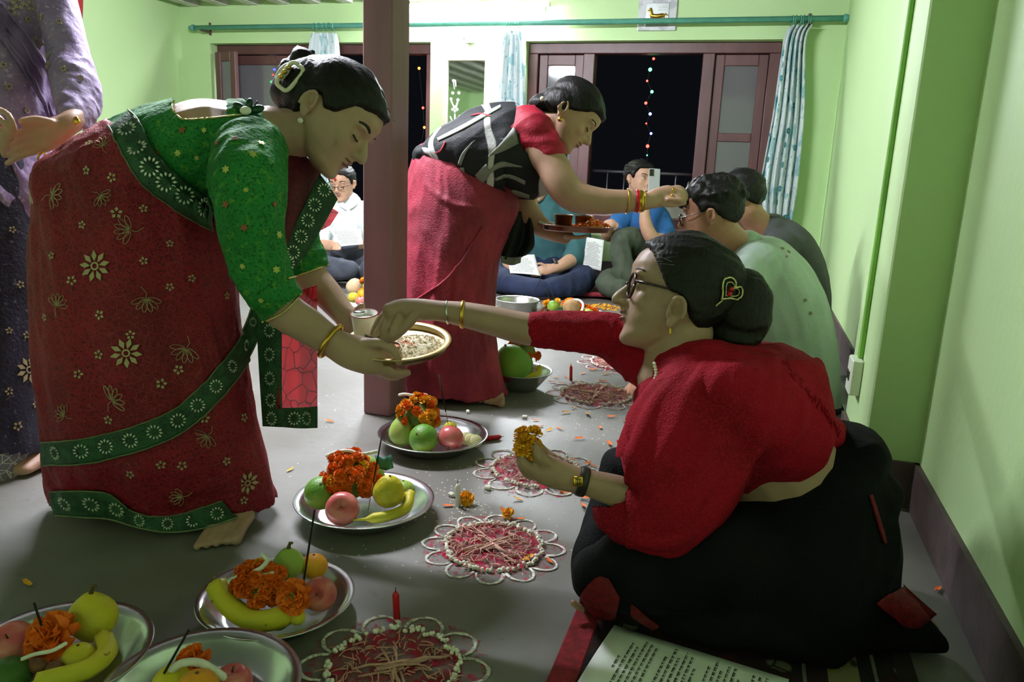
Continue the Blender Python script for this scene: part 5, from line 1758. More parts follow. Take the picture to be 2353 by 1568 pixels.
mr = empty('wall_mirror', (-2.19, YB, 1.3), 'tall cream framed mirror with white flower decals on the back wall', 'mirror')
CREAM = mat('worn_cream_frame', rgb(222, 206, 182), .6, .15, 14, .2)
x0, x1, z0, z1, fw_ = -2.375, -2.005, .95, 1.61, .035
for a, b_ in (((x0, YB - .03, z0), (x0 + fw_, YB, z1)), ((x1 - fw_, YB - .03, z0), (x1, YB, z1)), ((x0 + fw_, YB - .03, z1 - fw_), (x1 - fw_, YB, z1)), ((x0 + fw_, YB - .03, z0), (x1 - fw_, YB, z0 + fw_))):
    MB().box(a, b_, .004).build('frame_side', CREAM, mr, smooth=False)
mg, n, l, b_ = nt('mirror_glass')
b_.inputs['Metallic'].default_value = 1.0
b_.inputs['Roughness'].default_value = 0.04
b_.inputs['Base Color'].default_value = (.72, .78, .74, 1)
MB().box((x0 + fw_, YB - .015, z0 + fw_), (x1 - fw_, YB - .008, z1 - fw_)).build('mirror_glass', mg, mr, smooth=False)
dc = MB()
def mp_(px, py):
    v = onY(px, py, YB - .018)
    return v
for line in ([(1044, 205), (1042, 190), (1046, 184), (1047, 200)], [(1036, 230), (1042, 245), (1045, 260)], [(1052, 232), (1048, 246), (1045, 260)], [(1034, 268), (1042, 285), (1045, 300)], [(1056, 265), (1050, 283), (1046, 300)], [(1045, 262), (1045, 300)]):
    dc.tube([mp_(*q) for q in line], .005, 6)
for q in ((1040, 214), (1054, 214), (1036, 228), (1052, 230), (1040, 252), (1050, 252), (1045, 246), (1045, 256), (1042, 186)):
    dc.ell(mp_(*q), (.012, .005, .012), None, 8, 6)
dc.build('flower_decal', mat('white_decal', rgb(235, 235, 230), .5, 0, bump=0), mr)
bk = MB()
bk.box((-2.235, YB - .03, 1.735), (-2.125, YB, 1.75)).box((-2.20, YB - .04, 1.70), (-2.13, YB, 1.735))
for sg in (-1, 1):
    bk.tube([(-2.17, YB - .01, 1.70), (-2.17 + .07 * sg, YB - .01, 1.615)], .002, 6)
tag(bk.build('mirror_hanger', mat('grey_metal_bracket', rgb(150, 150, 146), .5, .1, 20, .1), smooth=False), 'small grey bracket with cords above the wall mirror', 'bracket')

cd = empty('wall_conduit', (.33, 2.26, .2), 'green painted cable conduit with a socket box on the pilaster', 'conduit')
MB().box((.316, 2.252, .325), (.33, 2.270, ZC - .06), .003).build('channel', mat('green_conduit_paint', rgb(120, 176, 72), .5, .1, 10, .1), cd, smooth=False)
bx_ = MB().box((.300, 2.225, .225), (.33, 2.305, .325), .004).build('socket_box', mat('offwhite_plastic', rgb(214, 222, 200), .4, .05, 10, 0), cd, smooth=False)
for y in (2.25, 2.28):
    MB().box((.297, y - .006, .262), (.3005, y + .006, .288), .001).build('socket_slot', mat('dark_dial', rgb(40, 42, 26)), bx_, smooth=False)

rows = []
for j in range(9):
    z = 2.0 - j * .075
    rows.append([Vector((XL + .03 + .02 * math.sin(i * .9 + j * .3), 4.43 + i * .040 - .010 * j * (i / 8) + (0.05 if j > 5 else 0) * 0, z)) for i in range(9)])
rc = MB().grid(rows).build('hanging_cloth', mat('brick_red_cloth', rgb(170, 40, 44), .8, .15, 10, .2))
solidify(rc, .004)
tag(rc, 'red cloth hanging on the left wall behind the woman in lilac', 'cloth')

# ------------------------------------------------------------------ strings of coloured lights outside
def bulb_mat(name, c, s):
    m, n, l, b = nt(name)
    b.inputs['Base Color'].default_value = c
    b.inputs['Emission Color'].default_value = c
    b.inputs['Emission Strength'].default_value = s
    return m
BM = {'r': bulb_mat('red_bulb', (1, .03, .02, 1), 14), 'g': bulb_mat('green_bulb', (.05, 1, .25, 1), 14), 'b': bulb_mat('blue_bulb', (.08, .12, 1, 1), 18), 'o': bulb_mat('orange_bulb', (1, .15, .02, 1), 14)}
WIRE = mat('dark_wire', rgb(16, 22, 16), .6, 0, bump=0)
struct(MB().box((XL, YB + .70, 1.76), (XR, YB + .80, 1.82), .004).build('trim_1', WOOD, smooth=False))
def lights(label, pts, ybot):
    Y = YB + .75
    s = empty('string_lights', onY(pts[0][0], pts[0][1], Y), label, 'string lights', 'strings of coloured lights outside the windows')
    MB().tube([Vector((onY(pts[0][0], pts[0][1], Y).x, Y, 1.765))] + [onY(p[0], p[1], Y) for p in pts] + [onY(pts[-1][0], ybot, Y)], .003, 5).build('wire', WIRE, s)
    for x, y, c, r in pts:
        MB().ell(onY(x, y, Y - .012), r * .0034, None, 10, 8).build('bulb', BM[c], s)
lights('string of coloured bulbs hanging outside the open middle window', [(1502, 135, 'r', 3), (1494, 160, 'g', 4.2), (1487, 186, 'r', 2.6), (1498, 211, 'g', 3.6), (1484, 237, 'r', 3.4), (1494, 262, 'b', 3.6), (1485, 284, 'r', 2), (1496, 307, 'b', 3), (1488, 336, 'r', 4), (1487, 357, 'g', 1.6)], 420)
lights('string of red bulbs hanging in the dark gap beside the post', [(963, 157, 'o', 3.4), (972, 248, 'r', 3.2), (975, 293, 'o', 3.2), (967, 334, 'r', 2.6)], 420)
lights('string of bulbs seen behind the woman with the ivory hair clip', [(631, 160, 'b', 3.4), (628, 172, 'r', 2.6), (625, 189, 'g', 4), (632, 222, 'r', 3.4)], 420)

# ------------------------------------------------------------------ rugs
def rug_mat():
    return pattern_mat('dark_oriental_pile', rgb(40, 16, 18), [('noise', 9, .48, .56, rgb(20, 20, 20), None), ('voro', 9, .16, .12, rgb(110, 104, 84), None), ('voro', 14, .30, .26, rgb(64, 14, 18), None), ('edge', 12, .03, .015, rgb(22, 30, 20), None)], .95, .8, 300)
rg = empty('patterned_rug', (.05, 1.0, 0), 'dark patterned rug with a red border under the woman in the shawl', 'rug')
RX0, RX1, RY0, RY1 = -.235, .335, -.3, 1.95
MB().box((RX0, RY0, 0), (RX1, RY1, .007), .002).build('pile', rug_mat(), rg, smooth=False)
RB = mat('red_rug_border', rgb(128, 20, 32), .95, .3, 60, .8, 300)
for a, b_ in (((RX0 - .002, RY0, .0), (RX0 + .045, RY1, .0095)), ((RX1 - .03, RY0, .0), (RX1 + .002, RY1, .0095))):
    MB().box(a, b_, .003).build('border_strip', RB if a[0] < 0 else mat('dark_rug_edge', rgb(34, 18, 18), .95, .3, 60, .8, 300), rg, smooth=False)
FL = pattern_mat('floral_band', rgb(118, 110, 78), [('voro', 22, .30, .24, rgb(40, 34, 16), (1, .6, 1)), ('voro', 13, .18, .13, rgb(120, 128, 30), None)], .95, .8, 300)
MB().box((.195, RY0, .0), (.245, RY1, .0088), .001).build('floral_strip', FL, rg, smooth=False)
for x in (.155, .268):
    MB().box((x, RY0, .0), (x + .006, RY1, .0088), .001).build('line_strip', mat('grey_rug_line', rgb(96, 92, 88), .95, .3, 60, .5), rg, smooth=False)
mb = MB()
rows = []
for j in range(24):
    f = j / 23
    row = []
    for i in range(121):
        x = -3.45 + 3.75 * i / 120
        yfront = 4.80 + .035 * noise.noise(Vector((x * 2.2, 0, 0))) + .02 * math.sin(x * 5)
        lift = .035 * max(0, 1 - f * 9) * (.4 + .6 * abs(noise.noise(Vector((x * 3, 2, 0)))))
        row.append(Vector((x, yfront + f * (5.62 - yfront), .008 + lift)))
    rows.append(row)
mg_ = empty('long_mat', (-1.6, 5.2, 0), 'long red and brown striped mat laid along the back wall', 'rug')
o = mb.grid(rows).build('weave', pattern_mat('brown_stripe_weave', rgb(74, 44, 40), [('wave', 14, .5, .6, rgb(104, 40, 42), (0, 1, 0)), ('noise', 30, .5, .62, rgb(50, 34, 32), None)], .95, .5, 200, distort=.5), mg_)
solidify(o, .008)
MB().tube([r + Vector((0, -.004, .004)) for r in rows[0]], .016, 8).build('rolled_edge', mat('maroon_mat_edge', rgb(126, 34, 44), .9, .25, 30, .5), mg_)
m2 = MB().box((-.12, 2.05, 0), (.30, 4.5, .008), .002).build('seat_mat', mat('dark_wine_mat', rgb(60, 22, 26), .95, .3, 20, .6))
tag(m2, 'dark wine mat under the seated men by the right wall', 'rug')
# ================================================================== offerings on the floor
STEEL_P = mat('brushed_steel', rgb(196, 200, 202), .24, .05, 30, .06, 60, metal=1.0)
BRASS = mat('brass', rgb(214, 190, 142), .36, .08, 30, .05, 60, metal=1.0)
COPPER = mat('copper', rgb(158, 116, 98), .3, .1, 30, .05, 60, metal=1.0)
def steel_plate(label, c, R, h=.045, material=None, base=.62, name='steel_plate', cat='plate', axis=None, group='steel plates of offerings', cup=0.0):
    prof = [(0, .006), (R * base, .006), (R * (base + .06), .008), (R * .86, h * .78), (R * .90, h * .93), (R * .985, h), (R, h - .001), (R * .985, h - .004), (R * .90, h * .88), (R * .85, h * .72), (R * (base + .05), .003), (R * base, 0), (0, 0)]
    o = MB().lathe((0, 0, 0), prof, 56).build(name, material or STEEL_P)
    o.location = c
    if axis is not None:
        o.rotation_euler = Vector((0, 0, 1)).rotation_difference(Vector(axis)).to_euler()
    return tag(o, label, cat, group)

# fruit ------------------------------------------------------------
def fruit_obj(mb, name, material, c, label, group, rot=None, stem=None):
    me = mb.mesh(name)
    o = link(name, me, material)
    o.location = c
    if rot is not None:
        o.rotation_euler = rot
    tag(o, label, 'fruit', group)
    if stem:
        s_ = stem.build('stem', mat('brown_stem', rgb(92, 76, 40), .8, .2, 60, .2))
        s_.parent = o
    return o
MAT_APPLE = pattern_mat('pink_apple_skin', rgb(204, 92, 96), [('noise', 24, .42, .6, rgb(214, 126, 116), (1, 1, .25)), ('voro', 150, .10, .05, rgb(224, 176, 150), None)], .28, .05, 80, spec=.5)
MAT_LIME = pattern_mat('green_citrus_skin', rgb(92, 142, 44), [('noise', 8, .45, .65, rgb(142, 166, 58), None)], .4, .35, 260, spec=.4)
MAT_POM = pattern_mat('pomelo_skin', rgb(150, 176, 78), [('noise', 8, .45, .65, rgb(166, 182, 92), None)], .45, .3, 260)
MAT_DPOM = pattern_mat('green_pomelo_skin', rgb(98, 146, 42), [('noise', 8, .45, .65, rgb(120, 160, 60), None)], .4, .3, 260)
MAT_BAN = pattern_mat('banana_skin', rgb(206, 190, 50), [('noise', 6, .5, .7, rgb(176, 176, 56), None), ('noise', 34, .68, .72, rgb(92, 72, 26), None)], .5, .2, 80)
MAT_ORA = pattern_mat('orange_skin', rgb(226, 150, 28), [('noise', 10, .45, .65, rgb(232, 172, 48), None)], .4, .4, 300)
MAT_YEL = pattern_mat('yellow_guava_skin', rgb(206, 190, 44), [('noise', 10, .45, .65, rgb(190, 178, 60), None)], .5, .5, 90)
MAT_GRN = pattern_mat('dark_green_fruit_skin', rgb(58, 96, 34), [('noise', 10, .45, .65, rgb(72, 108, 40), None)], .45, .3, 160)
MAT_BEI = pattern_mat('beige_gourd_skin', rgb(206, 182, 148), [('noise', 12, .45, .65, rgb(196, 168, 134), None)], .6, .3, 90)
MAT_COC = pattern_mat('coconut_husk', rgb(168, 134, 92), [('noise', 20, .45, .65, rgb(140, 106, 70), None)], .85, .6, 120)
def apple(r):
    prof = []
    for k in range(17):
        a = math.pi * k / 16
        rr = r * (math.sin(a) ** .9 if 0 < k < 16 else 0) * (1 + .05 * math.cos(a))
        z = r * .92 * math.cos(a)
        if a < .7:
            z -= r * .30 * (1 - a / .7) ** 1.5
        if a > 2.6:
            z += r * .12 * ((a - 2.6) / .54) ** 1.5
        prof.append((max(.0004, rr), z))
    return MB().lathe((0, 0, 0), prof, 22), MB().tube([(0, 0, r * .58), (r * .03, 0, r * .8), (r * .1, 0, r * 1.02)], .0016, 6)
def citrus(r, sq=.94):
    mb = MB().ell((0, 0, 0), (r, r, r * sq), None, 22, 14)
    return mb, MB().lathe((0, 0, r * sq * .97), [(.0005, .002), (r * .09, .0015), (r * .12, -.002)], 8)
def pomelo(r):
    prof = [(.0004, r * 1.16)] + [(r * math.sin(math.pi * k / 16) * (1 - .16 * max(0, math.cos(math.pi * k / 16))), r * (1.16 if math.cos(math.pi * k / 16) > 0 else .95) * math.cos(math.pi * k / 16)) for k in range(1, 16)] + [(.0004, -r * .95)]
    return MB().lathe((0, 0, 0), prof, 24), MB().tube([(0, 0, r * 1.14), (0, 0, r * 1.22)], r * .06, 6)
def guava(r):
    mb, _ = pomelo(r)
    for v in mb.v:
        d = v.normalized()
        v += d * (r * .07 * noise.noise(v * (1.6 / r)))
    return mb, MB().tube([(0, 0, r * 1.1), (r * .03, 0, r * 1.3), (r * .12, 0, r * 1.52), (r * .3, 0, r * 1.56)], [.004, .0034, .003, .0022], 8)
def place_fruit(kind, px, py, rpx, t, label, material, group, tilt=(0, 0, 0), zoff=0.0):
    r = rpx * t / FPX
    fn = dict(apple=apple, citrus=citrus, pomelo=pomelo, guava=guava)[kind]
    mb, st = fn(r)
    nm = dict(apple='apple', citrus='citrus_fruit', pomelo='pomelo', guava='guava')[kind]
    return fruit_obj(mb, nm, material, P(px, py, t), label, group, tilt, st)
def banana(pts, rmax, label, group, material=None, name='banana'):
    q = spline(pts, 5)
    m = len(q) - 1
    rad = [rmax * (.25 if i == 0 else min(1, .42 + 1.6 * math.sin(math.pi * min(1, (i + .4) / m) ** .9) ** .8)) * (.28 if i > m - 3 else 1) for i in range(m + 1)]
    W_ = [P(*a) for a in q]
    c = W_[m // 2].copy()
    o = MB().tube([v - c for v in W_], rad, 7, True).build(name, material or MAT_BAN)
    o.location = c
    tag(o, label, 'fruit', group)
    tp = MB().tube([W_[0] - c, W_[0] - c + (W_[0] - W_[1]).normalized() * .008], rmax * .22, 6, True).build('stem', mat('brown_stem', rgb(92, 76, 40)))
    tp.parent = o
    return o

# marigolds ---------------------------------------------------------
def marigold_mesh(name, layers, seed):
    rs = random.Random(seed)
    mb = MB()
    for L, (n_, r0, r1, el) in enumerate(layers):
        for k in range(n_):
            a = 2 * math.pi * (k + .5 * (L % 2)) / n_ + rs.uniform(-.15, .15)
            e = math.radians(el + rs.uniform(-18, 18))
            d = Vector((math.cos(a) * math.cos(e), math.sin(a) * math.cos(e), math.sin(e)))
            s_ = Vector((-math.sin(a), math.cos(a), 0))
            u_ = d.cross(s_)
            w_ = r1 * math.pi / n_ * .95
            p0 = d * r0
            p1 = d * (r0 + (r1 - r0) * .6)
            p2 = d * r1
            j1, j2, j3 = (rs.uniform(-.2, .2) * r1 for _ in range(3))
            mb.add([p0 - s_ * w_ * .3, p0 + s_ * w_ * .3, p1 + s_ * w_ * .8 + u_ * j1, p1 - s_ * w_ * .8 + u_ * j2, p2 + s_ * w_ * .9 + u_ * j2, p2 + u_ * j3 + d * r1 * .06, p2 - s_ * w_ * .9 + u_ * j1],
                   [(0, 1, 2, 3), (3, 2, 4, 5), (3, 5, 6)])
    return mb.mesh(name)
MG = [marigold_mesh('marigold_bloom', [(12, .25, 1.0, 0), (12, .2, .98, 24), (10, .2, .92, 48), (7, .15, .85, 70), (3, .1, .8, 86)], s_) for s_ in (1, 2)]
MG2 = [m_.copy() for m_ in MG]
ORANGE = mat('deep_orange_petal', rgb(244, 112, 8), .7, .2, 60, .2, 100)
AMBER = mat('bright_amber_petal', rgb(255, 172, 24), .7, .2, 60, .2, 100)
for m_ in MG:
    m_.materials.append(ORANGE)
for m_ in MG2:
    m_.materials.append(AMBER)
STEMG = mat('green_calyx', rgb(112, 130, 62), .8, .3, 40, .2)
def flower(c, r, rs, parent=None, amber=False, up=None, name='marigold'):
    o = bpy.data.objects.new(name, (MG2 if amber else MG)[rs.randrange(2)])
    COL.objects.link(o)
    if parent:
        o.parent = parent
        c = Vector(c) - parent.location
    o.location = c
    d = up or Vector((rs.uniform(-.6, .6), rs.uniform(-.9, .2), rs.uniform(.2, 1))).normalized()
    o.rotation_euler = (d.to_track_quat('Z', 'Y') @ Vector((0, 0, 1)).rotation_difference(Vector((0, 0, 1)))).to_euler()
    o.scale = (r, r, r * rs.uniform(.8, 1.05))
    return o
def garland(label, c_px, t, rx, ry, n, fr, amber=.2, seed=1, group='marigold garlands on the fruit plates', rdep=None, hole=None):
    """a heaped garland: flowers on the visible dome of an ellipsoid (pixels)"""
    rs = random.Random(seed)
    m1 = t / FPX
    c = P(*c_px, t)
    g = empty('marigold_garland', c, label, 'garland', group)
    rd = rdep or min(rx, ry) * m1
    core = MB().ell(c, (rx * m1 * .72, rd * .72, ry * m1 * .72), None, 14, 10).build('stem_bundle', STEMG, g)
    k = 0
    for i in range(n * 6):
        if k >= n:
            break
        a = rs.uniform(0, 2 * math.pi)
        e = rs.uniform(-.75, 1.35)
        d = Vector((math.cos(a) * math.cos(e), math.sin(a) * math.cos(e), math.sin(e)))
        if d.y > .45:
            continue
        p = c + Vector((d.x * rx * m1, d.y * rd, d.z * ry * m1)) * rs.uniform(.82, 1.02)
        flower(p, fr * rs.uniform(.8, 1.15), rs, g, rs.random() < amber, (d + Vector((0, -.2, .1)) + Vector((rs.uniform(-.5, .5), rs.uniform(-.5, .5), rs.uniform(-.3, .5)))).normalized())
        k += 1
    return g
COTTON = mat('white_cotton_thread', rgb(226, 224, 214), .85, .06, 60, .5, 260)
def thread(label, pts, r, group='cotton strands laid on the offerings'):
    q = spline(pts, 5)
    W_ = [P(*a) for a in q]
    c = W_[0].copy()
    o = MB().tube([v - c for v in W_], r, 8, True).build('cotton_strand', COTTON)
    o.location = c
    return tag(o, label, 'thread', group)
INC = mat('charcoal_incense', rgb(26, 24, 24), .9, .2, 100, .3)
BAM = mat('bamboo_stick', rgb(150, 118, 84), .8, .1, 60, 0)
def incense(label, a, b_, ta, tb_, frac=.8):
    A, B_ = P(*a, ta), P(*b_, tb_)
    e = empty('incense_stick', B_, label, 'incense', 'incense sticks in the offerings')
    mid = A.lerp(B_, frac)
    MB().tube([A, mid], .0019, 6).build('coated_part', INC, e)
    MB().tube([mid, B_], .0010, 6).build('bamboo_end', BAM, e)
    return e

# ---- plate by the white candle -----------------------------------
c4 = G(838, 1143, .045); c4.z = 0
steel_plate('steel plate of fruit and marigolds standing next to the white candle', c4, .160)
g_ = 'fruit on the steel plates'
T4 = depth(c4 + Vector((0, 0, .05)))
place_fruit('citrus', 738, 1133, 39, T4 - .02, 'green orange at the rim of the plate next to the white candle', MAT_LIME, g_, (.5, .3, 0))
place_fruit('apple', 787, 1170, 39, T4 - .085, 'pink apple on the plate next to the white candle', MAT_APPLE, g_, (.9, .4, 0))
place_fruit('pomelo', 893, 1132, 37, T4 - .05, 'lumpy yellow papaya on the plate next to the white candle', MAT_YEL, g_, (.1, .12, 0))
place_fruit('citrus', 926, 1132, 30, T4 + .01, 'pale green pear on the plate next to the white candle', MAT_POM, g_)
place_fruit('pomelo', 840, 1095, 44, T4 + .06, 'pomelo hidden under the garland next to the white candle', MAT_POM, g_, (.1, 0, 0))
banana([(942, 1128, T4 - .02), (935, 1165, T4 - .06), (890, 1187, T4 - .09), (812, 1196, T4 - .105)], .012, 'curved banana along the rim of the plate next to the white candle', g_)
garland('orange marigold garland heaped on the plate next to the white candle', (806, 1102), T4 - .0, 62, 62, 62, .0145, .08, 21)
thread('twisted cotton strand over the garland next to the white candle', [(752, 1048, T4), (772, 1040, T4), (800, 1036, T4 - .01), (830, 1044, T4 - .01), (866, 1038, T4)], .0042)
lf_ = MB().grid([[P(862 + 9 * i + 2 * j, 1052 + 10 * j - abs(i - 2) * 3, T4 + .03 - .01 * (i % 2)) for i in range(5)] for j in range(4)]).build('teal_leaf', mat('teal_leaf_paper', rgb(50, 110, 92), .6, .2, 30, .2))
solidify(lf_, .002)
tag(lf_, 'teal green leaf tucked behind the garland next to the white candle', 'leaf')
incense('incense stick in the plate next to the white candle', (877, 1003), (846, 1174), T4 - .05, T4 - .06, .62)

# ---- plate by the post --------------------------------------------
c5 = G(995, 994, .045); c5.z = 0
steel_plate('steel plate of fruit at the foot of the wooden post', c5, .160)
T5 = depth(c5 + Vector((0, 0, .05)))
place_fruit('pomelo', 926, 994, 33, T5 - .02, 'tall pale pomelo on the plate at the foot of the post', MAT_POM, g_, (.05, -.05, 0))
place_fruit('pomelo', 950, 962, 28, T5 + .03, 'second pomelo behind the marigolds at the foot of the post', MAT_POM, g_)
place_fruit('citrus', 973, 1008, 34, T5 - .08, 'shiny green orange on the plate at the foot of the post', MAT_LIME, g_, (.9, -.3, 0))
place_fruit('apple', 1036, 1006, 30, T5 - .06, 'pink apple on the plate at the foot of the post', MAT_APPLE, g_, (2.6, .1, 0))
place_fruit('citrus', 1034, 984, 16, T5 + .02, 'small yellow lemon behind the apple at the foot of the post', MAT_YEL, g_)
for k in range(3):
    o = MB().lathe((0, 0, 0), [(.0004, .004), (.017, .0035), (.019, 0), (.017, -.003), (.0004, -.0035)], 18, (.5, -.7, .6)).build('banana_slice', mat('pale_banana_flesh', rgb(226, 218, 164), .5, .08, 40, .1))
    o.location = P(1070 + 12 * k, 1008 + 3 * k, T5 - .03)
    tag(o, 'cut pale slice lying beside the apple at the foot of the post', 'fruit', 'cut slices on the plate')
garland('bright marigold garland draped over the pomelo at the foot of the post', (962, 958), T5 - .01, 46, 46, 46, .0150, .75, 5)
thread('cotton strand on top of the garland at the foot of the post', [(918, 908, T5), (930, 906, T5 - .01), (950, 909, T5 - .01), (968, 906, T5), (980, 908, T5)], .0042)
incense('incense stick in the plate at the foot of the post', (1008, 860), (1030, 976), T5 - .02, T5 - .02, .75)

# ---- plate with the large banana -----------------------------------
c3 = G(635, 1366, .04); c3.z = 0
steel_plate('steel plate with a large banana standing near the upright red candle', c3, .137, .04)
T3 = depth(c3 + Vector((0, 0, .05)))
banana([(494, 1338, T3 - .005), (520, 1385, T3 - .03), (575, 1425, T3 - .055), (640, 1420, T3 - .07), (684, 1392, T3 - .06)], .019, 'large yellow banana on the plate near the upright red candle', g_)
place_fruit('apple', 735, 1366, 39, T3 - .02, 'red apple with its stalk up near the upright red candle', MAT_APPLE, g_, (1.0, .35, 0))
place_fruit('citrus', 722, 1302, 31, T3 + .06, 'yellow orange at the back rim of the banana plate', MAT_ORA, g_)
place_fruit('guava', 664, 1298, 36, T3 + .04, 'green yellow guava with a leafy stalk on the banana plate', MAT_POM, g_)
place_fruit('citrus', 640, 1424, 26, T3 - .06, 'dark green fruit under the banana on its plate', MAT_GRN, g_)
place_fruit('citrus', 684, 1420, 18, T3 - .07, 'small yellow lemon beside the big marigold bloom', MAT_YEL, g_)
garland('deep orange marigold garland on the plate with the large banana', (598, 1346), T3 - .015, 62, 46, 48, .0135, .02, 8)
rs = random.Random(4)
fb = flower(P(676, 1372, T3 - .075), .030, rs, None, False, Vector((.15, -.9, .35)).normalized())
tag(fb, 'single wide open orange marigold on the plate with the large banana', 'flower')
ct = MB().ell((0, 0, 0), (.35, .35, .18), None, 10, 8).build('green_centre', STEMG)
ct.parent = fb; ct.location = (0, 0, .55)
thread('curled white petal strand on the banana plate garland', [(604, 1276, T3 - .01), (614, 1288, T3 - .02), (600, 1306, T3 - .03), (580, 1318, T3 - .03), (600, 1324, T3 - .03), (625, 1318, T3 - .03)], .0042)
incense('incense stick in the plate with the large banana', (723, 1172), (697, 1342), T3 - .03, T3 - .05, .98)

# ---- front left plate ---------------------------------------------
c1 = G(122, 1494, .045); c1.z = 0
steel_plate('steel plate holding a stalked yellow guava beside the sari hem', c1, .143)
T1 = depth(c1 + Vector((0, 0, .05)))
place_fruit('guava', 214, 1420, 54, T1 + .06, 'large yellow guava with an upright stalk on its plate', MAT_YEL, g_)
place_fruit('apple', 30, 1482, 52, T1 + .03, 'red apple on the plate with the stalked yellow guava', MAT_APPLE, g_, (.5, .2, 0))
place_fruit('citrus', 22, 1556, 48, T1 - .06, 'dark green fruit on the plate with the stalked yellow guava', MAT_GRN, g_)
place_fruit('citrus', 182, 1515, 38, T1 - .02, 'yellow lemon on the plate with the stalked yellow guava', MAT_YEL, g_)
banana([(236, 1462, T1 + .02), (246, 1500, T1 - .02), (200, 1538, T1 - .06), (120, 1560, T1 - .08), (60, 1575, T1 - .085)], .015, 'thin banana on the plate with the stalked yellow guava', g_)
rs = random.Random(14)
fb = flower(P(122, 1466, T1 + .0), .040, rs, None, False, Vector((.1, -.75, .6)).normalized())
tag(fb, 'large ruffled orange marigold bloom beside the stalked yellow guava', 'flower')
fb2 = flower(P(100, 1480, T1 - .005), .030, rs, None, False, Vector((-.3, -.8, .4)).normalized())
tag(fb2, 'smaller orange marigold under the large bloom by the guava', 'flower')
for k in range(2):
    o = fruit_obj(MB().ell((0, 0, 0), (.016, .012, .011), None, 12, 8), 'dried_date', mat('brown_date_skin', rgb(104, 66, 36), .6, .3, 60, .5), P(86 + 40 * k, 1530 + 8 * k, T1 - .05), 'brown dried fruit beneath the strand by the guava', 'dried fruit on the guava plate')
thread('thin white strand across the plate with the stalked guava', [(52, 1515, T1 - .06), (80, 1504, T1 - .065), (120, 1496, T1 - .07), (150, 1480, T1 - .065)], .0030)
incense('incense stick in the plate with the stalked guava', (78, 1386), (96, 1440), T1 - .01, T1 - .02, .98)

# ---- front plate with the papaya -----------------------------------
c2 = G(462, 1572, .045); c2.z = 0
steel_plate('steel plate with a wide papaya beside the shaded mandala', c2, .143)
T2 = depth(c2 + Vector((0, 0, .05)))
place_fruit('pomelo', 400, 1580, 52, T2 - .0, 'wide yellow papaya lying on its steel plate', MAT_YEL, g_, (1.3, 0, 1.2))
place_fruit('citrus', 455, 1588, 50, T2 - .05, 'ripe orange fruit between the papaya and apple', MAT_ORA, g_)
place_fruit('apple', 535, 1570, 44, T2 + .01, 'deep pink apple on the plate with the papaya', MAT_APPLE, g_)
rs = random.Random(24)
fb = flower(P(446, 1522, T2 + .03), .026, rs, None, False, Vector((.0, -.6, .8)).normalized())
tag(fb, 'orange marigold on top of the papaya plate', 'flower')
thread('thick white strand over the fruit on the papaya plate', [(396, 1540, T2 - .01), (420, 1524, T2 - .02), (460, 1524, T2 - .02), (490, 1540, T2 - .03), (512, 1556, T2 - .03)], .006)
incense('incense stick in the plate with the papaya', (434, 1448), (376, 1550), T2 - .01, T2 - .02, .98)

# ---- bowl with the pomelo, behind the post ---------------------------
cb = G(1197, 852, .07); cb.z = 0
steel_plate('deep steel bowl with a big green pomelo beside the wine red sari', cb, .118, .075, None, .45, 'steel_bowl', 'bowl')
TB = depth(cb + Vector((0, 0, .08)))
place_fruit('pomelo', 1180, 842, 46, TB - .02, 'big shiny green pomelo in the deep steel bowl', MAT_DPOM, g_, (.2, -.35, 0))
banana([(1240, 842, TB), (1236, 858, TB - .03), (1215, 866, TB - .05), (1196, 868, TB - .05)], .012, 'green banana in the deep steel bowl', g_, MAT_YEL)
garland('marigold garland over the pomelo in the deep bowl', (1205, 808), TB + .03, 36, 30, 20, .017, .05, 33)
incense('incense stick in the deep steel bowl', (1176, 770), (1186, 815), TB, TB, .9)

# ---- far plates and pot ---------------------------------------------
c7 = G(1313, 716, .04); c7.z = 0
steel_plate('wide steel plate with a coconut and marigolds before the long mat', c7, .195, .04)
T7 = depth(c7 + Vector((0, 0, .05)))
place_fruit('citrus', 1271, 704, 14, T7 - .02, 'green lime on the plate with the coconut', MAT_LIME, g_)
place_fruit('citrus', 1313, 706, 20, T7 - .03, 'brown coconut among marigolds before the long mat', MAT_COC, g_)
place_fruit('pomelo', 1352, 722, 12, T7 - .1, 'pale yellow fruit on the plate with the coconut', MAT_POM, g_, (1.4, 0, 1))
garland('marigold garland behind the coconut on the wide plate', (1300, 702), T7 + .09, 52, 12, 26, .020, .5, 51, rdep=.08)
garland('marigold garland at the side of the coconut', (1350, 714), T7 - .0, 24, 9, 12, .020, .3, 52, rdep=.06)
thread('white strand laid over the coconut plate', [(1312, 690, T7 + .05), (1330, 690, T7 + .02), (1340, 702, T7 - .02), (1330, 722, T7 - .12), (1296, 722, T7 - .13)], .007)
for k, (a, b_) in enumerate((((1246, 628), (1222, 690)), ((1247, 655), (1272, 704)), ((1264, 662), (1280, 704)))):
    incense(('incense stick leaning on the aluminium pot', 'thin incense stick beside the green lime', 'tall incense stick between lime and coconut')[k], a, b_, T7 - .02, T7 - .02, .95)
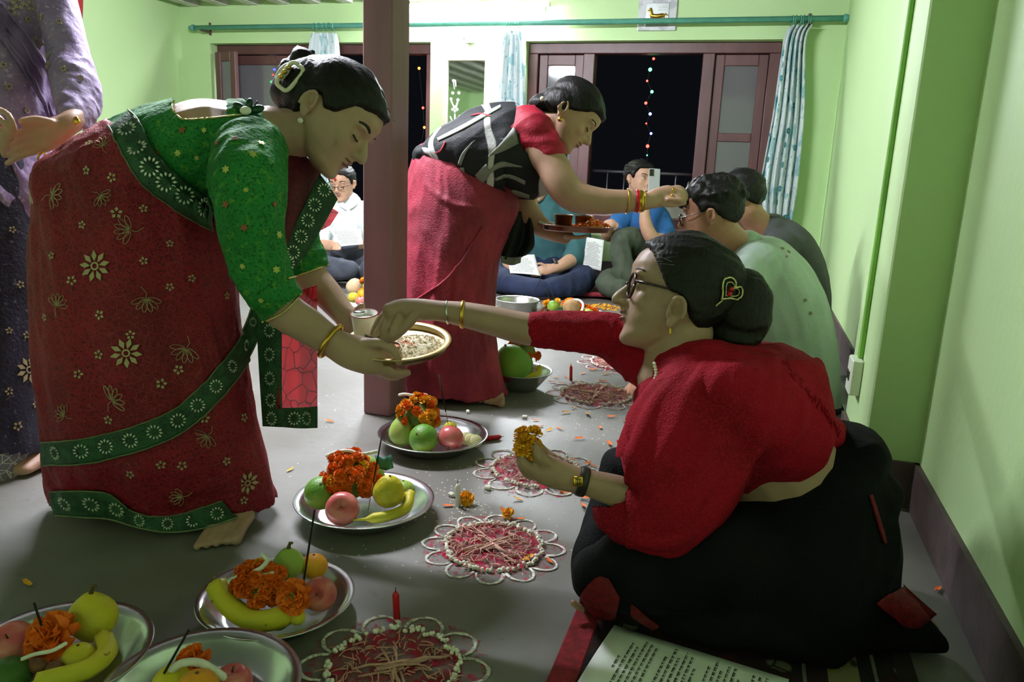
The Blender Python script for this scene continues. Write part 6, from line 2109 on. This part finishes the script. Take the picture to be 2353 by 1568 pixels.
def petal_heap(label, px, py, rx, n, amber, seed, z0=.0):
    rs = random.Random(seed)
    c = G(px, py, z0)
    mb = MB()
    for i in range(n):
        a, q = rs.uniform(0, 2 * math.pi), rs.random() ** .6
        h = .03 * (1 - q) * rs.random()
        p = Vector((rx * q * math.cos(a), rx * .8 * q * math.sin(a), h + .002))
        u = Vector((rs.uniform(-1, 1), rs.uniform(-1, 1), rs.uniform(-.3, .5))).normalized() * .011
        v = u.cross(Vector((rs.uniform(-.5, .5), rs.uniform(-.5, .5), 1))).normalized() * .004
        mb.add([p - u, p + v, p + u, p - v], [(0, 1, 2, 3)])
    o = mb.build('marigold_petals', AMBER if amber else ORANGE)
    o.location = c
    return tag(o, label, 'petals', kind='stuff')
petal_heap('heap of loose marigold petals beside the coconut plate', 1388, 708, .11, 260, True, 3)
pt = empty('aluminium_pot', G(1189, 722), 'low aluminium pot with small handles in front of the long mat', 'pot')
cp = G(1189, 688, .095); cp.z = 0
pt.location = cp
MB().lathe(cp, [(0, .002), (.098, .002), (.108, .012), (.112, .085), (.122, .092), (.124, .096), (.120, .097), (.108, .088), (.104, .014), (0, .008)], 40).build('pot_wall', mat('aluminium', rgb(198, 196, 190), .35, .06, 20, .1, metal=1.0), pt)
for sg in (-1, 1):
    ring_at(cp + Vector((.128 * sg, -.01, .07)), (0, 1, .2), .018, .003, 'handle', MATS['aluminium'], pt)
c8 = G(850, 694, .05); c8.z = 0
steel_plate('steel plate of fruit half hidden behind the wooden post', c8, .175, .05)
T8 = depth(c8 + Vector((0, 0, .05)))
place_fruit('pomelo', 814, 660, 19, T8 + .04, 'beige gourd on the plate half hidden by the post', MAT_BEI, g_, (.2, .4, 0))
place_fruit('citrus', 812, 684, 13, T8 - .06, 'pale yellow lemon on the plate half hidden by the post', MAT_YEL, g_)
place_fruit('citrus', 834, 676, 13, T8 - .02, 'orange on the plate half hidden by the post', MAT_ORA, g_)
place_fruit('apple', 828, 692, 12, T8 - .10, 'pink apple on the plate half hidden by the post', MAT_APPLE, g_)
garland('marigold garland on the plate half hidden by the post', (846, 660), T8 + .02, 22, 18, 14, .022, .8, 77)

# ---- mandalas ---------------------------------------------------------
REDP = powder_mat('red_powder', rgb(190, 36, 72), 38, .42, .64)
REDQ = powder_mat('red_powder_scatter', rgb(196, 34, 72), 60, .52, .66)
WHP = powder_mat('white_powder', rgb(228, 222, 216), 70, .36, .56)
POP = mat('popped_rice', rgb(234, 228, 216), .9, .08, 80, .4, 200)
STRAW = mat('pale_red_thread', rgb(196, 150, 138), .85, .2, 60, .3)
def disc(c, R, z, seed, n=48):
    pts = [c + Vector((0, 0, z))]
    for k in range(n):
        a = 2 * math.pi * k / n
        r = R * (1 + .12 * noise.noise(Vector((math.cos(a) * 2, math.sin(a) * 2, seed))))
        pts.append(c + Vector((r * math.cos(a), r * math.sin(a), z)))
    return MB().add(pts, [(0, 1 + k, 1 + (k + 1) % n) for k in range(n)])
def mandala(label, px, py, R, lobes, seed, nthread, npop=74):
    rs = random.Random(seed)
    c = G(px, py)
    m = empty('powder_mandala', c, label, 'mandala', 'powder mandalas on the floor')
    disc(c, R * 1.45, .0012, seed).build('red_scatter', REDQ, m)['kind'] = 'stuff'
    disc(c, R * 1.05, .0020, seed + 3).build('red_powder', REDP, m)['kind'] = 'stuff'
    for k in range(lobes):
        a0 = 2 * math.pi * (k + .5) / lobes
        wd = math.pi / lobes * .92
        pts = []
        for i in range(13):
            f = i / 12
            a = a0 + wd * (2 * f - 1)
            r = R * (1.10 + .36 * math.sin(math.pi * f) ** .6)
            pts.append(c + Vector((r * math.cos(a), r * math.sin(a), .0018)))
        MB().tube(pts, [.0038 * rs.uniform(.6, 1.3) for _ in pts], 6, flat=.35, ref=(0, 0, 1)).build('powder_petal', WHP, m)
    pr = MB()
    for k in range(npop):
        a = 2 * math.pi * k / npop + rs.uniform(-.03, .03)
        if rs.random() < .1:
            continue
        p = c + Vector((R * math.cos(a) + rs.uniform(-.004, .004), R * math.sin(a) + rs.uniform(-.004, .004), .006))
        for q in range(3):
            pr.ell(p + Vector((rs.uniform(-.004, .004), rs.uniform(-.004, .004), rs.uniform(-.002, .003))), rs.uniform(.0028, .0045), None, 6, 4)
    pr.build('popped_rice_ring', POP, m)['kind'] = 'stuff'
    st = MB()
    for k in range(nthread):
        if k < 26:
            a = (.35, .35 + math.pi / 2)[k % 2] + seed * .3 + rs.uniform(-.12, .12)
            s0, s1 = rs.uniform(-1, .3) * R, 0
            s1 = min(R, s0 + rs.uniform(.25, .7) * R)
            off = rs.uniform(-.008, .008)
            d = Vector((math.cos(a), math.sin(a), 0)); e = Vector((-math.sin(a), math.cos(a), 0))
            p0, p1 = c + d * s0 + e * off, c + d * s1 + e * (off + rs.uniform(-.006, .006))
            rr = .0022
        else:
            a, q = rs.uniform(0, 2 * math.pi), R * .95 * rs.random() ** .5
            p0 = c + Vector((q * math.cos(a), q * math.sin(a), 0))
            b2 = rs.uniform(0, 2 * math.pi)
            p1 = p0 + Vector((math.cos(b2), math.sin(b2), 0)) * rs.uniform(.012, .03)
            rr = .0011
        z = rs.uniform(.003, .009)
        mid = (p0 + p1) / 2 + Vector((rs.uniform(-.004, .004), rs.uniform(-.004, .004), z + .002))
        st.tube([p0 + Vector((0, 0, z)), mid, p1 + Vector((0, 0, z))], rr, 5)
    st.build('thread_cross', STRAW, m)['kind'] = 'stuff'
    return m
mandala('shaded red and white mandala beside the papaya plate', 905, 1540, .105, 10, 1, 170)
mandala('red mandala ringed with popped rice next to the white candle', 1134, 1258, .105, 12, 2, 280)
mandala('mandala under the hand that holds a marigold', 1232, 1082, .118, 11, 3, 300)
mandala('thread covered mandala beyond the upright orange red candle', 1370, 908, .125, 10, 4, 320)
mandala('far mandala beside the man\'s hanging hand', 1425, 836, .125, 10, 5, 320)

# ---- candles ------------------------------------------------------------
def candle(label, base, top_px, r, material, name='candle', lying=None):
    if lying:
        a, b_ = G(*lying[0], r), G(*lying[1], r)
    else:
        a = G(*base)
        tt_ = depth(a)
        b_ = P(top_px[0], top_px[1], tt_)
        b_ = Vector((a.x + (b_.x - a.x) * .5, a.y, b_.z))
    e = empty(name, a, label, 'candle', 'candles on the floor')
    d = (b_ - a)
    L = d.length
    MB().lathe(a, [(.0003, 0), (r, 0), (r, L * .86), (r * .8, L * .93), (r * .35, L), (.0003, L)], 14, d).build('wax', material, e)
    MB().tube([b_ - d.normalized() * .002, b_ + d.normalized() * .008], .0008, 5).build('wick', INC, e)
    return e
REDWAX = mat('red_wax', rgb(206, 26, 38), .4, .05, 30, .05, sss=.2)
candle('small white candle standing beside the mandala', (1053, 1163), (1053, 1108), .0062, mat('white_wax', rgb(232, 230, 222), .4, .03, 30, 0, sss=.2))
candle('upright red candle standing near the banana plate', (912, 1424), (912, 1352), .0062, REDWAX)
candle('upright orange red candle beyond the bowl of pomelo', (1312, 874), (1312, 838), .0062, mat('orange_red_wax', rgb(218, 52, 26), .4, .05, 30, .05, sss=.2))
candle('short red candle lying beside the plate at the post', None, None, .0075, REDWAX, lying=((1108, 1009), (1152, 1004)))

# ---- loose flowers, sugar, petals, rice -----------------------------------
rs = random.Random(40)
for px, py, r, lb in ((1071, 1158, .020, 'amber marigold lying against the white candle'), (1168, 1192, .015, 'small amber marigold on the rim of the ringed mandala')):
    q = G(px, py); q.z = .012
    tag(flower(q, r, rs, None, True), lb, 'flower')
for px, py, lb in ((1121, 1126, 'white sugar lump between the candle and the hand'), (1038, 1142, 'white sugar lump just behind the white candle'), (1206, 962, 'white sugar lump beyond the plate at the post'), (1075, 950, 'white sugar lump behind the steel plate at the post')):
    q = G(px, py)
    o = MB().box((-.009, -.006, 0), (.009, .006, .011), .003).build('sugar_lump', mat('white_sugar', rgb(222, 218, 206), .7, .06, 80, .3), smooth=False)
    o.location = q
    o.rotation_euler.z = rs.uniform(0, 3)
    tag(o, lb, 'sweet', 'sugar lumps on the floor')
PM_ = []
for s_ in range(3):
    r2 = random.Random(s_)
    rows = [[Vector((x * .011, y * .0045 * (1 - .5 * abs(x)), .002 + .003 * r2.random() * abs(x) + .0015 * y * y)) for y in (-1, 0, 1)] for x in (-1, -.3, .4, 1)]
    me = MB().grid(rows).mesh('petal')
    me.materials.append(ORANGE if s_ else AMBER)
    me.shade_smooth()
    PM_.append(me)
spots = [(1278, 870), (1290, 882), (1300, 868), (1330, 882), (1340, 860), (1362, 852), (1392, 862), (1270, 880), (1322, 895), (1350, 955), (1405, 960), (1440, 970), (1300, 950), (1455, 940), (1380, 985), (1262, 990), (1230, 968), (1275, 1120), (1290, 1126), (1296, 1134), (1312, 1122), (1318, 1130), (1352, 1066), (1362, 1072), (1384, 1078), (1386, 1090), (1350, 1148), (1362, 1150), (1340, 1166), (1358, 1172), (1190, 1150), (1195, 1196), (1160, 1182), (1212, 1288), (1262, 1292), (756, 970), (668, 1082), (1030, 1165), (1240, 982), (1320, 940), (1286, 987), (1385, 878), (1420, 900), (1470, 905), (1462, 960), (1345, 905), (1262, 862), (1270, 702), (1310, 696), (1350, 690), (2154, 1358), (64, 1344), (1400, 1022), (1330, 1010), (1310, 1060), (1440, 1002)]
PLACES = [(1305, 874, 'around the upright orange red candle'), (1390, 950, 'beyond the thread covered mandala'), (1250, 975, 'between the post plate and far mandalas'), (1295, 1126, 'under the arm holding the marigold'), (1370, 1076, 'beside the knee of the kneeling woman'), (1350, 1160, 'before the kneeling woman'), (1200, 1240, 'at the ringed mandala'), (1030, 1165, 'at the foot of the white candle'), (720, 1010, 'by the hem of the embroidered sari'), (1310, 696, 'around the coconut plate'), (2154, 1358, 'against the right wall skirting'), (64, 1344, 'in shade behind the guava plate')]
for i, (x, y) in enumerate(spots):
    if x < 1490 or x > 2100:
        o = bpy.data.objects.new('fallen_petal', PM_[i % 3])
        COL.objects.link(o)
        o.location = G(x, y)
        o.rotation_euler = (rs.uniform(-.2, .2), rs.uniform(-.2, .2), rs.uniform(0, 6.28))
        sc = rs.uniform(1.0, 1.7)
        o.scale = (sc, sc, sc)
        near = min(PLACES, key=lambda q: (q[0] - x) ** 2 + (q[1] - y) ** 2)[2]
        tag(o, 'fallen marigold petal on the floor ' + near, 'petal', 'fallen marigold petals ' + near)
gr = MB()
for i in range(620):
    if i % 3 == 0:
        x, y = rs.gauss(1080, 70), rs.gauss(1150, 40)
    elif i % 3 == 1:
        x, y = rs.uniform(650, 1480), rs.uniform(900, 1330)
    else:
        x, y = rs.gauss(1350, 80), rs.gauss(920, 60)
    if x > 1480 or y < 800:
        continue
    q = G(x, y)
    a = rs.uniform(0, 6.28)
    u, v = Vector((math.cos(a), math.sin(a), 0)) * .0035, Vector((-math.sin(a), math.cos(a), 0)) * .0012
    gr.add([q - u, q + v + Vector((0, 0, .0006)), q + u, q - v + Vector((0, 0, .0006)), q + Vector((0, 0, .0022))], [(0, 3, 4), (3, 2, 4), (2, 1, 4), (1, 0, 4)])
tag(gr.build('scattered_rice', POP), 'white rice grains scattered over the cement floor', 'rice', kind='stuff')
# ================================================================== things in hands, papers
def local(mb, c, M3):
    for v in mb.v:
        v.xyz = M3 @ v + c
    return mb
ax = Vector((.02, -.16, 1)).normalized()
tc_ = P(916, 800, 1.655)
thali = steel_plate('brass plate with rice and a cup held between the two women', tc_, .114, .02, BRASS, .86, 'brass_plate', 'plate', ax, None)
rotM = Vector((0, 0, 1)).rotation_difference(ax).to_matrix()
rs = random.Random(60)
mb = MB()
for j in range(14):
    pass
rows = []
for j in range(15):
    rr = .062 * j / 14
    rows.append([Vector((.038 + rr * math.cos(2 * math.pi * k / 40), -.004 + rr * 1.15 * math.sin(2 * math.pi * k / 40), .007 + .017 * (1 - (j / 14) ** 2) + .003 * noise.noise(Vector((rr * math.cos(2 * math.pi * k / 40) * 90, rr * math.sin(2 * math.pi * k / 40) * 90, 0))))) for k in range(41)])
mb.grid(rows)
for i in range(260):
    a, q = rs.uniform(0, 6.28), .06 * rs.random() ** .5
    p = Vector((.038 + q * math.cos(a), -.004 + q * 1.15 * math.sin(a), .009 + .017 * (1 - (q / .062) ** 2)))
    mb.ell(p, (.0034, .0014, .0014), Matrix.Rotation(rs.uniform(0, 3), 3, 'Z'), 5, 4)
RICE = pattern_mat('rice_with_paste', rgb(226, 212, 184), [('noise', 26, .62, .68, rgb(206, 120, 84), None)], .8, .5, 200)
o = local(mb, tc_, rotM).build('rice_heap', RICE)
tag(o, 'heap of white rice flecked with red on the brass plate', 'rice', kind='stuff')
cup = empty('white_cup', P(820, 772, 1.665), 'white enamel cup with a red rim on the brass plate', 'cup')
cc = tc_ + rotM @ Vector((-.085, .014, .006))
cup.location = cc
CUPM = mat('white_cup_enamel', rgb(246, 244, 236), .3, .04, 12, .05)
MB().lathe(cc, [(0, .002), (.020, .002), (.025, .010), (.029, .056), (.0295, .058), (.0275, .058), (.024, .012), (0, .006)], 28, ax).build('cup_wall', CUPM, cup)
ring_at(cc + ax * .0575, ax, .0288, .0013, 'cup_rim', mat('red_enamel_rim', rgb(150, 46, 40), .35, 0, bump=0), cup)
MB().lathe(cc, [(.0003, .046), (.0262, .046)], 24, ax).build('milk', mat('milk', rgb(238, 236, 228), .35, 0, bump=0), cup)
MB().tube([cc + ax * .048 + RT * .028, cc + ax * .050 + RT * .046, cc + ax * .032 + RT * .048, cc + ax * .016 + RT * .026], .0035, 8).build('cup_handle', CUPM, cup)
sp = empty('spoon', cc + ax * .05, 'small steel spoon standing in the white cup', 'spoon')
MB().ell(cc + ax * .060 - RT * .012, (.013, .009, .004), None, 12, 8).build('spoon_bowl', SILVER, sp)
MB().tube([cc + ax * .060 - RT * .004, cc + ax * .064 + RT * .010], .002, 6).build('spoon_stem', SILVER, sp)
kb = empty('copper_bowl', tc_, 'tiny copper bowl of orange paste on the brass plate', 'bowl')
kc = tc_ + rotM @ Vector((.012, -.052, .006))
kb.location = kc
MB().lathe(kc, [(0, 0), (.007, 0), (.010, .006), (.0165, .022), (.017, .0235), (.0155, .023), (.009, .008), (0, .006)], 24, ax).build('bowl_wall', COPPER, kb)
MB().lathe(kc, [(.0003, .020), (.0148, .019)], 20, ax).build('orange_paste', mat('turmeric_paste', rgb(206, 116, 14), .5, .1, 60, .1), kb)
fo = MB()
for k in range(3):
    rows = [[P(838 + 9 * i + 14 * k, 768 + 8 * j + 4 * math.sin(i * 2 + k), 1.60 - .008 * k + .006 * math.cos(i * 1.7 + j)) for i in range(5)] for j in range(4)]
    fo.grid(rows)
fo = fo.build('foil_wrapper', mat('silver_foil', rgb(180, 178, 172), .25, .1, 60, .5, 90, metal=1.0), smooth=False)
solidify(fo, .0008)
tag(fo, 'crumpled silver foil wrapper held over the brass plate', 'wrapper')
# marigold in the kneeling woman's hand
rs = random.Random(61)
fm = empty('held_marigold', P(1212, 1018, 1.31), 'torn amber marigold held in the fingers of the kneeling woman', 'flower')
for k in range(11):
    flower(P(1212 + rs.uniform(-15, 15), 1010 + rs.uniform(-14, 30), 1.300 + rs.uniform(-.014, .010)), .0155, rs, fm, True, name='petal_cluster')
# copper tray
tr_c = P(1322, 532, 2.72)
tray = steel_plate('copper tray of marigold petals held by the reaching woman', tr_c, .135, .022, COPPER, .8, 'copper_tray', 'tray', Vector((0, .04, 1)), None)
mb = MB()
rs = random.Random(62)
for i in range(420):
    a, q = rs.uniform(0, 6.28), rs.random() ** .55
    p = tr_c + Vector((.05 + .075 * q * math.cos(a), .065 * q * math.sin(a), .012 + .034 * (1 - q) * rs.random() + (.012 if math.cos(a) > .3 else 0)))
    u = Vector((rs.uniform(-1, 1), rs.uniform(-1, 1), rs.uniform(-.4, .8))).normalized() * .009
    v = u.cross(Vector((rs.uniform(-.6, .6), rs.uniform(-.6, .6), 1))).normalized() * .0045
    mb.add([p - u, p + v, p + u, p - v], [(0, 1, 2, 3)])
mb_o = mb.build('petal_heap', ORANGE)
mb_o.data.materials.append(AMBER)
for i_, p_ in enumerate(mb_o.data.polygons):
    p_.material_index = 1 if i_ % 3 == 0 else 0
tag(mb_o, 'heap of orange marigold petals on the copper tray', 'petals', kind='stuff')
c_ = tr_c + Vector((-.038, -.03, .012))
o = MB().lathe((0, 0, 0), [(0, .002), (.028, .002), (.032, .045), (.0335, .046), (.031, .044), (.026, .006), (0, .005)], 24).build('copper_cup', COPPER)
o.location = c_
tag(o, 'small copper cup beside the petals on the copper tray', 'cup')
o = MB().lathe((0, 0, 0), [(0, .002), (.028, .002), (.032, .04), (.0335, .041), (.031, .039), (.026, .006), (0, .005)], 24).build('copper_cup', COPPER)
o.location = tr_c + Vector((.012, .07, .012))
tag(o, 'second copper cup behind the petals on the copper tray', 'cup')
q = [tr_c + Vector((-.125 + .012 * i, -.02 + .014 * math.sin(i * 1.6), .022 + .004 * math.cos(i * 2.1))) for i in range(8)]
o = MB().tube(q, .005, 7, True).build('cotton_strand', COTTON)
tag(o, 'white cotton strand at the edge of the copper tray', 'thread', 'cotton strands laid on the offerings')
# phone
ph = empty('mobile_phone', P(1503, 415, 4.9), 'silver grey phone held up by the boy in blue', 'phone')
Mx = Matrix((D(1, .04, .15), D(-.04, 1, 0), D(-.15, 0, 1))).transposed()
def pbox(name, cx_, cy_, cz_, sx, sy, sz, material, parent, bev=.003):
    return local(MB().box((cx_ - sx, cy_ - sy, cz_ - sz), (cx_ + sx, cy_ + sy, cz_ + sz), bev), P(1503, 415, 4.91), Mx).build(name, material, parent, smooth=False)
pbox('case', 0, 0, 0, .038, .076, .0045, mat('silver_phone', rgb(168, 170, 172), .4, .03, 20, 0), ph)
pbox('screen', 0, 0, .0048, .035, .072, .0006, mat('phone_screen', rgb(20, 22, 26), .1, 0, bump=0), ph, 0)
cmn = pbox('camera_bump', -.020, -.048, -.006, .015, .022, .002, mat('dark_dial', rgb(40, 42, 26)), ph, .001)
for dy in (-.010, .010):
    local(MB().lathe((-.020, -.048 + dy, -.008), [(.0003, -.003), (.006, -.003), (.006, .002)], 12), P(1503, 415, 4.91), Mx).build('lens', mat('phone_screen', rgb(20, 22, 26)), cmn)

# ------------------------------------------------------------------ papers with text
PAPER = mat('white_paper', rgb(226, 228, 224), .8, .03, 6, .05)
INK = mat('black_ink', rgb(40, 42, 46), .8, 0, bump=0)
def paper(label, corners, lines, seed, bow=.0, group='printed sheets', blocks=None):
    """corners: world points top-left, top-right, bottom-right, bottom-left as the text reads"""
    A, B_, C_, D_ = [Vector(v) for v in corners]
    nrm = (B_ - A).cross(D_ - A).normalized()
    if nrm.dot(CAM - A) < 0:
        nrm = -nrm
    def at(u, v, off=0.0):
        return A.lerp(B_, u).lerp(D_.lerp(C_, u), v) + nrm * (bow * math.sin(math.pi * u) + off)
    e = empty('paper_sheet', A, label, 'paper', group)
    o = MB().grid([[at(i / 10, j / 10) for i in range(11)] for j in range(11)]).build('sheet', PAPER, e)
    solidify(o, .0004)
    rs = random.Random(seed)
    mb = MB()
    n = lines
    for j in range(n):
        v = .12 + .80 * j / n
        if j == 0:
            u0, u1 = .42, .58
        elif blocks and j % blocks == blocks - 1:
            continue
        else:
            u0, u1 = .10 + (.08 if j % 5 == 4 else 0), rs.uniform(.70, .93)
        u = u0
        hh = .36 / n
        while u < u1:
            w_ = rs.uniform(.025, .075)
            w_ = min(w_, u1 - u + .01)
            mb.grid([[at(u, v, .0009), at(u + w_, v, .0009)], [at(u, v + hh * .28, .0009), at(u + w_, v + hh * .28, .0009)]])
            k = u + .004
            while k < u + w_ - .004:
                mb.grid([[at(k, v, .0009), at(k + .005, v, .0009)], [at(k, v + hh * rs.uniform(.7, 1.2), .0009), at(k + .005, v + hh, .0009)]])
                k += rs.uniform(.008, .016)
            u += w_ + .014
    mb.build('printed_text', INK, e, smooth=False)
    return e
z = .013
a, b_ = G(1412, 1437, z), G(1800, 1558, z)
along = (b_ - a)
a4 = along.normalized() * .297
dn = (G(1328, 1568, z) - a).normalized() * .21
# text reads with its top towards the left edge of the sheet
paper('printed sheet lying on the patterned rug in front of the kneeling woman', [a + dn, a, a + a4, a + a4 + dn], 24, 3, .004, blocks=7)
def pp(lst):
    return [P(*q) for q in lst]
paper('printed sheet held low by the man in the teal sweater', pp([(1166, 590, 4.98), (1228, 585, 4.98), (1242, 634, 4.86), (1172, 628, 4.86)]), 12, 5, .004)
paper('printed sheet standing up beside the boy in blue', pp([(1348, 545, 5.05), (1388, 552, 4.98), (1381, 623, 4.98), (1338, 612, 5.05)]), 16, 6, .006)
paper('printed sheet held by the man in the white shirt', pp([(754, 524, 4.94), (829, 526, 4.94), (834, 562, 4.90), (783, 567, 4.90)]), 12, 7, .004)
